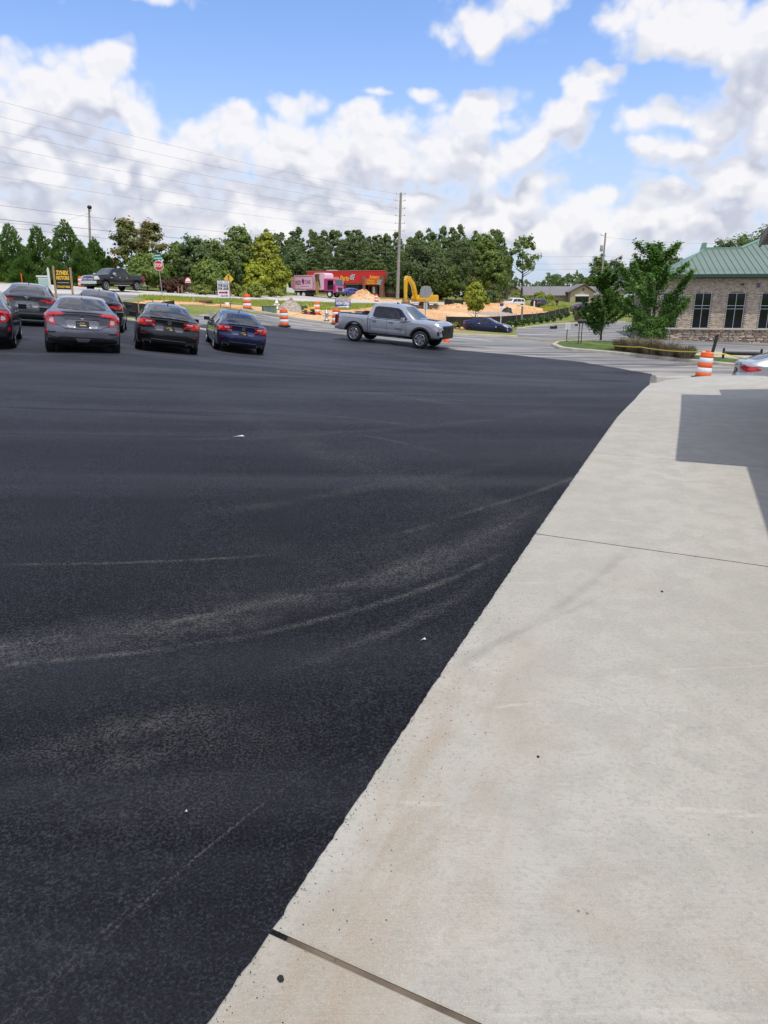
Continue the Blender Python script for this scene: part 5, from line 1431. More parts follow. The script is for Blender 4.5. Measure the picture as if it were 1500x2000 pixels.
            mats_ = {'sedan': (M['dark_alloy'], M['alloy']), 'truck': (M['black_trim'], M['alloy']), 'sport': (M['black_trim'], M['dark_alloy']), 'heavy': (M['black_trim'], M['alloy'])}[style]
            Veh.cache[key] = (ty.mesh('tyre', M['tyre']), rm.mesh('rim', mats_[0]), sp2.mesh('spokes', mats_[1]))
        tm, rm_, sm_ = Veh.cache[key]
        for x in xs:
            for sd in (1, -1):
                o = link('wheel', None, s.root); o.location = (x, sd*y, r); o.rotation_euler = (-R(90)*sd, rng.uniform(0, 6), 0) if False else (-R(90)*sd, 0, 0)
                link('tyre', tm, o); q = link('rim', rm_, o); q2 = link('spokes', sm_, o); q2.rotation_euler = (0, 0, rng.uniform(0, 6))
    def mirrors(s, x, y, z, m, sz_=(.10, .22, .14)):
        for sd in (1, -1):
            mb = MB(); mb.box((x, sd*(y+sz_[1]*.55), z), sz_); mb.box((x+.03, sd*(y+.0), z-.06), (.05, .14, .03)); o = s.part('mirror', mb, m, bevel=.035)
            g = MB(); g.box((x-sz_[0]*.5-.004, sd*(y+sz_[1]*.55), z), (.008, sz_[1]*.84, sz_[2]*.8)); g.build('mirror_glass', M['glass'], o)
Veh.cache = {}

M['amber'] = mat('amber_red_lens', (.75, .10, .03), .15, 0, 1)
SED = dict(W=.90, gmax=.40, smooth=.07, cat='car', tum=.95, rround=.24, fround=.35,
  tab=[(-2.31, .36, .93, .96, .80, .60), (-2.22, .27, .98, 1.04, .87, .60), (-1.95, .24, 1.00, 1.055, .895, .58), (-1.62, .22, .985, 1.16, .90, .56), (-.95, .19, .96, 1.355, .90, .56), (-.45, .18, .945, 1.41, .90, .575), (.05, .18, .93, 1.415, .90, .58), (.45, .18, .92, 1.365, .90, .57),
       (1.22, .19, .90, .985, .90, .62), (1.75, .20, .82, .87, .885, .7), (2.15, .22, .70, .74, .83, .7), (2.31, .28, .60, .62, .72, .6)],
  rear=[(.2, .10), (.36, .03), (.55, .0), (.66, .015), (.72, .06), (.95, .075), (1.03, .05), (1.1, 0)], wells=[(-1.36, .33, .375), (1.36, .33, .375)])
TAIL_C = [(.80, 1.00), (.56, .985), (.40, .975), (.44, .945), (.60, .92), (.70, .86), (.62, .72), (.66, .70), (.80, .74), (.86, .86)]
def sedan_common(v, style='civic', rim='sedan'):
    L = v.spec
    # glass
    v.patch('rear_window', [(.53, 1.105), (.58, 1.13), (.545, 1.25), (.47, 1.345), (.40, 1.362), (-.40, 1.362), (-.47, 1.345), (-.545, 1.25), (-.58, 1.13), (-.53, 1.105), (0, 1.085)], M['glass'], 'rear')
    v.patch('windshield', [(.60, .99), (.46, 1.335), (.3, 1.36), (-.3, 1.36), (-.46, 1.335), (-.60, .99), (0, .965)], M['windshield'], 'front')
    for vw in ('side', 'side-'):
        v.patch('rear_side_window', [(-1.52, 1.04), (-1.30, 1.15), (-.86, 1.30), (-.42, 1.335), (-.42, .985), (-1.35, 1.01)], M['glass_side'], vw)
        v.patch('front_side_window', [(-.36, 1.338), (.10, 1.335), (.42, 1.28), (.98, 1.01), (.98, .965), (-.36, .983)], M['glass_side'], vw)
        v.strip('door_seam', [(-.39, .98), (-.39, .30)], .012, M['black_trim'], vw, .002); v.strip('door_seam', [(.86, .93), (.86, .32)], .012, M['black_trim'], vw, .002); v.strip('door_seam', [(-1.05, .42), (-1.36, .75), (-1.40, 1.0)], .012, M['black_trim'], vw, .002)
        v.patch('door_handle', [(-.98, .86), (-.80, .86), (-.80, .89), (-.98, .89)], v.bm, vw, .03); v.patch('door_handle', [(.0, .84), (.18, .84), (.18, .87), (.0, .87)], v.bm, vw, .03)
    v.mirrors(.78, .90, .99, v.bm)
    v.wheels((-1.36, 1.36), L['W']-.10, .325, .215)
    mb = MB(); mb.prism([(-.82, 1.44), (-.70, 1.44), (-.80, 1.50), (-.86, 1.505)], -.015, .015); v.part('antenna', mb, v.bm)
def plate(v, x, z, w=.31, h=.16, y=0):
    o = v.patch('licence_plate', [(-w/2, z-h/2), (w/2, z-h/2), (w/2, z+h/2), (-w/2, z+h/2)], M['plate'], 'rear', .012, step=.15)
    for dz, ww in ((.028, .12), (-.03, .17)): v.patch('plate_print', [(-ww/2, z+dz-.014), (ww/2, z+dz-.010), (ww/2, z+dz+.010), (-ww/2, z+dz+.014)], M['plate_gold'], 'rear', .016, o, step=.15)
    v.strip('plate_print', [(.03, z-.01), (.11, z+.025), (.12, z-.03)], .012, M['plate_gold'], 'rear', .016, o)
def emblem(v, z, m=None):
    m = m or M['chrome']; o = MB()
    e = v.patch('emblem', [(-.050, z-.04), (.050, z-.04), (.058, z+.04), (-.058, z+.04)], M['dark_alloy'], 'rear', .008, step=.1)
    for pts in ([(-.048, z+.042), (-.036, z-.042)], [(.048, z+.042), (.036, z-.042)], [(-.04, z), (.04, z)], [(-.052, z+.044), (.052, z+.044)], [(-.038, z-.044), (.038, z-.044)]): v.strip('emblem_bar', pts, .018, m, 'rear', .014, e)
def civic(label, pm, group):
    v = Veh('sedan', label, SED, pm, group); sedan_common(v)
    for sg in (1, -1):
        q = lambda pts: [(sg*u, w) for u, w in pts]
        tl = v.patch('tail_light', q([(.87, .985), (.60, 1.015), (.38, 1.005), (.44, .975), (.58, .945), (.66, .91), (.60, .74), (.64, .715), (.80, .745), (.88, .83)]), M['red_lens'], 'rear', .012)
        v.patch('lens', q([(.665, .88), (.735, .87), (.765, .80), (.70, .765), (.65, .78)]), M['clear_lens'], 'rear', .017, tl)
        v.strip('lens', q([(.63, .95), (.78, .925), (.84, .83), (.80, .765)]), .03, M['dark_red'], 'rear', .018, tl)
        v.patch('reflector', q([(.80, .50), (.845, .50), (.845, .60), (.80, .60)]), M['red_lens'], 'rear', .012)
        v.strip('bumper_vent', q([(.62, .545), (.84, .53)]), .03, M['black_trim'], 'rear', .005)
        v.strip('bumper_vent', q([(.56, .40), (.86, .46)]), .018, M['black_trim'], 'rear', .005)
    v.strip('spoiler', [(-.47, 1.030), (0, 1.050), (.47, 1.030)], .028, v.bm, 'rear', .03)
    v.strip('trunk_seam', [(-.47, .995), (0, 1.012), (.47, .995)], .022, M['black_trim'], 'rear', .004)
    v.patch('plate_recess', [(-.40, .80), (-.33, .665), (.33, .665), (.40, .80), (.33, .855), (-.33, .855)], mat(label[:6]+'_recess', (.20, .20, .225), .4, .1, .3), 'rear', .004)
    v.strip('trunk_line', [(-.62, .73), (-.52, .70), (-.40, .635), (.40, .635), (.52, .70), (.62, .73)], .014, M['black_trim'], 'rear', .006)
    v.strip('trunk_line', [(-.40, .87), (.40, .87)], .012, M['black_trim'], 'rear', .006)
    emblem(v, .935); plate(v, 0, .755)
    v.patch('lower_bumper', [(-.82, .30), (.82, .30), (.80, .40), (.45, .44), (-.45, .44), (-.80, .40)], M['black_trim'], 'rear', .008)
    ex = v.strip('exhaust_trim', [(-.165, .395), (.165, .395), (.115, .345), (-.115, .345), (-.165, .395)], .02, M['chrome'], 'rear', .02)
    return v
def accord(label, pm, group, recess):
    sp2 = dict(SED); sp2['W'] = .93; sc = 4.88/4.62
    sp2['tab'] = [(a*sc, b, c2, d+.02 if d > 1.1 else d, (w*.93/.9), wt+.025) for a, b, c2, d, w, wt in SED['tab']]; sp2['wells'] = [(-1.41, .33, .38), (1.42, .33, .38)]
    v = Veh('sedan', label, sp2, pm, group); sedan_common(v)
    for sg in (1, -1):
        q = lambda pts: [(sg*u, w) for u, w in pts]
        tl = v.patch('tail_light', q([(.90, .955), (.70, .985), (.44, .975), (.40, .93), (.52, .90), (.42, .845), (.40, .80), (.55, .815), (.75, .80), (.88, .81), (.91, .86)]), M['red_lens'], 'rear', .012)
        v.patch('lens', q([(.50, .955), (.68, .955), (.66, .905), (.50, .925)]), M['clear_lens'], 'rear', .017, tl)
        v.strip('lens', q([(.66, .86), (.46, .83)]), .028, M['dark_red'], 'rear', .018, tl)
        v.patch('lens', q([(.74, .95), (.85, .93), (.85, .86), (.74, .87)]), M['amber'], 'rear', .017, tl)
        v.patch('reflector', q([(.66, .55), (.86, .56), (.86, .585), (.66, .575)]), M['dark_red'], 'rear', .008)
        ex = v.patch('exhaust_tip', q([(.50, .31), (.72, .31), (.74, .365), (.50, .365)]), M['chrome'], 'rear', .03)
        v.patch('exhaust_hole', q([(.53, .32), (.70, .32), (.71, .355), (.53, .355)]), M['well'], 'rear', .034, ex)
        v.strip('bumper_crease', q([(.90, .64), (.55, .585), (.0, .585)]), .014, M['black_trim'], 'rear', .004)
    v.strip('spoiler', [(-.55, 1.040), (0, 1.060), (.55, 1.040)], .024, v.bm, 'rear', .03)
    v.strip('trunk_seam', [(-.55, 1.003), (0, 1.02), (.55, 1.003)], .02, M['black_trim'], 'rear', .004)
    v.patch('plate_recess', [(-.36, .83), (-.43, .745), (-.36, .70), (.36, .70), (.43, .745), (.36, .83)], recess, 'rear', .004)
    emblem(v, .93); plate(v, 0, .765)
    v.patch('lower_bumper', [(-.84, .28), (.84, .28), (.80, .42), (.45, .40), (-.45, .40), (-.80, .42)], M['black_trim'], 'rear', .008)
    v.strip('bumper_trim', [(-.5, .43), (.5, .43)], .014, M['chrome'], 'rear', .016)
    return v
def fusion(label, pm, group, emb=True):
    sp2 = dict(SED); sp2['W'] = .925; sc = 4.85/4.62
    sp2['tab'] = [(a*sc, b, c2+.02, d+.05 if d > 1.1 else d+.03, (w*.925/.9), wt+.02) for a, b, c2, d, w, wt in SED['tab']]; sp2['wells'] = [(-1.42, .33, .38), (1.42, .33, .38)]
    v = Veh('sedan', label, sp2, pm, group); sedan_common(v)
    for sg in (1, -1):
        q = lambda pts: [(sg*u, w) for u, w in pts]
        tl = v.patch('tail_light', q([(.89, .97), (.72, .985), (.42, .935), (.46, .905), (.62, .86), (.82, .85), (.89, .89)]), M['red_lens'], 'rear', .012)
        v.patch('lens', q([(.80, .95), (.60, .935), (.62, .905), (.80, .905)]), M['dark_red'], 'rear', .017, tl)
        v.patch('exhaust_tip', q([(.50, .34), (.66, .34), (.66, .39), (.50, .39)]), M['chrome'], 'rear', .02)
    v.strip('trunk_chrome', [(-.42, .945), (0, .955), (.42, .945)], .022, M['chrome'], 'rear', .012)
    v.strip('trunk_seam', [(-.55, 1.03), (0, 1.055), (.55, 1.03)], .022, M['black_trim'], 'rear', .004)
    v.patch('emblem', [(.09*math.cos(t_), 1.0+.042*math.sin(t_)) for t_ in np.linspace(0, 6.283, 14, endpoint=False)], M['chrome'], 'rear', .014, step=.1)
    v.patch('plate_recess', [(-.34, .86), (-.40, .72), (-.3, .68), (.3, .68), (.40, .72), (.34, .86)], mat('recess_grey', (.16, .16, .17), .35, .3, 1), 'rear', .004)
    v.strip('bumper_crease', [(-.9, .62), (-.5, .60), (.5, .60), (.9, .62)], .016, M['black_trim'], 'rear', .004)
    v.patch('lower_bumper', [(-.84, .28), (.84, .28), (.80, .45), (.45, .41), (-.45, .41), (-.80, .45)], M['black_trim'], 'rear', .008)
    v.strip('bumper_trim', [(-.6, .46), (.6, .46)], .02, M['alloy'], 'rear', .016)
    return v
pm_civ = paint('modern_steel_paint', (.15, .15, .18), .5)
pm_blk = paint('crystal_black_paint', (.004, .004, .005), .0)
pm_blu = paint('obsidian_blue_paint', (.007, .012, .055), .3)
pm_gry = paint('magnetic_grey_paint', (.085, .083, .086), .5)
pm_dkg = paint('dark_steel_paint', (.022, .023, .028), .3)
GS = 'sedans parked in two rows on the new asphalt'
def put(v, px, py, heading, zc=None, dz=0):
    p = G(px, py) if zc is None else GP(px, zc)
    seat(v.root, p.x, p.y, heading, dz=dz)
    return v
# depth given is the middle of each car
put(civic('steel grey compact sedan with bracket-shaped tail lights and chrome centre exhaust in the front row', pm_civ, GS), 152, 0, -22.0, 19.7)
put(civic('dark compact sedan cut off by the left edge of the picture, its right flank showing', pm_dkg, GS), -46, 0, -23, 19.6)
put(accord('glossy black mid-size sedan with twin exhaust tips, between the grey compact and the blue sedan', pm_blk, GS, mat('smoked_recess', (.11, .11, .12), .35, .2, 1)), 312, 0, -19.2, 23.2)
put(accord('dark blue mid-size sedan at the right end of the front row', pm_blu, GS, mat('blue_recess', (.09, .10, .20), .3, .3, 1)), 450, 0, -19.0, 27.8)
put(fusion('grey sedan with slim red tail lights and oval badge in the back row at left', pm_gry, GS), 57, 0, -22, 27.2)
put(fusion('black sedan in the back row, mostly hidden behind the steel grey compact', pm_blk, GS), 190, 0, -17, 28.0)
# ---- silver pickup
TUN = dict(W=1.0, gmax=.62, smooth=.05, cat='pickup truck', tum=.975, rround=.05, fround=.16,
  tab=[(-2.96, .62, .98, 1.00, .90, .9), (-2.92, .55, 1.20, 1.36, .985, .93), (-2.6, .52, 1.26, 1.37, 1.0, .93), (-1.13, .50, 1.26, 1.375, 1.0, .92), (-1.07, .48, 1.26, 1.38, 1.0, .90), (-1.01, .48, 1.26, 1.70, 1.0, .72), (-.88, .48, 1.26, 1.93, 1.0, .69), (-.3, .47, 1.25, 1.965, 1.0, .69), (.35, .47, 1.25, 1.955, 1.0, .69), (.75, .47, 1.24, 1.87, 1.0, .69),
       (1.50, .47, 1.22, 1.33, 1.0, .8), (2.1, .48, 1.20, 1.30, 1.0, .8), (2.65, .50, 1.17, 1.26, .985, .8), (2.88, .50, 1.12, 1.20, .95, .8), (2.96, .52, 1.02, 1.08, .88, .75)],
  front=[(.4, .02), (.6, 0), (1.05, .0), (1.2, .06)], rear=[(.5, 0), (.78, 0), (.82, .07), (1.4, .09)],
  wells=[(-1.85, .44, .50), (1.84, .44, .50)], bed=(-2.84, -1.16, .80, .86))
pm_slv = paint('celestial_silver_paint', (.47, .485, .52), .72, .05)
v = Veh('pickup_truck', 'silver crew cab pickup truck driving across the dark asphalt', TUN, pm_slv)
for vw in ('side', 'side-'):
    v.patch('rear_side_window', [(-.84, 1.36), (-.74, 1.30), (-.60, 1.275), (-.06, 1.275), (-.06, 1.83), (-.62, 1.83), (-.78, 1.78)], M['glass_side'], vw)
    v.patch('front_side_window', [(.03, 1.275), (1.02, 1.27), (1.10, 1.32), (.68, 1.72), (.50, 1.80), (.03, 1.83)], M['glass_side'], vw)
    v.strip('window_trim', [(-.90, 1.255), (-.5, 1.24), (1.28, 1.235)], .03, M['black_trim'], vw, .006)
    v.patch('pillar_trim', [(-.06, 1.275), (.03, 1.275), (.03, 1.83), (-.06, 1.83)], M['black_trim'], vw, .005)
    for s_ in ([(-.94, 1.25), (-.94, .62), (-.90, .5)], [(-.01, 1.24), (-.01, .50)], [(1.04, 1.22), (1.02, .50)], [(-1.085, 1.36), (-1.085, .52)]): v.strip('door_seam', s_, .016 if s_[0][0] > -1.05 else .028, M['black_trim'], vw, .003)
    v.patch('door_handle', [(-.82, 1.09), (-.60, 1.09), (-.60, 1.13), (-.82, 1.13)], M['black_trim'], vw, .03); v.patch('door_handle', [(.12, 1.08), (.34, 1.08), (.34, 1.12), (.12, 1.12)], M['black_trim'], vw, .03)
    v.patch('door_ledge', [(-.90, .70), (-.82, .76), (1.0, .73), (1.0, .64), (.9, .61), (-.90, .655)], mat('ledge_silver', (.50, .515, .55), .25, .5, 1), vw, .025)
    v.strip('fender_line', [(-2.75, 1.12), (-2.5, 1.18), (-1.6, 1.17), (-1.3, 1.06)], .022, mat('crease_grey', (.16, .165, .18), .4, .5, .5), vw, .003); v.strip('fender_line', [(1.06, 1.06), (1.35, 1.13), (2.0, 1.11), (2.45, .98)], .022, mat('crease_grey', (.16, .165, .18), .4, .5, .5), vw, .003)
    for wx_ in (-1.85, 1.84):
        arc = [(wx_+.545*math.cos(t_), .44+.545*math.sin(t_)) for t_ in np.linspace(R(12), R(168), 15)]; v.strip('arch_moulding', arc, .085, M['black_trim'], vw, .02)
    v.strip('name_badge', [(.48, .835), (.78, .83)], .03, M['black_trim'], vw, .006)
sd_ = 1
v.patch('windshield', [(.76, 1.345), (.60, 1.80), (.45, 1.875), (-.45, 1.875), (-.60, 1.80), (-.76, 1.345), (0, 1.32)], M['windshield'], 'front')
v.patch('rear_window', [(.62, 1.45), (.55, 1.80), (-.55, 1.80), (-.62, 1.45)], M['glass'], 'rear')
v.patch('grille', [(-.64, .60), (.64, .60), (.74, .80), (.68, 1.12), (-.68, 1.12), (-.74, .80)], M['black_trim'], 'front', .02)
for z in (1.04, .94, .84, .74): v.strip('grille_bar', [(-.62, z), (.62, z)], .025, M['dark_alloy'], 'front', .04)
v.patch('front_emblem', [(.10*math.cos(t_), .93+.065*math.sin(t_)) for t_ in np.linspace(0, 6.283, 14, endpoint=False)], M['dark_alloy'], 'front', .055, step=.1)
v.patch('lower_bumper', [(-.86, .50), (.86, .50), (.88, .62), (-.88, .62)], M['black_trim'], 'front', .025)
for sg in (1, -1):
    q = lambda pts: [(sg*u, w) for u, w in pts]
    h_ = v.patch('headlight', q([(.66, .98), (.88, 1.02), (.90, .94), (.88, .80), (.78, .80), (.76, .90), (.66, .90)]), M['black_trim'], 'front', .015)
    v.strip('headlight_lens', q([(.68, .965), (.86, .985), (.88, .93), (.84, .84)]), .05, M['clear_lens'], 'front', .024, h_)
    mb = MB(); mb.box((-2.90, sg*.945, 1.06), (.16, .125, .44)); v.part('tail_light', mb, M['dark_red'], bevel=.03)
    mb = MB(); mb.box((.0, sg*.93, .43), (1.9, .16, .06)); mb.box((.6, sg*.80, .48), (.08, .2, .06)); mb.box((-.6, sg*.80, .48), (.08, .2, .06)); v.part('running_board', mb, M['black_trim'], bevel=.02)
    h_ = v.patch('side_headlight', [(2.38, 1.02), (2.62, 1.00), (2.80, .88), (2.72, .86), (2.58, .93)], M['clear_lens'], 'side' if sg > 0 else 'side-', .01)
    v.patch('daytime_light', [(2.70, .86), (2.80, .86), (2.82, .70), (2.74, .68)], M['black_trim'], 'side' if sg > 0 else 'side-', .012)
v.mirrors(.93, 1.0, 1.30, pm_slv, (.14, .26, .19))
v.wheels((-1.85, 1.84), .885, .42, .28, 'truck')
mb = MB(); mb.box((-2.97, 0, .66), (.13, 1.86, .20)); v.part('rear_bumper', mb, pm_slv, bevel=.04)
mb = MB(); mb.box((-2.96, 0, 1.10), (.05, 1.46, .50)); v.part('tailgate', mb, pm_slv, bevel=.02)
for sg in (1, -1):
    mb = MB(); mb.box((-2.0, sg*.86, 1.388), (1.72, .12, .03)); v.part('bed_rail_cap', mb, M['black_trim'], bevel=.01)
mb = MB(); mb.prism([(.05, 1.985), (.2, 1.985), (.09, 2.05), (.04, 2.05)], -.03, .03); v.part('antenna', mb, M['black_trim'])
v.patch('hood_scoop', [(1.75, -.30), (2.35, -.28), (2.35, .28), (1.75, .30)], M['black_trim'], 'top', .012)
mb = MB(); mb.box((0, 0, .42), (4.6, 1.3, .12)); v.part('chassis', mb, M['well'])
TR = put(v, 770, 0, 116, 36.0, dz=-.02)
# its load: a coiled hose and a compressor
def on_root(root, lx, ly, lz): return root.matrix_world @ Vector((lx, ly, lz))
bpy.context.view_layer.update()
q = on_root(TR.root, -1.75, .1, .87)
ld = thing('hose_reel', 'black hose reel lying in the bed of the silver pickup', 'hose reel', q, R(20))
mb = MB(); mb.lathe([(.24, -.02), (.24, .0), (.10, .02), (.10, .30), (.24, .32), (.24, .34)], 16, mat=Matrix.Translation((0, 0, .40)) @ Matrix.Rotation(R(90), 4, 'X')); mb.build('reel', M['black_trim'], ld)
mb = MB()
for k in range(8):
    rr_ = .20; ps = [(rr_*math.cos(a), -.04-.03*k, .42+rr_*math.sin(a)) for a in np.linspace(0, 6.283, 14)]; mb.path(ps, .018, 5)
mb.build('hose', M['tyre'], ld)
mb = MB(); mb.box((0, -.15, .08), (.55, .4, .16)); mb.build('stand', M['black_trim'], ld)
q = on_root(TR.root, -1.38, .15, .87)
ld = thing('compressor', 'small machine with thin handles beside the hose reel in the pickup bed', 'machine', q, R(20))
mb = MB(); mb.box((0, 0, .25), (.35, .45, .5)); mb.build('housing', M['dark_alloy'], ld, .03)
for dx in (-.1, .12):
    mb = MB(); mb.path([(dx+.11*math.cos(a), 0, .52+.09*math.sin(a)) for a in np.linspace(0, 6.28, 12)], .016, 5); mb.build('handle', M['galv'], ld)

# ---- dark pickup on the highway
FSD = dict(TUN); FSD['wells'] = [(-2.0, .46, .52), (2.02, .46, .52)]; FSD['bed'] = (-3.0, -1.2, .80, 1.0)
FSD['tab'] = [(-3.13, .66, 1.05, 1.08, .92, .92), (-3.08, .60, 1.30, 1.42, 1.0, .93), (-1.17, .58, 1.30, 1.43, 1.01, .93), (-1.10, .56, 1.30, 1.44, 1.01, .9), (-1.04, .56, 1.30, 1.80, 1.01, .74), (-.92, .56, 1.30, 1.96, 1.01, .70), (-.3, .55, 1.30, 2.0, 1.01, .70), (.4, .55, 1.30, 1.99, 1.01, .70), (.72, .55, 1.30, 1.91, 1.01, .70), (1.35, .55, 1.30, 1.44, 1.01, .82), (2.2, .56, 1.29, 1.40, 1.01, .84), (2.95, .60, 1.24, 1.34, .99, .84), (3.10, .64, 1.10, 1.16, .93, .82), (3.13, .7, 1.0, 1.05, .9, .8)]
v = Veh('pickup_truck', 'black heavy duty pickup truck with chrome grille on the highway', FSD, pm_blk)
for vw in ('side', 'side-'):
    v.patch('rear_side_window', [(-.86, 1.36), (-.08, 1.36), (-.08, 1.86), (-.80, 1.86)], M['glass_side'], vw); v.patch('front_side_window', [(.02, 1.36), (1.0, 1.36), (.62, 1.82), (.02, 1.87)], M['glass_side'], vw)
    v.strip('door_seam', [(-.03, 1.32), (-.03, .6)], .016, M['dark_alloy'], vw, .003); v.strip('door_seam', [(1.0, 1.3), (1.0, .6)], .016, M['dark_alloy'], vw, .003); v.strip('door_seam', [(-1.12, 1.4), (-1.12, .6)], .03, M['well'], vw, .003)
    v.patch('door_handle', [(-.82, 1.13), (-.62, 1.13), (-.62, 1.17), (-.82, 1.17)], M['chrome'], vw, .03); v.patch('door_handle', [(.1, 1.13), (.3, 1.13), (.3, 1.17), (.1, 1.17)], M['chrome'], vw, .03)
    v.patch('side_badge', [(1.12, 1.12), (1.36, 1.12), (1.36, 1.17), (1.12, 1.17)], M['chrome'], vw, .01)
    v.strip('bed_decal', [(-2.98, 1.22), (-2.62, 1.22)], .10, M['dark_red'], vw, .006)
    for wx_ in (-2.0, 2.02):
        arc = [(wx_+.55*math.cos(t_), .46+.55*math.sin(t_)) for t_ in np.linspace(R(8), R(172), 15)]; v.strip('arch_moulding', arc, .07, pm_blk, vw, .03)
v.patch('windshield', [(.78, 1.45), (.62, 1.85), (.45, 1.92), (-.45, 1.92), (-.62, 1.85), (-.78, 1.45)], M['windshield'], 'front')
v.patch('grille', [(-.62, .86), (.62, .86), (.66, 1.26), (-.66, 1.26)], M['black_trim'], 'front', .02)
for z in (.90, 1.02, 1.14, 1.245): v.strip('grille_bar', [(-.64, z), (.64, z)], .05, M['chrome'], 'front', .045)
v.patch('front_emblem', [(.15*math.cos(t_), 1.08+.065*math.sin(t_)) for t_ in np.linspace(0, 6.283, 14, endpoint=False)], M['blue_ink'], 'front', .07, step=.1)
for sg in (1, -1):
    q = lambda pts: [(sg*u, w) for u, w in pts]
    v.patch('headlight', q([(.68, .92), (.93, .94), (.94, 1.24), (.68, 1.24)]), M['clear_lens'], 'front', .03)
    v.patch('side_headlight', [(2.72, .96), (3.02, .94), (3.03, 1.20), (2.80, 1.18)], M['clear_lens'], 'side' if sg > 0 else 'side-', .012)
    mb = MB(); mb.box((-3.05, sg*.955, 1.14), (.16, .12, .4)); v.part('tail_light', mb, M['red_lens'], bevel=.02)
    mb = MB(); mb.box((0, sg*.95, .48), (2.1, .14, .06)); v.part('running_board', mb, M['chrome'], bevel=.02)
mb = MB(); mb.box((3.14, 0, .70), (.16, 1.98, .26)); v.part('front_bumper', mb, M['chrome'], bevel=.05)
mb = MB(); mb.box((3.15, 0, .50), (.12, 1.7, .16)); v.part('air_dam', mb, M['black_trim'], bevel=.03)
mb = MB(); mb.box((-3.15, 0, .72), (.14, 1.9, .2)); v.part('rear_bumper', mb, M['chrome'], bevel=.04)
v.mirrors(1.0, 1.02, 1.42, M['chrome'], (.14, .28, .30))
v.wheels((-2.0, 2.02), .89, .42, .28, 'heavy')
mb = MB(); mb.box((0, 0, .5), (4.8, 1.3, .14)); v.part('chassis', mb, M['well'])
p = GP(225, 67); seat(v.root, p.x, p.y, 203, tilt=False, z=P(225, 568, 67).z)

# ---- blue coupe
CPE = dict(W=.92, gmax=.36, smooth=.09, cat='car', tum=.94, rround=.3, fround=.4,
  tab=[(-2.15, .36, .88, .92, .80, .6), (-2.0, .26, .95, .99, .88, .58), (-1.7, .20, .97, 1.03, .92, .56), (-1.0, .17, .93, 1.20, .92, .54), (-.35, .16, .89, 1.305, .91, .54), (.1, .16, .87, 1.29, .91, .55), (.85, .17, .85, .95, .92, .62), (1.5, .18, .80, .85, .92, .7), (1.95, .20, .68, .72, .86, .7), (2.15, .25, .56, .58, .74, .6)],
  rear=[(.3, .05), (.6, 0), (.9, .03)], wells=[(-1.30, .34, .38), (1.30, .34, .38)])
v = Veh('sports_coupe', 'dark blue two-door coupe leaving the street beside the young lime tree', CPE, paint('coupe_blue_paint', (.005, .012, .07), .3))
for vw in ('side', 'side-'):
    v.patch('side_window', [(-.62, .94), (-.5, 1.12), (-.1, 1.20), (.22, 1.16), (.72, .94), (.66, .90), (-.55, .915)], M['glass_side'], vw); v.patch('quarter_window', [(-.68, .95), (-.57, 1.12), (-.9, 1.05), (-1.0, .98)], M['glass_side'], vw)
    v.strip('door_seam', [(-.62, .9), (-.70, .35)], .014, M['black_trim'], vw, .003); v.strip('door_seam', [(.74, .88), (.70, .32)], .014, M['black_trim'], vw, .003)
    v.patch('door_handle', [(-.62, .80), (-.46, .80), (-.46, .85), (-.62, .85)], M['chrome'], vw, .02)
    v.patch('headlight', [(1.52, .80), (1.72, .78), (2.02, .62), (1.90, .60), (1.66, .70)], M['clear_lens'], vw, .012)
    v.patch('round_badge', [(.95+.05*math.cos(t_), .62+.05*math.sin(t_)) for t_ in np.linspace(0, 6.283, 10, endpoint=False)], M['chrome'], vw, .01)
v.patch('windshield', [(.62, .96), (.45, 1.22), (.3, 1.265), (-.3, 1.265), (-.45, 1.22), (-.62, .96)], M['windshield'], 'front')
v.patch('rear_window', [(.52, 1.03), (.42, 1.22), (-.42, 1.22), (-.52, 1.03)], M['glass'], 'rear')
v.patch('front_intake', [(-.55, .28), (.55, .28), (.48, .5), (-.48, .5)], M['black_trim'], 'front', .01)
for sg in (1, -1):
    v.patch('tail_light', [(sg*.62, .86), (sg*.88, .84), (sg*.86, .74), (sg*.66, .76)], M['red_lens'], 'rear', .012)
    v.strip('running_light', [(sg*.72, .30), (sg*.76, .52)], .04, M['clear_lens'], 'front', .015)
v.mirrors(.52, .90, .95, v.bm, (.1, .2, .13)); v.wheels((-1.30, 1.30), .83, .335, .24, 'sport')
put(v, 954, 0, 112, 61.0)

# ---- silver car behind the slab
v = Veh('sedan', 'silver sedan at the right edge with only its rear corner showing', dict(SED), paint('bright_silver_paint', (.46, .475, .51), .5, .05))
sedan_common(v)
for sg in (1, -1):
    tl = v.patch('tail_light', [(sg*.88, .93), (sg*.70, .955), (sg*.42, .90), (sg*.46, .85), (sg*.66, .81), (sg*.86, .78), (sg*.90, .85)], M['red_lens'], 'rear', .014)
    v.strip('lens', [(sg*.50, .885), (sg*.68, .915), (sg*.82, .90)], .03, M['dark_red'], 'rear', .02, tl)
    v.patch('side_tail_light', [(-2.12, .93), (-1.85, .90), (-1.78, .86), (-2.10, .80)], M['red_lens'], 'side' if sg > 0 else 'side-', .014)
v.strip('trunk_seam', [(-.45, 1.0), (.45, 1.0)], .02, M['black_trim'], 'rear', .004); emblem(v, .93); plate(v, 0, .76)
p = P(1452, 721, 19.8); h_ = R(106); seat(v.root, p.x+2.2*math.sin(h_)-.8*math.cos(h_), p.y+2.2*math.cos(h_)+.8*math.sin(h_), 106, tilt=False, z=p.z-.86)

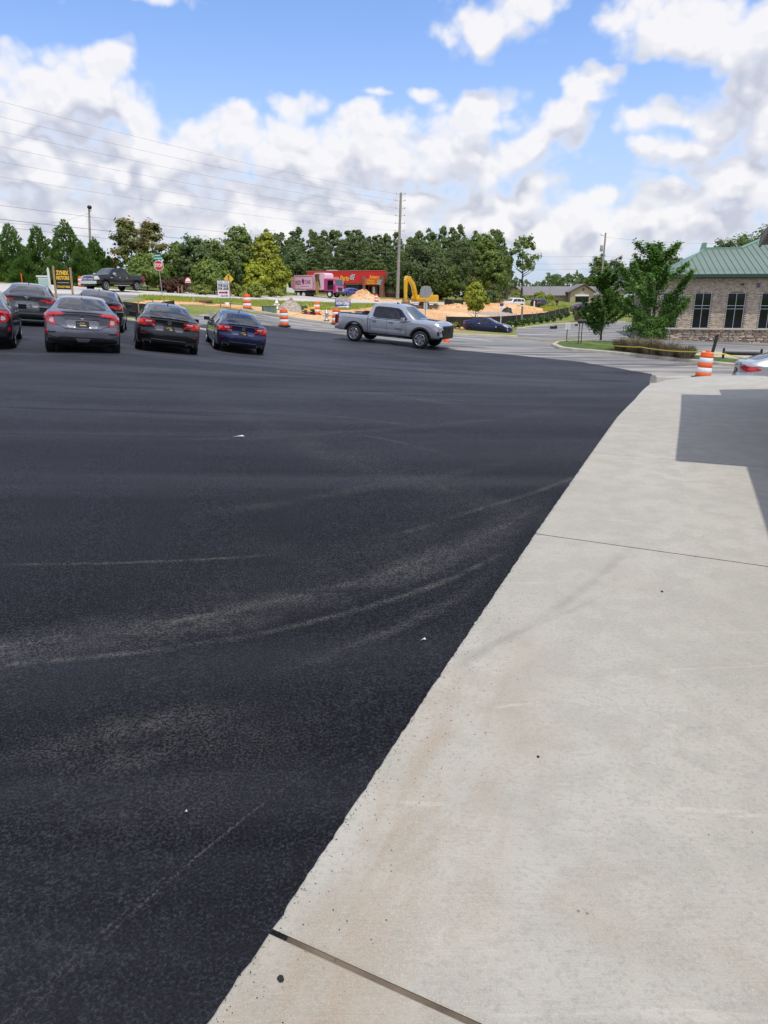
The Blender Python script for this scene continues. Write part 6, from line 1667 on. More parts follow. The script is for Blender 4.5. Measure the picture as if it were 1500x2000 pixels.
# ---- SUVs on the highway
SUV = dict(W=.97, gmax=.55, smooth=.07, cat='SUV', tum=.965, rround=.14, fround=.3,
  tab=[(-2.42, .42, 1.02, 1.10, .86, .66), (-2.34, .34, 1.08, 1.52, .95, .66), (-2.2, .30, 1.10, 1.70, .97, .66), (-1.5, .26, 1.09, 1.77, .97, .68), (.0, .25, 1.06, 1.78, .97, .69), (.45, .25, 1.05, 1.72, .97, .68), (1.12, .26, 1.03, 1.13, .97, .76), (1.9, .28, .98, 1.06, .95, .8), (2.3, .32, .86, .92, .86, .75), (2.42, .38, .72, .76, .76, .7)],
  wells=[(-1.45, .38, .44), (1.48, .38, .44)])
def suv(label, pm, group):
    v = Veh('suv', label, SUV, pm, group)
    for vw in ('side', 'side-'):
        v.patch('quarter_window', [(-2.1, 1.16), (-1.3, 1.15), (-1.3, 1.60), (-1.95, 1.58)], M['glass_side'], vw); v.patch('rear_side_window', [(-1.22, 1.14), (-.25, 1.12), (-.25, 1.63), (-1.22, 1.61)], M['glass_side'], vw); v.patch('front_side_window', [(-.17, 1.12), (.92, 1.10), (.45, 1.56), (-.17, 1.63)], M['glass_side'], vw)
        v.strip('door_seam', [(-.21, 1.1), (-.21, .4)], .02, M['black_trim'], vw, .003)
        v.patch('headlight', [(1.9, .92), (2.2, .86), (2.3, .76), (2.0, .80)], M['clear_lens'], vw, .012)
    v.patch('windshield', [(.72, 1.15), (.56, 1.60), (-.56, 1.60), (-.72, 1.15)], M['windshield'], 'front'); v.patch('rear_window', [(.66, 1.18), (.55, 1.58), (-.55, 1.58), (-.66, 1.18)], M['glass'], 'rear')
    v.patch('grille', [(-.5, .58), (.5, .58), (.55, .82), (-.55, .82)], M['black_trim'], 'front', .015); v.patch('lower_bumper', [(-.85, .36), (.85, .36), (.8, .5), (-.8, .5)], M['black_trim'], 'front', .012); v.patch('rear_valance', [(-.85, .36), (.85, .36), (.85, .56), (-.85, .56)], M['black_trim'], 'rear', .012)
    for sg in (1, -1): v.patch('tail_light', [(sg*.70, .92), (sg*.93, .92), (sg*.92, 1.25), (sg*.80, 1.25)], M['red_lens'], 'rear', .014)
    plate(v, 0, .80)
    v.mirrors(.75, .98, 1.12, M['black_trim']); v.wheels((-1.45, 1.48), .87, .37, .25, 'sport'); return v
put(suv('white family suv on the far highway beyond the clay bank', paint('white_car_paint', (.72, .72, .72), 0, .03), None), 1002, 0, 238, 136, dz=.05)
put(suv('dark grey suv driving away on the far highway, red tail lights showing', paint('dark_suv_paint', (.025, .026, .03), .3), None), 1057, 0, 48, 138, dz=.05)
put(fusion('dark car half hidden by the slim young tree on the far side street', pm_blk, None), 1148, 0, 70, 96, dz=.02)
put(fusion('blue car showing only its roof behind the clay heap by the store', paint('violet_car_paint', (.10, .10, .35), .3), None), 688, 0, 60, 128)
for i, (px, lab) in enumerate([(798, 'dark car parked by the end of the store, left of the tall pole foot'), (816, 'dark pickup-like car parked behind the excavator boom'), (851, 'dark car parked behind the excavator tail')]):
    put(suv(lab, pm_blk, 'dark cars parked behind the excavator'), px, 0, (80, 60, 20)[i], 150)

# ---- pink garbage truck
pink, magenta, pale = paint('truck_pink_paint', (.66, .26, .40), 0, .05), paint('cab_magenta_paint', (.50, .055, .21), 0, .05), paint('pale_pink_paint', (.78, .52, .60), 0, .04)
gt = thing('garbage_truck', 'pink side-loading garbage truck with magenta cab on the far side of the highway', 'garbage truck')
mb = MB(); mb.prism([(-4.9, 1.25), (-5.2, 1.7), (-5.25, 2.4), (-5.0, 3.05), (-4.5, 3.3), (-.95, 3.3), (-.95, 1.15)], -1.22, 1.22); mb.build('body', pink, gt, .06)
mb = MB(); mb.box((-2.75, -1.25, 2.2), (3.3, .05, 1.7)); mb.box((-2.75, 1.25, 2.2), (3.3, .05, 1.7)); mb.build('side_panel', pale, gt, .02)
for x in (-4.5, -1.05):
    mb = MB(); mb.box((x, 0, 2.25), (.12, 2.56, 2.1)); mb.build('body_rib', pink, gt, .02)
mb = MB(); mb.box((-2.75, 0, 3.32), (3.5, 2.5, .10)); mb.build('top_rail', pale, gt, .02)
mb = MB(); mb.prism([(-.95, 1.2), (-.95, 3.4), (-.65, 3.7), (1.0, 3.7), (1.3, 3.4), (1.3, 2.85), (.95, 2.7), (.9, 1.2)], -1.2, 1.2); mb.build('hopper', pale, gt, .06)
mb = MB(); mb.prism([(1.0, 1.0), (1.0, 2.65), (1.25, 2.8), (2.85, 2.8), (3.15, 1.85), (3.2, .75), (2.6, .75), (2.5, 1.0), (1.4, 1.0)], -1.15, 1.15); cab_ = mb.build('cab', magenta, gt, .07)
mb = MB(); mb.prism([(3.175, 1.80), (3.19, 1.86), (2.93, 2.66), (2.90, 2.64)], -1.02, 1.02); mb.build('windshield', M['windshield'], cab_)
for sg in (1, -1):
    mb = MB(); mb.box((2.15, sg*1.16, 2.2), (1.0, .03, .75)); mb.build('side_window', M['glass_side'], cab_)
    mb = MB(); mb.box((2.15, sg*1.155, 1.5), (1.1, .03, .6)); mb.build('door_panel', mat('cab_dark', (.05, .03, .04), .4) if sg > 0 else M['black_trim'], cab_)
    mb = MB(); mb.box((3.2, sg*.85, 1.1), (.06, .32, .26)); mb.build('headlight', M['clear_lens'], cab_)
    mb = MB(); mb.box((2.9, sg*1.35, 2.2), (.08, .16, .55)); mb.tube((2.9, sg*1.16, 2.4), (2.9, sg*1.35, 2.4), .02); mb.build('mirror', M['chrome'], cab_)
mb = MB(); mb.box((3.2, 0, 1.25), (.08, 1.2, .5)); mb.build('grille', M['black_trim'], cab_); mb = MB(); mb.box((3.22, 0, .72), (.2, 2.3, .25)); mb.build('bumper', M['dark_alloy'], cab_, .03)
for dx in (-.06, .06):
    mb = MB(); mb.prism([(-.45+dx, 3.5), (.25+dx, 3.5), (.0+dx, 2.5), (-.25+dx, 2.5)], -1.55, -1.3); mb.build('grab_arm', mat('arm_bronze', (.18, .115, .04), .6), gt)
mb = MB(); mb.box((-.25, -1.42, 1.7), (.22, .14, 2.2)); mb.box((.0, -1.42, 1.7), (.1, .1, 2.2)); mb.build('lift_mast', mat('mast_yellow', (.45, .27, .04), .6), gt)
mb = MB(); mb.tube((.1, -1.3, 3.1), (.35, -1.3, 1.5), .06); mb.build('hydraulic_ram', M['black_trim'], gt)
mb = MB(); mb.box((-1, 0, .95), (8, 1.0, .3)); mb.box((-2.2, 0, .7), (.8, 2.2, .5)); mb.build('chassis', M['black_trim'], gt)
tyr = MB(); tyr.lathe([(.3, -.15), (.48, -.15), (.52, -.1), (.52, .1), (.48, .15), (.3, .15)], 20, caps=False); tm = tyr.mesh('tyre', M['tyre'])
rm = MB(); rm.lathe([(.30, .13), (.26, .04), (.1, .10), (.08, .16)], 16, caps=True); rmm = rm.mesh('rim', M['white'])
for x in (-3.9, -2.9, 1.95):
    for sg in (1, -1):
        o = link('wheel', None, gt); o.location = (x, sg*1.0, .52); o.rotation_euler = (-R(90)*sg, 0, 0); link('tyre', tm, o); link('rim', rmm, o)
pur = mat('purple_print', (.20, .02, .11), .5)
T('RED', .62, pur, gt, (-3.75, -1.28, 2.25), width=1.05, bold=.015); T('OAK', .62, pur, gt, (-1.95, -1.28, 2.35), width=1.1, bold=.015)
mb = MB()
mb.prism([(-2.75, 1.9), (-2.62, 2.2), (-2.85, 2.45), (-2.7, 2.75), (-2.55, 3.0), (-2.42, 2.7), (-2.28, 2.5), (-2.4, 2.25), (-2.3, 1.95), (-2.5, 2.12)], -1.285, -1.277); mb.v = [q_-Vector((.28, 0, 0)) for q_ in mb.v]; mb.build('tree_emblem', pur, gt)
T('SANITATION', .16, pur, gt, (-2.55, -1.28, 1.72), width=1.6) if False else None
mb = MB(); mb.box((-2.5, -1.28, 1.70), (1.7, .01, .05)); mb.build('print_line', pur, gt)
p = GP(631, 99); seat(gt, p.x, p.y, 118, tilt=False, z=P(624, 581.5, 99).z); gt.scale = (.88,)*3

# ---- excavator
ex = thing('excavator', 'yellow tracked excavator with raised boom on the clay bank', 'excavator')
yel = paint('digger_yellow', (.70, .42, .02), 0, .1); steel = mat('worn_steel', (.16, .13, .11), .6, .5, noise=.35, nscale=4); rust = mat('clay_caked_steel', (.28, .17, .10), .85, noise=.4, nscale=3)
for sg in (1, -1):
    tr = link('track', None, ex)
    n = 40; pts2 = []; Lt, Rt = 1.55, .40
    for k in range(n):
        s_ = k/n*(4*Lt+2*math.pi*Rt)
        if s_ < 2*Lt: pts2.append((-Lt+s_, 2*Rt, 0))
        elif s_ < 2*Lt+math.pi*Rt: a = (s_-2*Lt)/Rt; pts2.append((Lt+Rt*math.sin(a), Rt+Rt*math.cos(a), -a))
        elif s_ < 4*Lt+math.pi*Rt: pts2.append((Lt-(s_-2*Lt-math.pi*Rt), 0, math.pi))
        else: a = (s_-4*Lt-math.pi*Rt)/Rt; pts2.append((-Lt-Rt*math.sin(a), Rt-Rt*math.cos(a), math.pi-a))
    sh = MB(); sh.box((0, 0, 0), (.115, .55, .05)); sh.box((.03, 0, .04), (.025, .55, .04)); shm = sh.mesh('track_shoe', rust); tr.parent = ex
    for (x, z, a) in pts2:
        o = link('track_shoe', shm, tr); o.location = (x, sg*1.0, z); o.rotation_euler = (0, a*-1+math.pi*0, 0)
    mb = MB(); mb.box((0, sg*1.0, .40), (2.7, .34, .36)); mb.build('track_frame', steel, tr, .05)
    for x in (-1.5, 1.5): mb = MB(); mb.lathe([(.30, -.15), (.32, 0), (.30, .15)], 16, mat=Matrix.Translation((x, sg*1.0, .42)) @ Matrix.Rotation(R(90), 4, 'X')); mb.build('idler', steel, tr)
    for x in (-.9, -.45, 0, .45, .9): mb = MB(); mb.lathe([(.13, -.16), (.13, .16)], 10, mat=Matrix.Translation((x, sg*1.0, .17)) @ Matrix.Rotation(R(90), 4, 'X')); mb.build('roller', steel, tr)
mb = MB(); mb.box((0, 0, .62), (1.3, 1.5, .35)); mb.lathe([(.6, .78), (.6, .98)], 20); mb.build('undercarriage', steel, ex)
mb = MB(); mb.prism([(-1.6, 1.0), (-1.85, 1.2), (-1.85, 1.75), (-1.55, 1.85), (1.0, 1.85), (1.35, 1.4), (1.35, 1.0)], -1.15, 1.15); mb.build('house', yel, ex, .05)
mb = MB(); mb.prism([(.15, 1.85), (.15, 2.75), (.3, 2.85), (1.0, 2.85), (1.35, 1.9), (1.35, 1.85)], .15, 1.12); cb = mb.build('cab', yel, ex, .04)
for y in (.14, 1.13):
    mb = MB(); mb.prism([(.25, 1.98), (.25, 2.7), (.95, 2.72), (1.22, 1.98)], y-.015, y+.015); mb.build('cab_window', M['glass_side'], cb)
mb = MB(); mb.prism([(1.36, 1.95), (1.39, 1.95), (1.08, 2.78), (1.05, 2.78)], .22, 1.05); mb.build('front_window', M['glass'], cb)
mb = MB(); mb.box((-1.1, -.3, 2.0), (1.1, 1.4, .35)); mb.build('engine_cover', yel, ex, .05); mb = MB(); mb.tube((-1.0, -.6, 2.1), (-1.0, -.6, 2.75), .05); mb.build('exhaust_pipe', steel, ex)
boom = [(1.15, 1.35), (1.55, 1.30), (2.3, 2.95), (2.75, 3.75), (3.85, 4.15), (4.0, 4.35), (3.85, 4.45), (2.55, 4.20), (2.05, 3.75), (1.0, 1.75)]
bpoly = [(1.0, 1.3), (1.55, 1.25), (1.95, 2.2), (2.30, 2.9), (3.0, 3.45), (3.75, 3.75), (3.85, 3.95), (3.70, 4.05), (2.7, 3.85), (1.95, 3.35), (1.45, 2.5)]
mb = MB(); mb.prism(bpoly, -.62, -.22); mb.build('boom', yel, ex, .03)
mb = MB(); mb.prism([(3.45, 3.85), (3.62, 4.15), (3.85, 4.05), (4.05, 3.6), (3.98, 1.25), (3.75, 1.2), (3.60, 3.2)], -.58, -.26); mb.build('stick', yel, ex, .03)
for a, b2, r_ in (((1.75, -.42, 1.3), (2.55, -.42, 3.0), .08), ((2.55, -.42, 3.98), (3.5, -.42, 4.12), .08), ((3.55, -.42, 3.3), (3.45, -.42, 1.6), .07)):
    mb = MB(); m2 = Vector(a).lerp(Vector(b2), .6); mb.tube(a, m2, r_, n=10); mb.tube(m2, b2, r_*.55, n=8, mi=1); mb.build('cylinder_ram', [yel, M['chrome']], ex)
mb = MB(); mb.prism([(3.85, 1.35), (4.15, 1.0), (4.2, .5), (3.8, .12), (3.2, .05), (2.95, .45), (3.25, .75), (3.6, 1.2)], -.85, .05); mb.build('bucket', rust, ex, .03)
for k in range(5): mb = MB(); mb.prism([(2.95, .45), (2.75, .25), (2.98, .33)], -.85+.19*k, -.75+.19*k); mb.build('bucket_tooth', steel, ex)
mb = MB(); mb.box((-1.87, 0, 1.45), (.06, 1.9, .5)); mb.build('counterweight', mat('counterweight_grey', (.12, .11, .10), .6), ex, .03)
T('360', .22, M['ink'], ex, (2.55, -.63, 3.42)) if False else None
p = GP(828, 86); seat(ex, p.x, p.y, 270, tilt=False, z=P(828, 605, 86).z); ex.scale = (.93,)*3
for ch in ex.children:
    if not ch.name.startswith(('track', 'undercarriage')): ch.rotation_euler = (0, 0, R(56))
# ================================================================== barrels
BM = {}
def barrel(label, p, rz=0, tilt=0, scale=1):
    o = thing('traffic_barrel', label, 'traffic barrel', p, rz, 'orange and white traffic barrels'); o.rotation_euler = (tilt, 0, rz); o.scale = (scale,)*3
    if not BM:
        mb = MB(); mb.lathe([(.40, 0), (.41, .02), (.40, .05), (.30, .07), (.29, .09)], 20); BM['base'] = mb.mesh('base', M['tyre'])
        zs2 = [.06, .245, .43, .615, .80, .94]; rad = [.292, .282, .270, .258, .246, .236]
        for i in range(5):
            mb = MB(); a, b2 = zs2[i], zs2[i+1]; ra, rb_ = rad[i], rad[i+1]
            prof = [(ra-.012, a), (ra, a+.012), ((ra+rb_)/2, (a+b2)/2), (rb_, b2-.012), (rb_-.012, b2)]
            mb.lathe(prof, 20, caps=False); BM[i] = mb.mesh('white_band' if i % 2 else 'orange_band', M['sign_white'] if i % 2 else M['orange'])
        mb = MB(); mb.lathe([(.224, .94), (.235, .95), (.215, .985), (.06, 1.0)], 20); mb.box((0, 0, 1.03), (.16, .035, .07)); BM['lid'] = mb.mesh('lid', M['orange'])
    link('base', BM['base'], o); link('lid', BM['lid'], o)
    for i in range(5): link('white_band' if i % 2 else 'orange_band', BM[i], o)
    return o
barrel('striped barrel on the dark asphalt between the blue sedan and the silver pickup', GP(553, 43))
barrel('striped barrel on the clay just above the roof of the blue sedan', GP(482, 47.5), .3)
barrel('striped barrel beside the gravel heap with caution tape round it', GP(618, 58), .6)
p = P(1373, 731.5, 27.5); lb_ = barrel('leaning striped barrel behind the concrete slab by the planting island', (p.x, p.y, gz(p.x, p.y)-.02), .2, 0); lb_.rotation_euler = (0, R(4), 0)
barrel('striped barrel at the verge in front of the black pickup grille', GP(162, 70.5), .1, 0)
barrel('barrel at the edge of the highway above the silver pickup roof', GP(735, 101), .1)
barrel('barrel half hidden by the silver pickup tailgate', GP(656, 46), .1)
barrel('small far barrel beside the white suv', GP(971, 127), .1)
barrel('small far barrel on the verge below the gabled house', GP(1126, 152), .1)
p = GP(48, 72); o = thing('safety_post', 'thin orange delineator post on the far verge above the grey sedan', 'post', p); mb = MB(); mb.tube((0, 0, 0), (0, 0, 1.0), .05); mb.build('post', M['orange'], o); mb = MB(); mb.lathe([(.2, 0), (.18, .06)], 10); mb.build('base', M['tyre'], o)
p = GP(874, 38.5); o = thing('traffic_cone', 'orange cone seen low behind the silver pickup front bumper', 'traffic cone', p)
mb = MB(); mb.box((0, 0, .02), (.38, .38, .04)); mb.build('base', M['orange'], o); mb = MB(); mb.lathe([(.16, .04), (.09, .34), (.04, .36)], 14); mb.build('cone', M['orange'], o)

# ================================================================== signs
def octa(r): return [(r*math.cos(R(22.5+45*k)), r*math.sin(R(22.5+45*k))) for k in range(8)]
p = GP(318, 59.5); st = thing('stop_sign', 'red octagonal stop sign with green street names on a steel post', 'stop sign', p, face_cam(p)); st.rotation_euler = (0, R(-2.2), face_cam(p))
mb = MB(); mb.box((0, 0, 1.6), (.06, .04, 3.5)); mb.build('post', M['galv'], st)
mb = MB(); mb.prism([(x, z+2.50) for x, z in octa(.412)], -.035, -.028); mb.build('white_border', M['sign_white'], st)
mb = MB(); mb.prism([(x, z+2.50) for x, z in octa(.375)], -.040, -.036); mb.build('red_face', M['sign_red'], st)
T('STOP', .27, M['sign_white'], st, (0, -.044, 2.50), width=.60, bold=.012, depth=.002)
for z, w, s, dz in ((3.06, .82, 'REDSTONE DR', .17), (3.28, .52, 'DAVIS RD', .15)):
    mb = MB(); mb.box((0, -.03, z), (w, .01, dz+.04)); nm = mb.build('street_name_plate', M['sign_green'], st)
    mb = MB(); mb.box((-.05, -.037, z+.01), (w*.62, .003, .05)); mb.box((w*.32, -.037, z+.01), (w*.14, .003, .06)); mb.build('name_print', M['sign_white'], nm)
# black and yellow board
p = GP(127, 46); zx = thing('dealer_sign', 'black dealership board with yellow letters between two raw wooden posts', 'sign', p, face_cam(p, 0)); zx.rotation_euler = (0, R(1.0), face_cam(p))
for x in (-.50, .50):
    mb = MB(); mb.box((x, 0, .95+(.06 if x < 0 else 0)), (.13, .10, 2.15)); mb.build('post', M['wood'], zx, .008)
mb = MB(); mb.box((0, -.01, 1.28), (.86, .03, 1.24)); mb.build('board', M['black'], zx)
T('ZYNEX', .25, M['yellow'], zx, (0, -.030, 1.67), width=.76, bold=.022, depth=.003)
T('MOTORS', .21, M['yellow'], zx, (0, -.030, 1.36), width=.76, bold=.018, depth=.003)
mb = MB(); mb.box((0, -.028, 1.08), (.68, .004, .018)); mb.build('rule_line', M['sign_white'], zx)
T('770-557-9866', .13, M['yellow'], zx, (0, -.030, .82), width=.76, bold=.008, depth=.003)
# white realtor post
p = GP(101, 47); rp = thing('yard_sign_post', 'white yard sign post with an arm and a pale green panel beside the black board', 'sign', p, face_cam(p))
mb = MB(); mb.box((.0, 0, .9), (.14, .14, 1.9)); mb.prism([(-.09, 1.82), (.09, 1.82), (0, 2.0)], -.08, .08); mb.build('post', M['white'], rp); mb = MB(); mb.box((-.36, 0, 1.42), (.8, .10, .10)); mb.build('arm', M['white'], rp)
mb = MB(); mb.box((-.36, 0, 1.02), (.6, .03, .5)); mb.build('panel', mat('pale_green_panel', (.40, .60, .52), .5), rp); mb = MB(); mb.box((-.36, 0, 1.30), (.6, .035, .1)); mb.build('panel_top', M['white'], rp)
# for sale board
p = GP(437, 46.5); fs = thing('sale_sign', 'white for sale for lease board with a red arrow on wooden legs', 'sign', p, face_cam(p)); KS = 46.5/F
tz = P(437, 547, 46.5).z-p.z; bz = P(437, 582, 46.5).z-p.z
for x, hh in ((-.22, bz+.1), (.40, tz+.15)):
    mb = MB(); mb.box((x, .03, hh/2-.15), (.07, .05, hh+.3)); mb.build('post', M['grey_wood'], fs)
mb = MB(); mb.box((.02, 0, (tz+bz)/2), (.74, .02, tz-bz)); mb.build('board', M['sign_white'], fs)
mb = MB(); mb.box((.02, -.014, tz-.02), (.74, .006, .03)); mb.box((.02, -.014, tz-.24), (.74, .006, .02)); mb.build('header_line', M['ink'], fs)
T('COMMERCIAL REALTY', .09, M['ink'], fs, (.02, -.013, tz-.13), width=.6, depth=.002) if False else None
mb = MB(); mb.box((-.14, -.013, tz-.13), (.30, .004, .08)); mb.box((.22, -.013, tz-.13), (.24, .004, .08)); mb.build('header_print', mat('faded_print', (.42, .44, .60), .6), fs)
T('FOR SALE', .15, M['ink'], fs, (.02, -.013, tz-.36), width=.62, bold=.01, depth=.002); T('FOR LEASE', .15, M['ink'], fs, (.02, -.013, tz-.55), width=.66, bold=.01, depth=.002)
mb = MB(); mb.prism([(-.28, tz-.83), (.16, tz-.83), (.16, tz-.89), (.32, tz-.78), (.16, tz-.67), (.16, tz-.73), (-.28, tz-.73)], -.018, -.012); mb.build('arrow', M['sign_red'], fs)
T('404-219-0752', .11, M['blue_ink'], fs, (.07, -.013, tz-1.0), width=.46, bold=.004, depth=.002)
# yellow diamond
p = GP(449, 60); dsg = thing('warning_sign', 'yellow diamond signal ahead sign just behind the for sale board', 'road sign', p, face_cam(p)); z0 = P(449, 545, 60).z-p.z; hd = 9.5*60/F*1.02
mb = MB(); mb.box((.03, .02, z0/2-.1), (.07, .04, z0+.5)); mb.build('post', M['sign_yellow'], dsg)
mb = MB(); mb.prism([(0, z0-hd), (hd, z0), (0, z0+hd), (-hd, z0)], -.02, -.01); mb.build('diamond', M['sign_yellow'], dsg)
mb = MB(); mb.box((0, -.026, z0), (.13, .006, .56)); mb.build('signal_symbol', M['ink'], dsg)
for dz, m2 in ((.18, M['sign_red']), (0, M['yellow']), (-.18, mat('signal_green', (.01, .22, .10), .5))):
    mb = MB(); mb.lathe([(.055, 0), (.055, .006)], 12, mat=Matrix.Translation((0, -.03, z0+dz)) @ Matrix.Rotation(R(90), 4, 'X')); mb.build('signal_lamp', m2, dsg)
# now open board
p = GP(669, 72); no = thing('open_sign', 'blue and white now open board with a white arrow on the grass by the highway', 'sign', p, face_cam(p)); no.rotation_euler = (0, R(2), face_cam(p)); tz = P(669, 583, 72).z-p.z; bz = P(669, 600, 72).z-p.z
w = 30*72/F
mb = MB(); mb.box((0, 0, (tz+bz)/2), (w, .03, tz-bz)); mb.build('board', M['blue_ink'], no)
mb = MB(); mb.box((0, -.018, tz-.17), (w*.93, .008, .26)); mb.build('header', mat('pinkish_print', (.55, .46, .55), .6), no)
for x in (-.1*w, .2*w, -.32*w): mb = MB(); mb.box((x, -.024, tz-.17+.02*(x > 0)), (.2*w, .004, .08)); mb.build('header_print', mat('blue_grey_print', (.25, .25, .45), .6), no)
T('NOW OPEN', .26, M['sign_white'], no, (0, -.02, tz-.49), width=w*.86, bold=.02, depth=.003)
mb = MB(); mb.prism([(-.45*w, bz-.02), (.28*w, bz+.0), (.28*w, bz-.10), (.46*w, bz+.08), (.28*w, bz+.26), (.28*w, bz+.14), (-.2*w, bz+.10)], -.026, -.02); mb.build('arrow', M['sign_white'], no)
for x in (-.4*w, .4*w): mb = MB(); mb.tube((x, .02, -.2), (x, .02, tz), .025); mb.build('leg', M['galv'], no)
# back of octagon
p = P(830, 632, 50); p = Vector((p.x, p.y, gz(p.x, p.y))); ob = thing('stop_sign', 'bare grey back of an octagonal sign on a post, in front of the excavator', 'stop sign', p, face_cam(p)); z0 = P(831.5, 570, 50).z-p.z; ob.rotation_euler = (0, R(.8), face_cam(p))
mb = MB(); mb.box((0, -.02, z0/2-.1), (.06, .04, z0+.75)); mb.build('post', M['galv'], ob)
mb = MB(); mb.prism([(x, z+z0) for x, z in octa(.43)], .0, .006); mb.build('sign_back', mat('sign_back_grey', (.33, .33, .335), .55, .3, noise=.1), ob)
z1 = P(830, 598, 50).z-p.z; mb = MB(); mb.box((0, .004, z1), (.26, .008, .5)); mb.build('lower_plate', mat('plate_pale', (.55, .56, .57), .55), ob)
# mailbox and small white sign on the island
p = G(1132, 676); p.z += .1; mbx = thing('mailbox', 'black mailbox pair on two thin posts at the tip of the planting island', 'mailbox', p, face_cam(p, 8))
for x in (-.09, .06): mb = MB(); mb.box((x, 0, .55), (.04, .04, 1.15)); mb.build('post', M['black_trim'], mbx)
mb = MB(); prof = [(-.10, 0), (.10, 0), (.10, .12)]+[(.10*math.cos(a), .12+.10*math.sin(a)) for a in np.linspace(.2, 2.94, 8)]+[(-.10, .12)]
mb.prism([(y, 1.10+z) for y, z in prof], -.16, .26, 'x'); mb.build('box', M['black'], mbx); mb = MB(); mb.prism([(y*1.06, 1.10+z*1.05-.005) for y, z in prof], -.19, -.165, 'x'); mb.build('lid', M['black_trim'], mbx); mb = MB(); mb.box((-.26, 0, 1.02), (.14, .16, .10)); mb.build('newspaper_tube', M['black_trim'], mbx)
p = G(1106, 672); p.z += .1; ws = thing('parking_sign', 'small white sign on a thin black post left of the mailbox', 'sign', p, face_cam(p)); zc_ = p.y*cp-(p.z-EYE)*sp
tz = P(1107, 630, zc_).z-p.z; bz = P(1107, 643, zc_).z-p.z
mb = MB(); mb.box((0, .02, tz/2), (.045, .03, tz)); mb.build('post', M['black_trim'], ws); mb = MB(); mb.box((.02, 0, (tz+bz)/2), (.26, .01, tz-bz)); mb.build('plate', M['sign_white'], ws)
for k in range(3): mb = MB(); mb.box((.02, -.008, tz-.1-.09*k), (.17, .003, .025)); mb.build('print_line', mat('lilac_print', (.40, .36, .50), .6), ws)
# white post with a blue head, wooden post, black leaning post, rail
p = GP(980, 68); o = thing('handicap_sign', 'white post with a blue and white plate behind the blue coupe', 'sign', p, face_cam(p)); tz = P(981, 593, 68).z-p.z
mb = MB(); mb.box((0, 0, tz/2), (.07, .05, tz)); mb.build('post', M['white'], o); mb = MB(); mb.box((.02, -.04, tz-.1), (.36, .02, .26)); mb.build('plate', M['blue_ink'], o); mb = MB(); mb.box((.02, -.035, tz-.45), (.26, .02, .3)); mb.build('lower_plate', M['sign_white'], o)
p = GP(1021, 70); o = thing('wooden_post', 'weathered square wooden post standing alone in front of the black silt fence', 'post', p); tz = P(1021, 598, 70).z-p.z
mb = MB(); mb.box((0, 0, tz/2-.1), (.17, .17, tz+.2)); mb.build('shaft', M['grey_wood'], o)
p = G(1390, 694); o = thing('leaning_post', 'short black post leaning right beside the striped barrel', 'post', p); o.rotation_euler = (0, R(9), 0)
mb = MB(); mb.box((0, 0, .42), (.11, .11, 1.0)); mb.prism([(-.055, .92), (.055, .92), (.0, 1.0)], -.055, .055); mb.build('shaft', M['black_trim'], o)
pa, pb = G(1411, 705), G(1484, 709); o = thing('guard_rail', 'low black ribbed rail between two short posts on the tan walk near the brick bank', 'rail', pa)
d_ = pb-pa; o.rotation_euler = (0, 0, math.atan2(d_.y, d_.x)); Lb = d_.xy.length
for x in (0, Lb): mb = MB(); mb.box((x, 0, .27), (.10, .10, .56)); mb.prism([(x-.05, .55), (x+.05, .55), (x, .61)], -.05, .05); mb.build('post', M['black_trim'], o, .01)
mb = MB(); pr_ = [(.075 if k % 2 else .09, k*Lb/60) for k in range(61)]; mb.lathe(pr_, 10, mat=Matrix.Rotation(R(90), 4, 'Y') @ Matrix.Identity(4)); mb.v = [v+Vector((0, 0, .36)) for v in mb.v]; mb.build('rail_bar', M['black_trim'], o)
p = G(1081, 642); o = thing('kerb_inlet', 'small black box lying at the kerb of the side street', 'box', p, .1); mb = MB(); mb.box((0, 0, .12), (.62, .35, .24)); mb.build('box_body', M['black_trim'], o, .03); mb = MB(); mb.box((.2, -.1, .26), (.2, .1, .06)); mb.build('box_lid', M['dark_alloy'], o, .02)

# ================================================================== utilities in the clay
p = GP(525, 47.6); o = thing('utility_cabinet', 'flat green utility cabinet on the clay between two barrels', 'utility box', p, face_cam(p, 10)); gm_ = mat('cabinet_green', (.13, .19, .13), .6, noise=.25, nscale=2)
mb = MB(); mb.box((0, 0, .22), (.88, .75, .46)); mb.build('cabinet', gm_, o, .02); mb = MB(); mb.box((0, 0, .47), (.92, .79, .06)); mb.build('lid', gm_, o, .02)
def hydrant(label, p, m, s=1):
    o = thing('fire_hydrant', label, 'fire hydrant', p, .4, 'fire hydrants'); o.scale = (s,)*3
    mb = MB(); mb.lathe([(.17, 0), (.17, .05), (.11, .06), (.105, .50), (.15, .51), (.15, .55), (.12, .57), (.11, .66), (.05, .73), (.03, .75), (.03, .80)], 16); mb.build('barrel', m, o)
    for a in (0, 90, 180): mb = MB(); mb.lathe([(.07, 0), (.07, .10), (.05, .13)], 12, mat=Matrix.Translation((0, 0, .40)) @ Matrix.Rotation(R(a), 4, 'Z') @ Matrix.Rotation(R(90), 4, 'Y') @ Matrix.Translation((0, 0, .09))); mb.build('nozzle_cap', m, o)
    mb = MB(); mb.lathe([(.19, .05), (.19, .09)], 12); mb.build('flange', M['dark_alloy'], o)
    return o
silv = mat('hydrant_silver', (.48, .48, .48), .4, .5, noise=.15)
hp2 = GP(637, 47.4); hydrant('silver fire hydrant wrapped with yellow tape behind the silver pickup tail', hp2, silv, 1.0)
hydrant('white topped fire hydrant behind the green cabinet at the gravel heap', GP(540, 55), M['white'], 1.0)
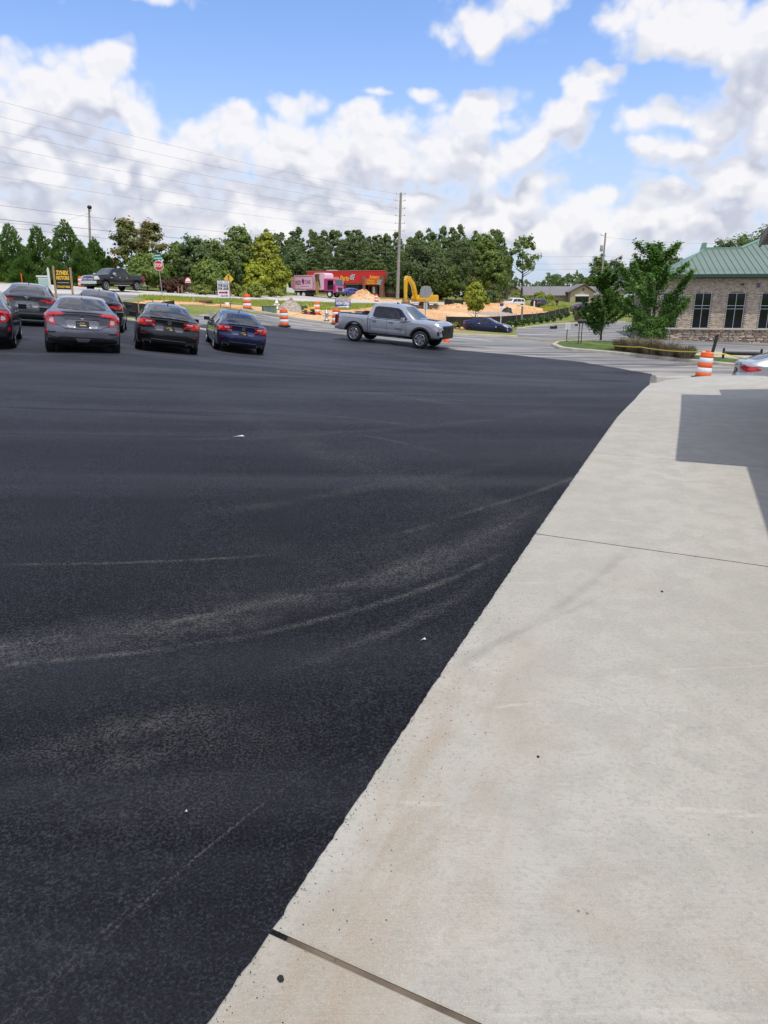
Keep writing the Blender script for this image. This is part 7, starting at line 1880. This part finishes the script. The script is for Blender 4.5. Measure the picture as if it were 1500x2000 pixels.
p = GP(593, 52.5); o = thing('dark_bin', 'dark grey upright bin wrapped with tape right of the gravel heap', 'bin', p, .2); mb = MB(); mb.prism([(-.17, 0), (.17, 0), (.2, .62), (.05, .62), (.0, .52), (-.06, .62), (-.19, .60)], -.2, .2); mb.build('bin_body', mat('bin_grey', (.045, .05, .05), .6), o); mb = MB(); mb.box((0, -.21, .32), (.4, .02, .05), (0, R(-20), 0)); mb.build('tape_wrap', M['tape'], o)
p = GP(601, 52.5); o = thing('red_can', 'small red and white can beside the dark bin', 'can', p); mb = MB(); mb.lathe([(.14, 0), (.14, .22)], 12); mb.build('red_band', mat('can_red', (.5, .05, .06), .5), o); mb = MB(); mb.lathe([(.138, .22), (.13, .42), (.05, .46)], 12); mb.build('white_top', M['tan_walk'], o)
p = GP(609, 53.5); o = thing('plate_compactor', 'yellow and black machine between the dark bin and the barrel', 'machine', p, .3)
mb = MB(); mb.box((0, 0, .08), (.5, .4, .12)); mb.build('base_plate', M['black_trim'], o); mb = MB(); mb.prism([(-.2, .14), (.2, .14), (.16, .42), (-.1, .42)], -.16, .16); mb.build('engine', M['black_trim'], o, .02); mb = MB(); mb.box((0, 0, .52), (.42, .34, .16)); mb.build('hood', M['yellow'], o, .04); mb = MB(); mb.path([(-.2, -.15, .3), (-.35, -.15, .75), (-.35, .15, .75), (-.2, .15, .3)], .02, 6); mb.build('handle', M['yellow'], o)
p = GP(398, 50); o = thing('drain_pipe', 'rusty brown pipe lying in the grass behind the black sedan', 'pipe', p, R(-8)); mb = MB(); mb.tube((-.55, 0, .12), (.6, 0, .14), .12, n=12); mb.build('pipe', mat('rust_pipe', (.20, .10, .06), .8, noise=.3), o)
p = GP(378, 50); o = thing('marker_stub', 'short grey concrete marker in the grass beside the rusty pipe', 'marker', p); mb = MB(); mb.box((0, 0, .18), (.12, .12, .46)); mb.build('stub', M['concrete_far'], o, .02)
p = GP(443, 50); o = thing('white_bucket', 'small white tub on the clay at the foot of the for sale board', 'tub', p); mb = MB(); mb.lathe([(.14, 0), (.16, .2), (.15, .21)], 12); mb.build('tub', M['white'], o)
# heaps
def heap(name, label, cat, px, py, zc, wpx, hpx, m, seed, rough=.14, elong=.75):
    p = GP(px, zc); s = zc/F; w, h = wpx*s, hpx*s; mb = MB(); n, k = 56, 26; vs = [(0, 0, 0)]; r9 = Vector((seed*3.7, seed*1.3, 0))
    vs = []
    for i in range(k+1):
        t_ = i/k
        for j in range(n):
            a = 2*math.pi*j/n; rr = w/2*t_; x, y = rr*math.cos(a), rr*math.sin(a)*elong
            q = Vector((x, y, 0))*(2.2/w*2)+r9
            lump = mnoise.fractal(q, 1, 2, 4)*rough*h*1.6 + mnoise.noise(q*6)*rough*h*.35 + mnoise.noise(q*14)*rough*h*.18
            z = h*max(0, (1-t_**1.25))**1.0*(.9+.1*math.cos(3*a+seed)) + lump*min(1, (1-t_)*3)
            wx2, wy2 = p.x+x, p.y+y
            vs.append((x, y, z+gz(wx2, wy2)-p.z-.06*t_))
    fs = [(i*n+j, (i+1)*n+j, (i+1)*n+(j+1) % n, i*n+(j+1) % n) for i in range(k) for j in range(n)]
    mb.add(vs, fs, 0, True); o = mb.build(name, m); o.location = p; tag(o, label, cat); return o
m, t, b, tc = base_mat('gravel_stone', .9, .3); n1 = t.noise(tc, 14, 5, .7); vo = t.new('ShaderNodeTexVoronoi', ins={'Scale': 13.0}); t.l.new(tc, vo.inputs['Vector'])
c = t.mix(t.new('ShaderNodeSeparateXYZ', ins={0: vo.outputs['Color']}).outputs[0], (.30, .25, .20), (.60, .52, .43)); t.l.new(c, b.inputs['Base Color']); bump(t, b, t.math('MULTIPLY', vo.outputs[0], -1), 1, .08); M['gravel'] = m
heap('gravel_heap', 'pale gravel heap on the grass between the cabinet and the barrels', 'gravel heap', 569, 600, 56, 66, 27, M['gravel'], 1, .05)
heap('clay_heap', 'orange clay heap in front of the red store', 'dirt heap', 713, 588, 106, 78, 22, M['clay'], 2, .22)
heap('clay_heap', 'long low bank of orange clay below the highway at right', 'dirt heap', 985, 612, 112, 190, 13, M['clay'], 4, .2, .22)
heap('clay_heap', 'low mound of orange clay right of the excavator', 'dirt heap', 890, 602, 95, 90, 11, M['clay'], 5, .2, .4)
heap('gravel_bank', 'pale gravel bank behind the black silt fence', 'gravel bank', 985, 622, 82, 190, 9, M['gravel'], 6, .1, .2)
heap('gravel_bank', 'pale gravel strip just right of the silver pickup hood', 'gravel bank', 890, 630, 71, 90, 7, M['gravel'], 7, .1, .2)
# crumbs along the slab's edge
rc_ = random.Random(5); mb = MB()
for k in range(1900):
    s_ = rc_.uniform(-1.2, 9)**1 if k % 3 else rc_.uniform(-.8, 2.5); q = edge_at(s_)+Nn*((abs(rc_.gauss(0, .012)) if k % 3 else abs(rc_.gauss(0, .14)))+.002 if k % 4 else -abs(rc_.gauss(0, .05)))
    r_ = rc_.uniform(.0009, .0026) if k % 20 else rc_.uniform(.003, .005); z = gz(q.x, q.y)+(.026 if k % 4 else .016)
    vs = [(q.x+r_*rc_.uniform(.6, 1.2)*math.cos(a), q.y+r_*rc_.uniform(.6, 1.2)*math.sin(a), z) for a in (0, 1.57, 3.14, 4.71)]+[(q.x, q.y, z+r_*1.1)]
    mb.add(vs, [(0, 1, 4), (1, 2, 4), (2, 3, 4), (3, 0, 4)], 0)
tag(mb.build('asphalt_crumbs', mat('crumb_tar', (.03, .028, .027), .8)), 'loose tar crumbs scattered along the edge of the concrete', None, None, 'stuff')
for px, py, r_, lab in ((549, 1928, .0075, 'black tar lump on the dusty corner of the concrete'), (1050, 1490, .0048, 'dark speck of tar in the middle of the concrete drive'), (1292, 1164, .0065, 'small dark tar lump on the second concrete panel')):
    p = G(px, py); mb = MB(); vs = []
    rr = random.Random(px); mb.lathe([(r_*.9, 0), (r_*1.1, r_*.5), (r_*.7, r_*1.0), (r_*.2, r_*1.2)], 9)
    mb.v = [v+Vector((rr.uniform(-1, 1), rr.uniform(-1, 1), rr.uniform(-.3, .3)))*r_*.35 for v in mb.v]; o = mb.build('tar_lump', mat('tar', (.02, .02, .02), .8)); o.location = p+Vector((0, 0, .024)); tag(o, lab, 'tar lump')
for px, py, L_, lab in ((466, 856, .14, 'white scrap of paper lying on the asphalt far left of the slab'), (826, 1258, .03, 'tiny white scrap on the asphalt near the concrete edge'), (363, 1598, .014, 'tiny white chip on the near asphalt')):
    p = G(px, py); mb = MB(); mb.add([(-L_/2, 0, 0), (0, -L_*.12, .01), (L_/2, L_*.05, .006), (L_*.3, L_*.2, .015), (-L_*.2, L_*.16, .004)], [(0, 1, 2, 3, 4)]); o = mb.build('paper_scrap', M['sign_white']); o.location = p+Vector((0, 0, .018)); tag(o, lab, 'litter')

# ================================================================== silt fences
def silt(label, pts, h, stakes, group=None, tall=.12):
    o = thing('silt_fence', label, 'fence', pts[0]); base = pts[0]
    P2 = densify([XY(q) for q in pts], .02, .25, closed=False); mb = MB(); vs = []
    for i, q in enumerate(P2):
        z = gz(*q); k = i/(len(P2)-1)
        sag = .10*mnoise.noise(Vector((q[0]*.6, q[1]*.6, 0)))+.05*mnoise.noise(Vector((q[0]*3, q[1]*3, 2)))
        for t_, off in ((0, 0), (.5, .05*mnoise.noise(Vector((q[0]*2.2, q[1]*2.2, 5)))), (1, .06*mnoise.noise(Vector((q[0]*2, q[1]*2, 9))))): vs.append((q[0]-base.x, q[1]-base.y+off*2, z-base.z-.03+(h+sag)*t_))
    mb.add(vs, [(i*3+k, (i+1)*3+k, (i+1)*3+k+1, i*3+k+1) for i in range(len(P2)-1) for k in range(2)], 0, True)
    mb.build('fabric', M['fabric'], o)
    for k in range(stakes):
        q = P2[int((k+.5)/stakes*(len(P2)-1))]; z = gz(*q); mb = MB(); mb.box((0, 0, (h+tall)/2-.1), (.05, .05, h+tall+.2), (0, R(rng.uniform(-4, 4)), 0)); s = mb.build('stake', M['wood'] if stakes < 5 else M['grey_wood'], o); s.location = (q[0]-base.x, q[1]-base.y-.06, z-base.z)
    return o
silt('black silt fence with raw wooden stakes behind the black sedans', [GP(215, 38.5), GP(270, 38.5), GP(300, 39.5), GP(340, 42)], .78, 4)
silt('long sagging black silt fence behind the blue coupe and the clipped shrubs', [GP(872, 64.5), GP(905, 66), GP(960, 68), GP(1010, 70.5), GP(1050, 77), GP(1080, 84), GP(1112, 93)], .98, 12)
silt('crumpled black fabric on the verge right of the excavator', [GP(868, 108), GP(885, 108), GP(905, 110)], .7, 2)
p = GP(992, 88); o = thing('tarp_heap', 'crumpled black tarp on the gravel behind the silt fence', 'tarp', p); mb = MB(); mb.lathe([(.85, 0), (.7, .35), (.35, .75), (.1, .85)], 11); mb.v = [v+Vector((mnoise.noise(v*2), mnoise.noise(v*3), mnoise.noise(v*2.5)*.4))*.3 for v in mb.v]; mb.build('tarp', M['fabric'], o)
# low rail fence and the little board under the left trees
p0, p1 = GP(340, 79), GP(420, 83); o = thing('rail_fence', 'low dark wooden rail fence under the trees across the highway', 'fence', p0); n = 8
for k in range(n+1): q = p0.lerp(p1, k/n); q.z = gz(q.x, q.y); mb = MB(); mb.box((0, 0, .55), (.12, .12, 1.1)); s = mb.build('post', M['bark'], o); s.location = q-p0
for k in range(n):
    a, b2 = p0.lerp(p1, k/n), p0.lerp(p1, (k+1)/n); a.z = gz(a.x, a.y); b2.z = gz(b2.x, b2.y)
    for zz in (.45, .9): mb = MB(); mb.tube(a-p0+Vector((0, 0, zz)), b2-p0+Vector((0, 0, zz)), .05, n=5); mb.build('rail', M['bark'], o)
p = GP(370, 77.5); o = thing('notice_board', 'small red and white arched board under the trees right of the stop sign', 'sign', p, face_cam(p)); z0 = P(370, 553, 77.5).z-p.z
mb = MB(); mb.prism([(-.38, z0), (.38, z0), (.30, z0+.35), (.12, z0+.62), (-.12, z0+.62), (-.30, z0+.35)], -.03, .0); mb.build('board', M['sign_red'], o); mb = MB(); mb.prism([(-.28, z0+.18), (.28, z0+.18), (.2, z0+.42), (0, z0+.54), (-.2, z0+.42)], -.04, -.032); mb.box((0, -.036, z0+.08), (.6, .01, .07)); mb.build('print', M['sign_white'], o)
for x in (-.3, .3): mb = MB(); mb.box((x, .03, z0/2), (.06, .05, z0+.2)); mb.build('leg', M['bark'], o)
for px, lab in ((350, 'pale short wooden stake by the highway under the reddish board'), (357, 'second pale stake by the highway beside a weedy bush')):
    p = GP(px, 77); o = thing('survey_stake', lab, 'stake', p); mb = MB(); mb.box((0, 0, .35), (.09, .05, .9)); mb.build('stick', M['wood'], o)
for px, zc, lab in ((966, 125, 'white marker post left of the white suv'), (1088, 118, 'dark upright box marker behind the dark suv'), (1044, 118, 'thin white stake in the weeds right of the dark suv')):
    p = GP(px, zc); o = thing('marker_post', lab, 'post', p); mb = MB(); mb.box((0, 0, .7), (.18 if px != 1088 else .5, .1, 1.5 if px != 1088 else 2.0)); mb.build('post', M['white'] if px != 1088 else M['black_trim'], o)

# ================================================================== poles and wires
def pole(label, px, zc, top_py, r, lean_px=0, base_py=None):
    p = GP(px, zc); top = P(px+lean_px, top_py, zc); o = thing('utility_pole', label, 'utility pole', p)
    mb = MB(); d = top-p; mb.path([Vector((0, 0, -.3)), d*.33, d*.66, d], [r*1.15, r, r*.85, r*.7], 10); mb.build('pole', M['grey_wood'], o); return o, p, top
o1, b1, t1 = pole('tall wooden transmission pole with side insulators beside the red store', 776, 118, 377, .26, 7)
k1 = 118/F
ins_y = [380, 393, 408, 422, 437, 452]
def on_pole(b, t_, py, zc): 
    a, c2 = b, t_; za = P(0, py, zc).z; f = (za-a.z)/(c2.z-a.z); return a.lerp(c2, f)
inspts = []
for i, y in enumerate(ins_y):
    q = on_pole(b1, t1, y, 118)
    for sg in (-1, 1):
        mb = MB(); mb.tube(q-b1, q-b1+Vector((sg*.75, 0, .10)), .05, .035, 6); mb.lathe([(.09, 0), (.04, .05), (.09, .1), (.04, .15), (.08, .2)], 8, mat=Matrix.Translation(q-b1+Vector((sg*.75, 0, .02)))); mb.build('insulator', M['galv'], o1)
    inspts.append(q+Vector((-.75, 0, .12)))
for y in (480, 510): q = on_pole(b1, t1, y, 118); mb = MB(); mb.lathe([(.30, -.1), (.30, .1)], 10, mat=Matrix.Translation(q-b1)); mb.build('band', M['galv'], o1)
o2, b2_, t2 = pole('leaning wooden utility pole behind the slim young tree', 1171, 112, 455, .17, 12)
q = on_pole(b2_, t2, 461, 112); mb = MB(); mb.tube(q-b2_, q-b2_+Vector((-.7, 0, .1)), .05, n=6); mb.lathe([(.08, 0), (.04, .1), (.08, .2)], 8, mat=Matrix.Translation(q-b2_+Vector((-.7, 0, .1)))); mb.build('insulator', M['galv'], o2)
q = on_pole(b2_, t2, 485, 112); mb = MB(); mb.lathe([(.22, -.45), (.24, -.4), (.24, .4), (.2, .48)], 12, mat=Matrix.Translation(q-b2_+Vector((-.45, 0, 0)))); mb.build('transformer', M['galv'], o2)
o3, b3, t3 = pole('wooden pole topped by a dark street lamp behind the evergreens', 182, 92, 409, .17, -8)
mb = MB(); mb.tube(t3-b3+Vector((0, 0, -.2)), t3-b3+Vector((.25, -.3, .05)), .04, n=6); mb.lathe([(.12, 0), (.27, .12), (.30, .3), (.22, .42), (.08, .48)], 12, mat=Matrix.Translation(t3-b3+Vector((.12, -.1, .0)))); mb.build('lamp_head', M['black_trim'], o3)
mb = MB(); mb.lathe([(.13, -.22), (.16, -.1), (.12, .0)], 10, mat=Matrix.Translation(t3-b3+Vector((.2, -.15, 0)))); mb.build('lens', M['clear_lens'], o3)
o4, b4, t4 = pole('thin black lamp post in front of the long grey roof', 1074, 155, 553, .07, 1)
mb = MB(); mb.box(t4-b4+Vector((.15, 0, .0)), (.9, .25, .12)); mb.build('lamp_head', M['black_trim'], o4)
def wire(label, a, b2, sag, r=.012, group='power lines crossing the sky'):
    n = 28; ps = []
    for k in range(n+1): t_ = k/n; q = a.lerp(b2, t_); q.z -= 4*sag*t_*(1-t_); ps.append(q-a)
    mb = MB(); mb.path(ps, r, 5); o = mb.build('power_line', M['wire']); o.location = a; tag(o, label, 'power line', group)
ordn = ['topmost', 'second from top', 'third from top', 'fourth from top', 'fifth from top', 'lowest']
for i, (y0, q) in enumerate(zip([187, 218, 247, 278, 308, 338], inspts)):
    wire('%s transmission wire running from the tall pole to the left edge' % ordn[i], P(-40, y0, 66), q, .55, .009)
lo = [on_pole(b1, t1, y, 118) for y in (480, 494, 509)]
for i, (y0, q, nm) in enumerate(zip([397, 424.5, 439], lo, ['upper', 'thick middle', 'lower'])):
    wire('%s of the three low cables passing in front of the left evergreens' % nm, P(-30, y0, 60), q, .5, (.012, .020, .013)[i])
for i, (q, y1) in enumerate(zip(lo, (500, 514, 524))):
    wire('%s of three cables between the tall pole and the leaning pole' % ['upper', 'middle', 'lower'][i], q, on_pole(b2_, t2, y1, 112), .7, .012)
for i, y1 in enumerate((463, 500)):
    wire(['upper', 'lower'][i]+' cable from the leaning pole towards the brick bank roof', on_pole(b2_, t2, y1, 112), P(1560, (470, 500)[i], 90), .6, .010)
wire('slack cable from the street lamp pole to the left edge', on_pole(b3, t3, 416, 92), P(-30, 428.5, 80), .9, .012)
wire('steep guy wire from the street lamp pole down into the bronzed tree', on_pole(b3, t3, 421, 92), P(224, 462, 88), .05, .010)
# caution tapes
def tape(label, pts, w=.045):
    mb = MB(); P3 = []
    for a, b2 in zip(pts, pts[1:]):
        L = (b2-a).length; n = max(6, int(L/.4)); sag = min(.12, .01*L)
        for k in range(n): t_ = k/n; q = a.lerp(b2, t_); q.z -= 4*sag*t_*(1-t_); P3.append(q)
    P3.append(pts[-1]); vs = []
    for i, q in enumerate(P3):
        a = i*.55+mnoise.noise(Vector((i*.3, 0, 0)))*2; vs += [q+Vector((0, .4*math.sin(a), 1)).normalized()*w/2, q-Vector((0, .4*math.sin(a), 1)).normalized()*w/2]
    mb.add([v-pts[0] for v in vs], [(2*i, 2*i+2, 2*i+3, 2*i+1) for i in range(len(P3)-1)], 0, True); o = mb.build('caution_tape', M['tape']); o.location = pts[0]; tag(o, label, 'caution tape', 'yellow caution tapes')
up = lambda q, z: q+Vector((0, 0, z))
tape('yellow caution tape along the planting island from the mailbox to the striped barrel', [P(1136, 667, 38.5), P(1254, 678, 33.3), P(1372, 687, 27.4)])
tape('yellow caution tape from the striped barrel past the black bench', [P(1376, 689, 27.4), up(G(1411, 706), .35), up(G(1487, 711), .1)])
tape('yellow caution tape lying low across the street from the verge to the mailbox', [up(G(1008, 658), .08), up(G(1070, 668), .06), up(G(1132, 676), .5)])
tape('yellow caution tape looped from the barrel by the gravel heap to the taped hydrant', [up(GP(618, 58), .6), up(GP(632, 50), .35), up(hp2, .55), up(GP(655, 46.4), .35)])
tape('yellow caution tape between the dark bin and the barrel by the gravel heap', [up(GP(593, 52.3), .45), up(GP(606, 52), .3), up(GP(618, 57.6), .4)])
tape('yellow caution tape fallen on the clay in front of the gravel heap', [up(GP(535, 47.3), .10), up(GP(565, 47.2), .05), up(GP(593, 50), .25)])
bpy.context.view_layer.update()
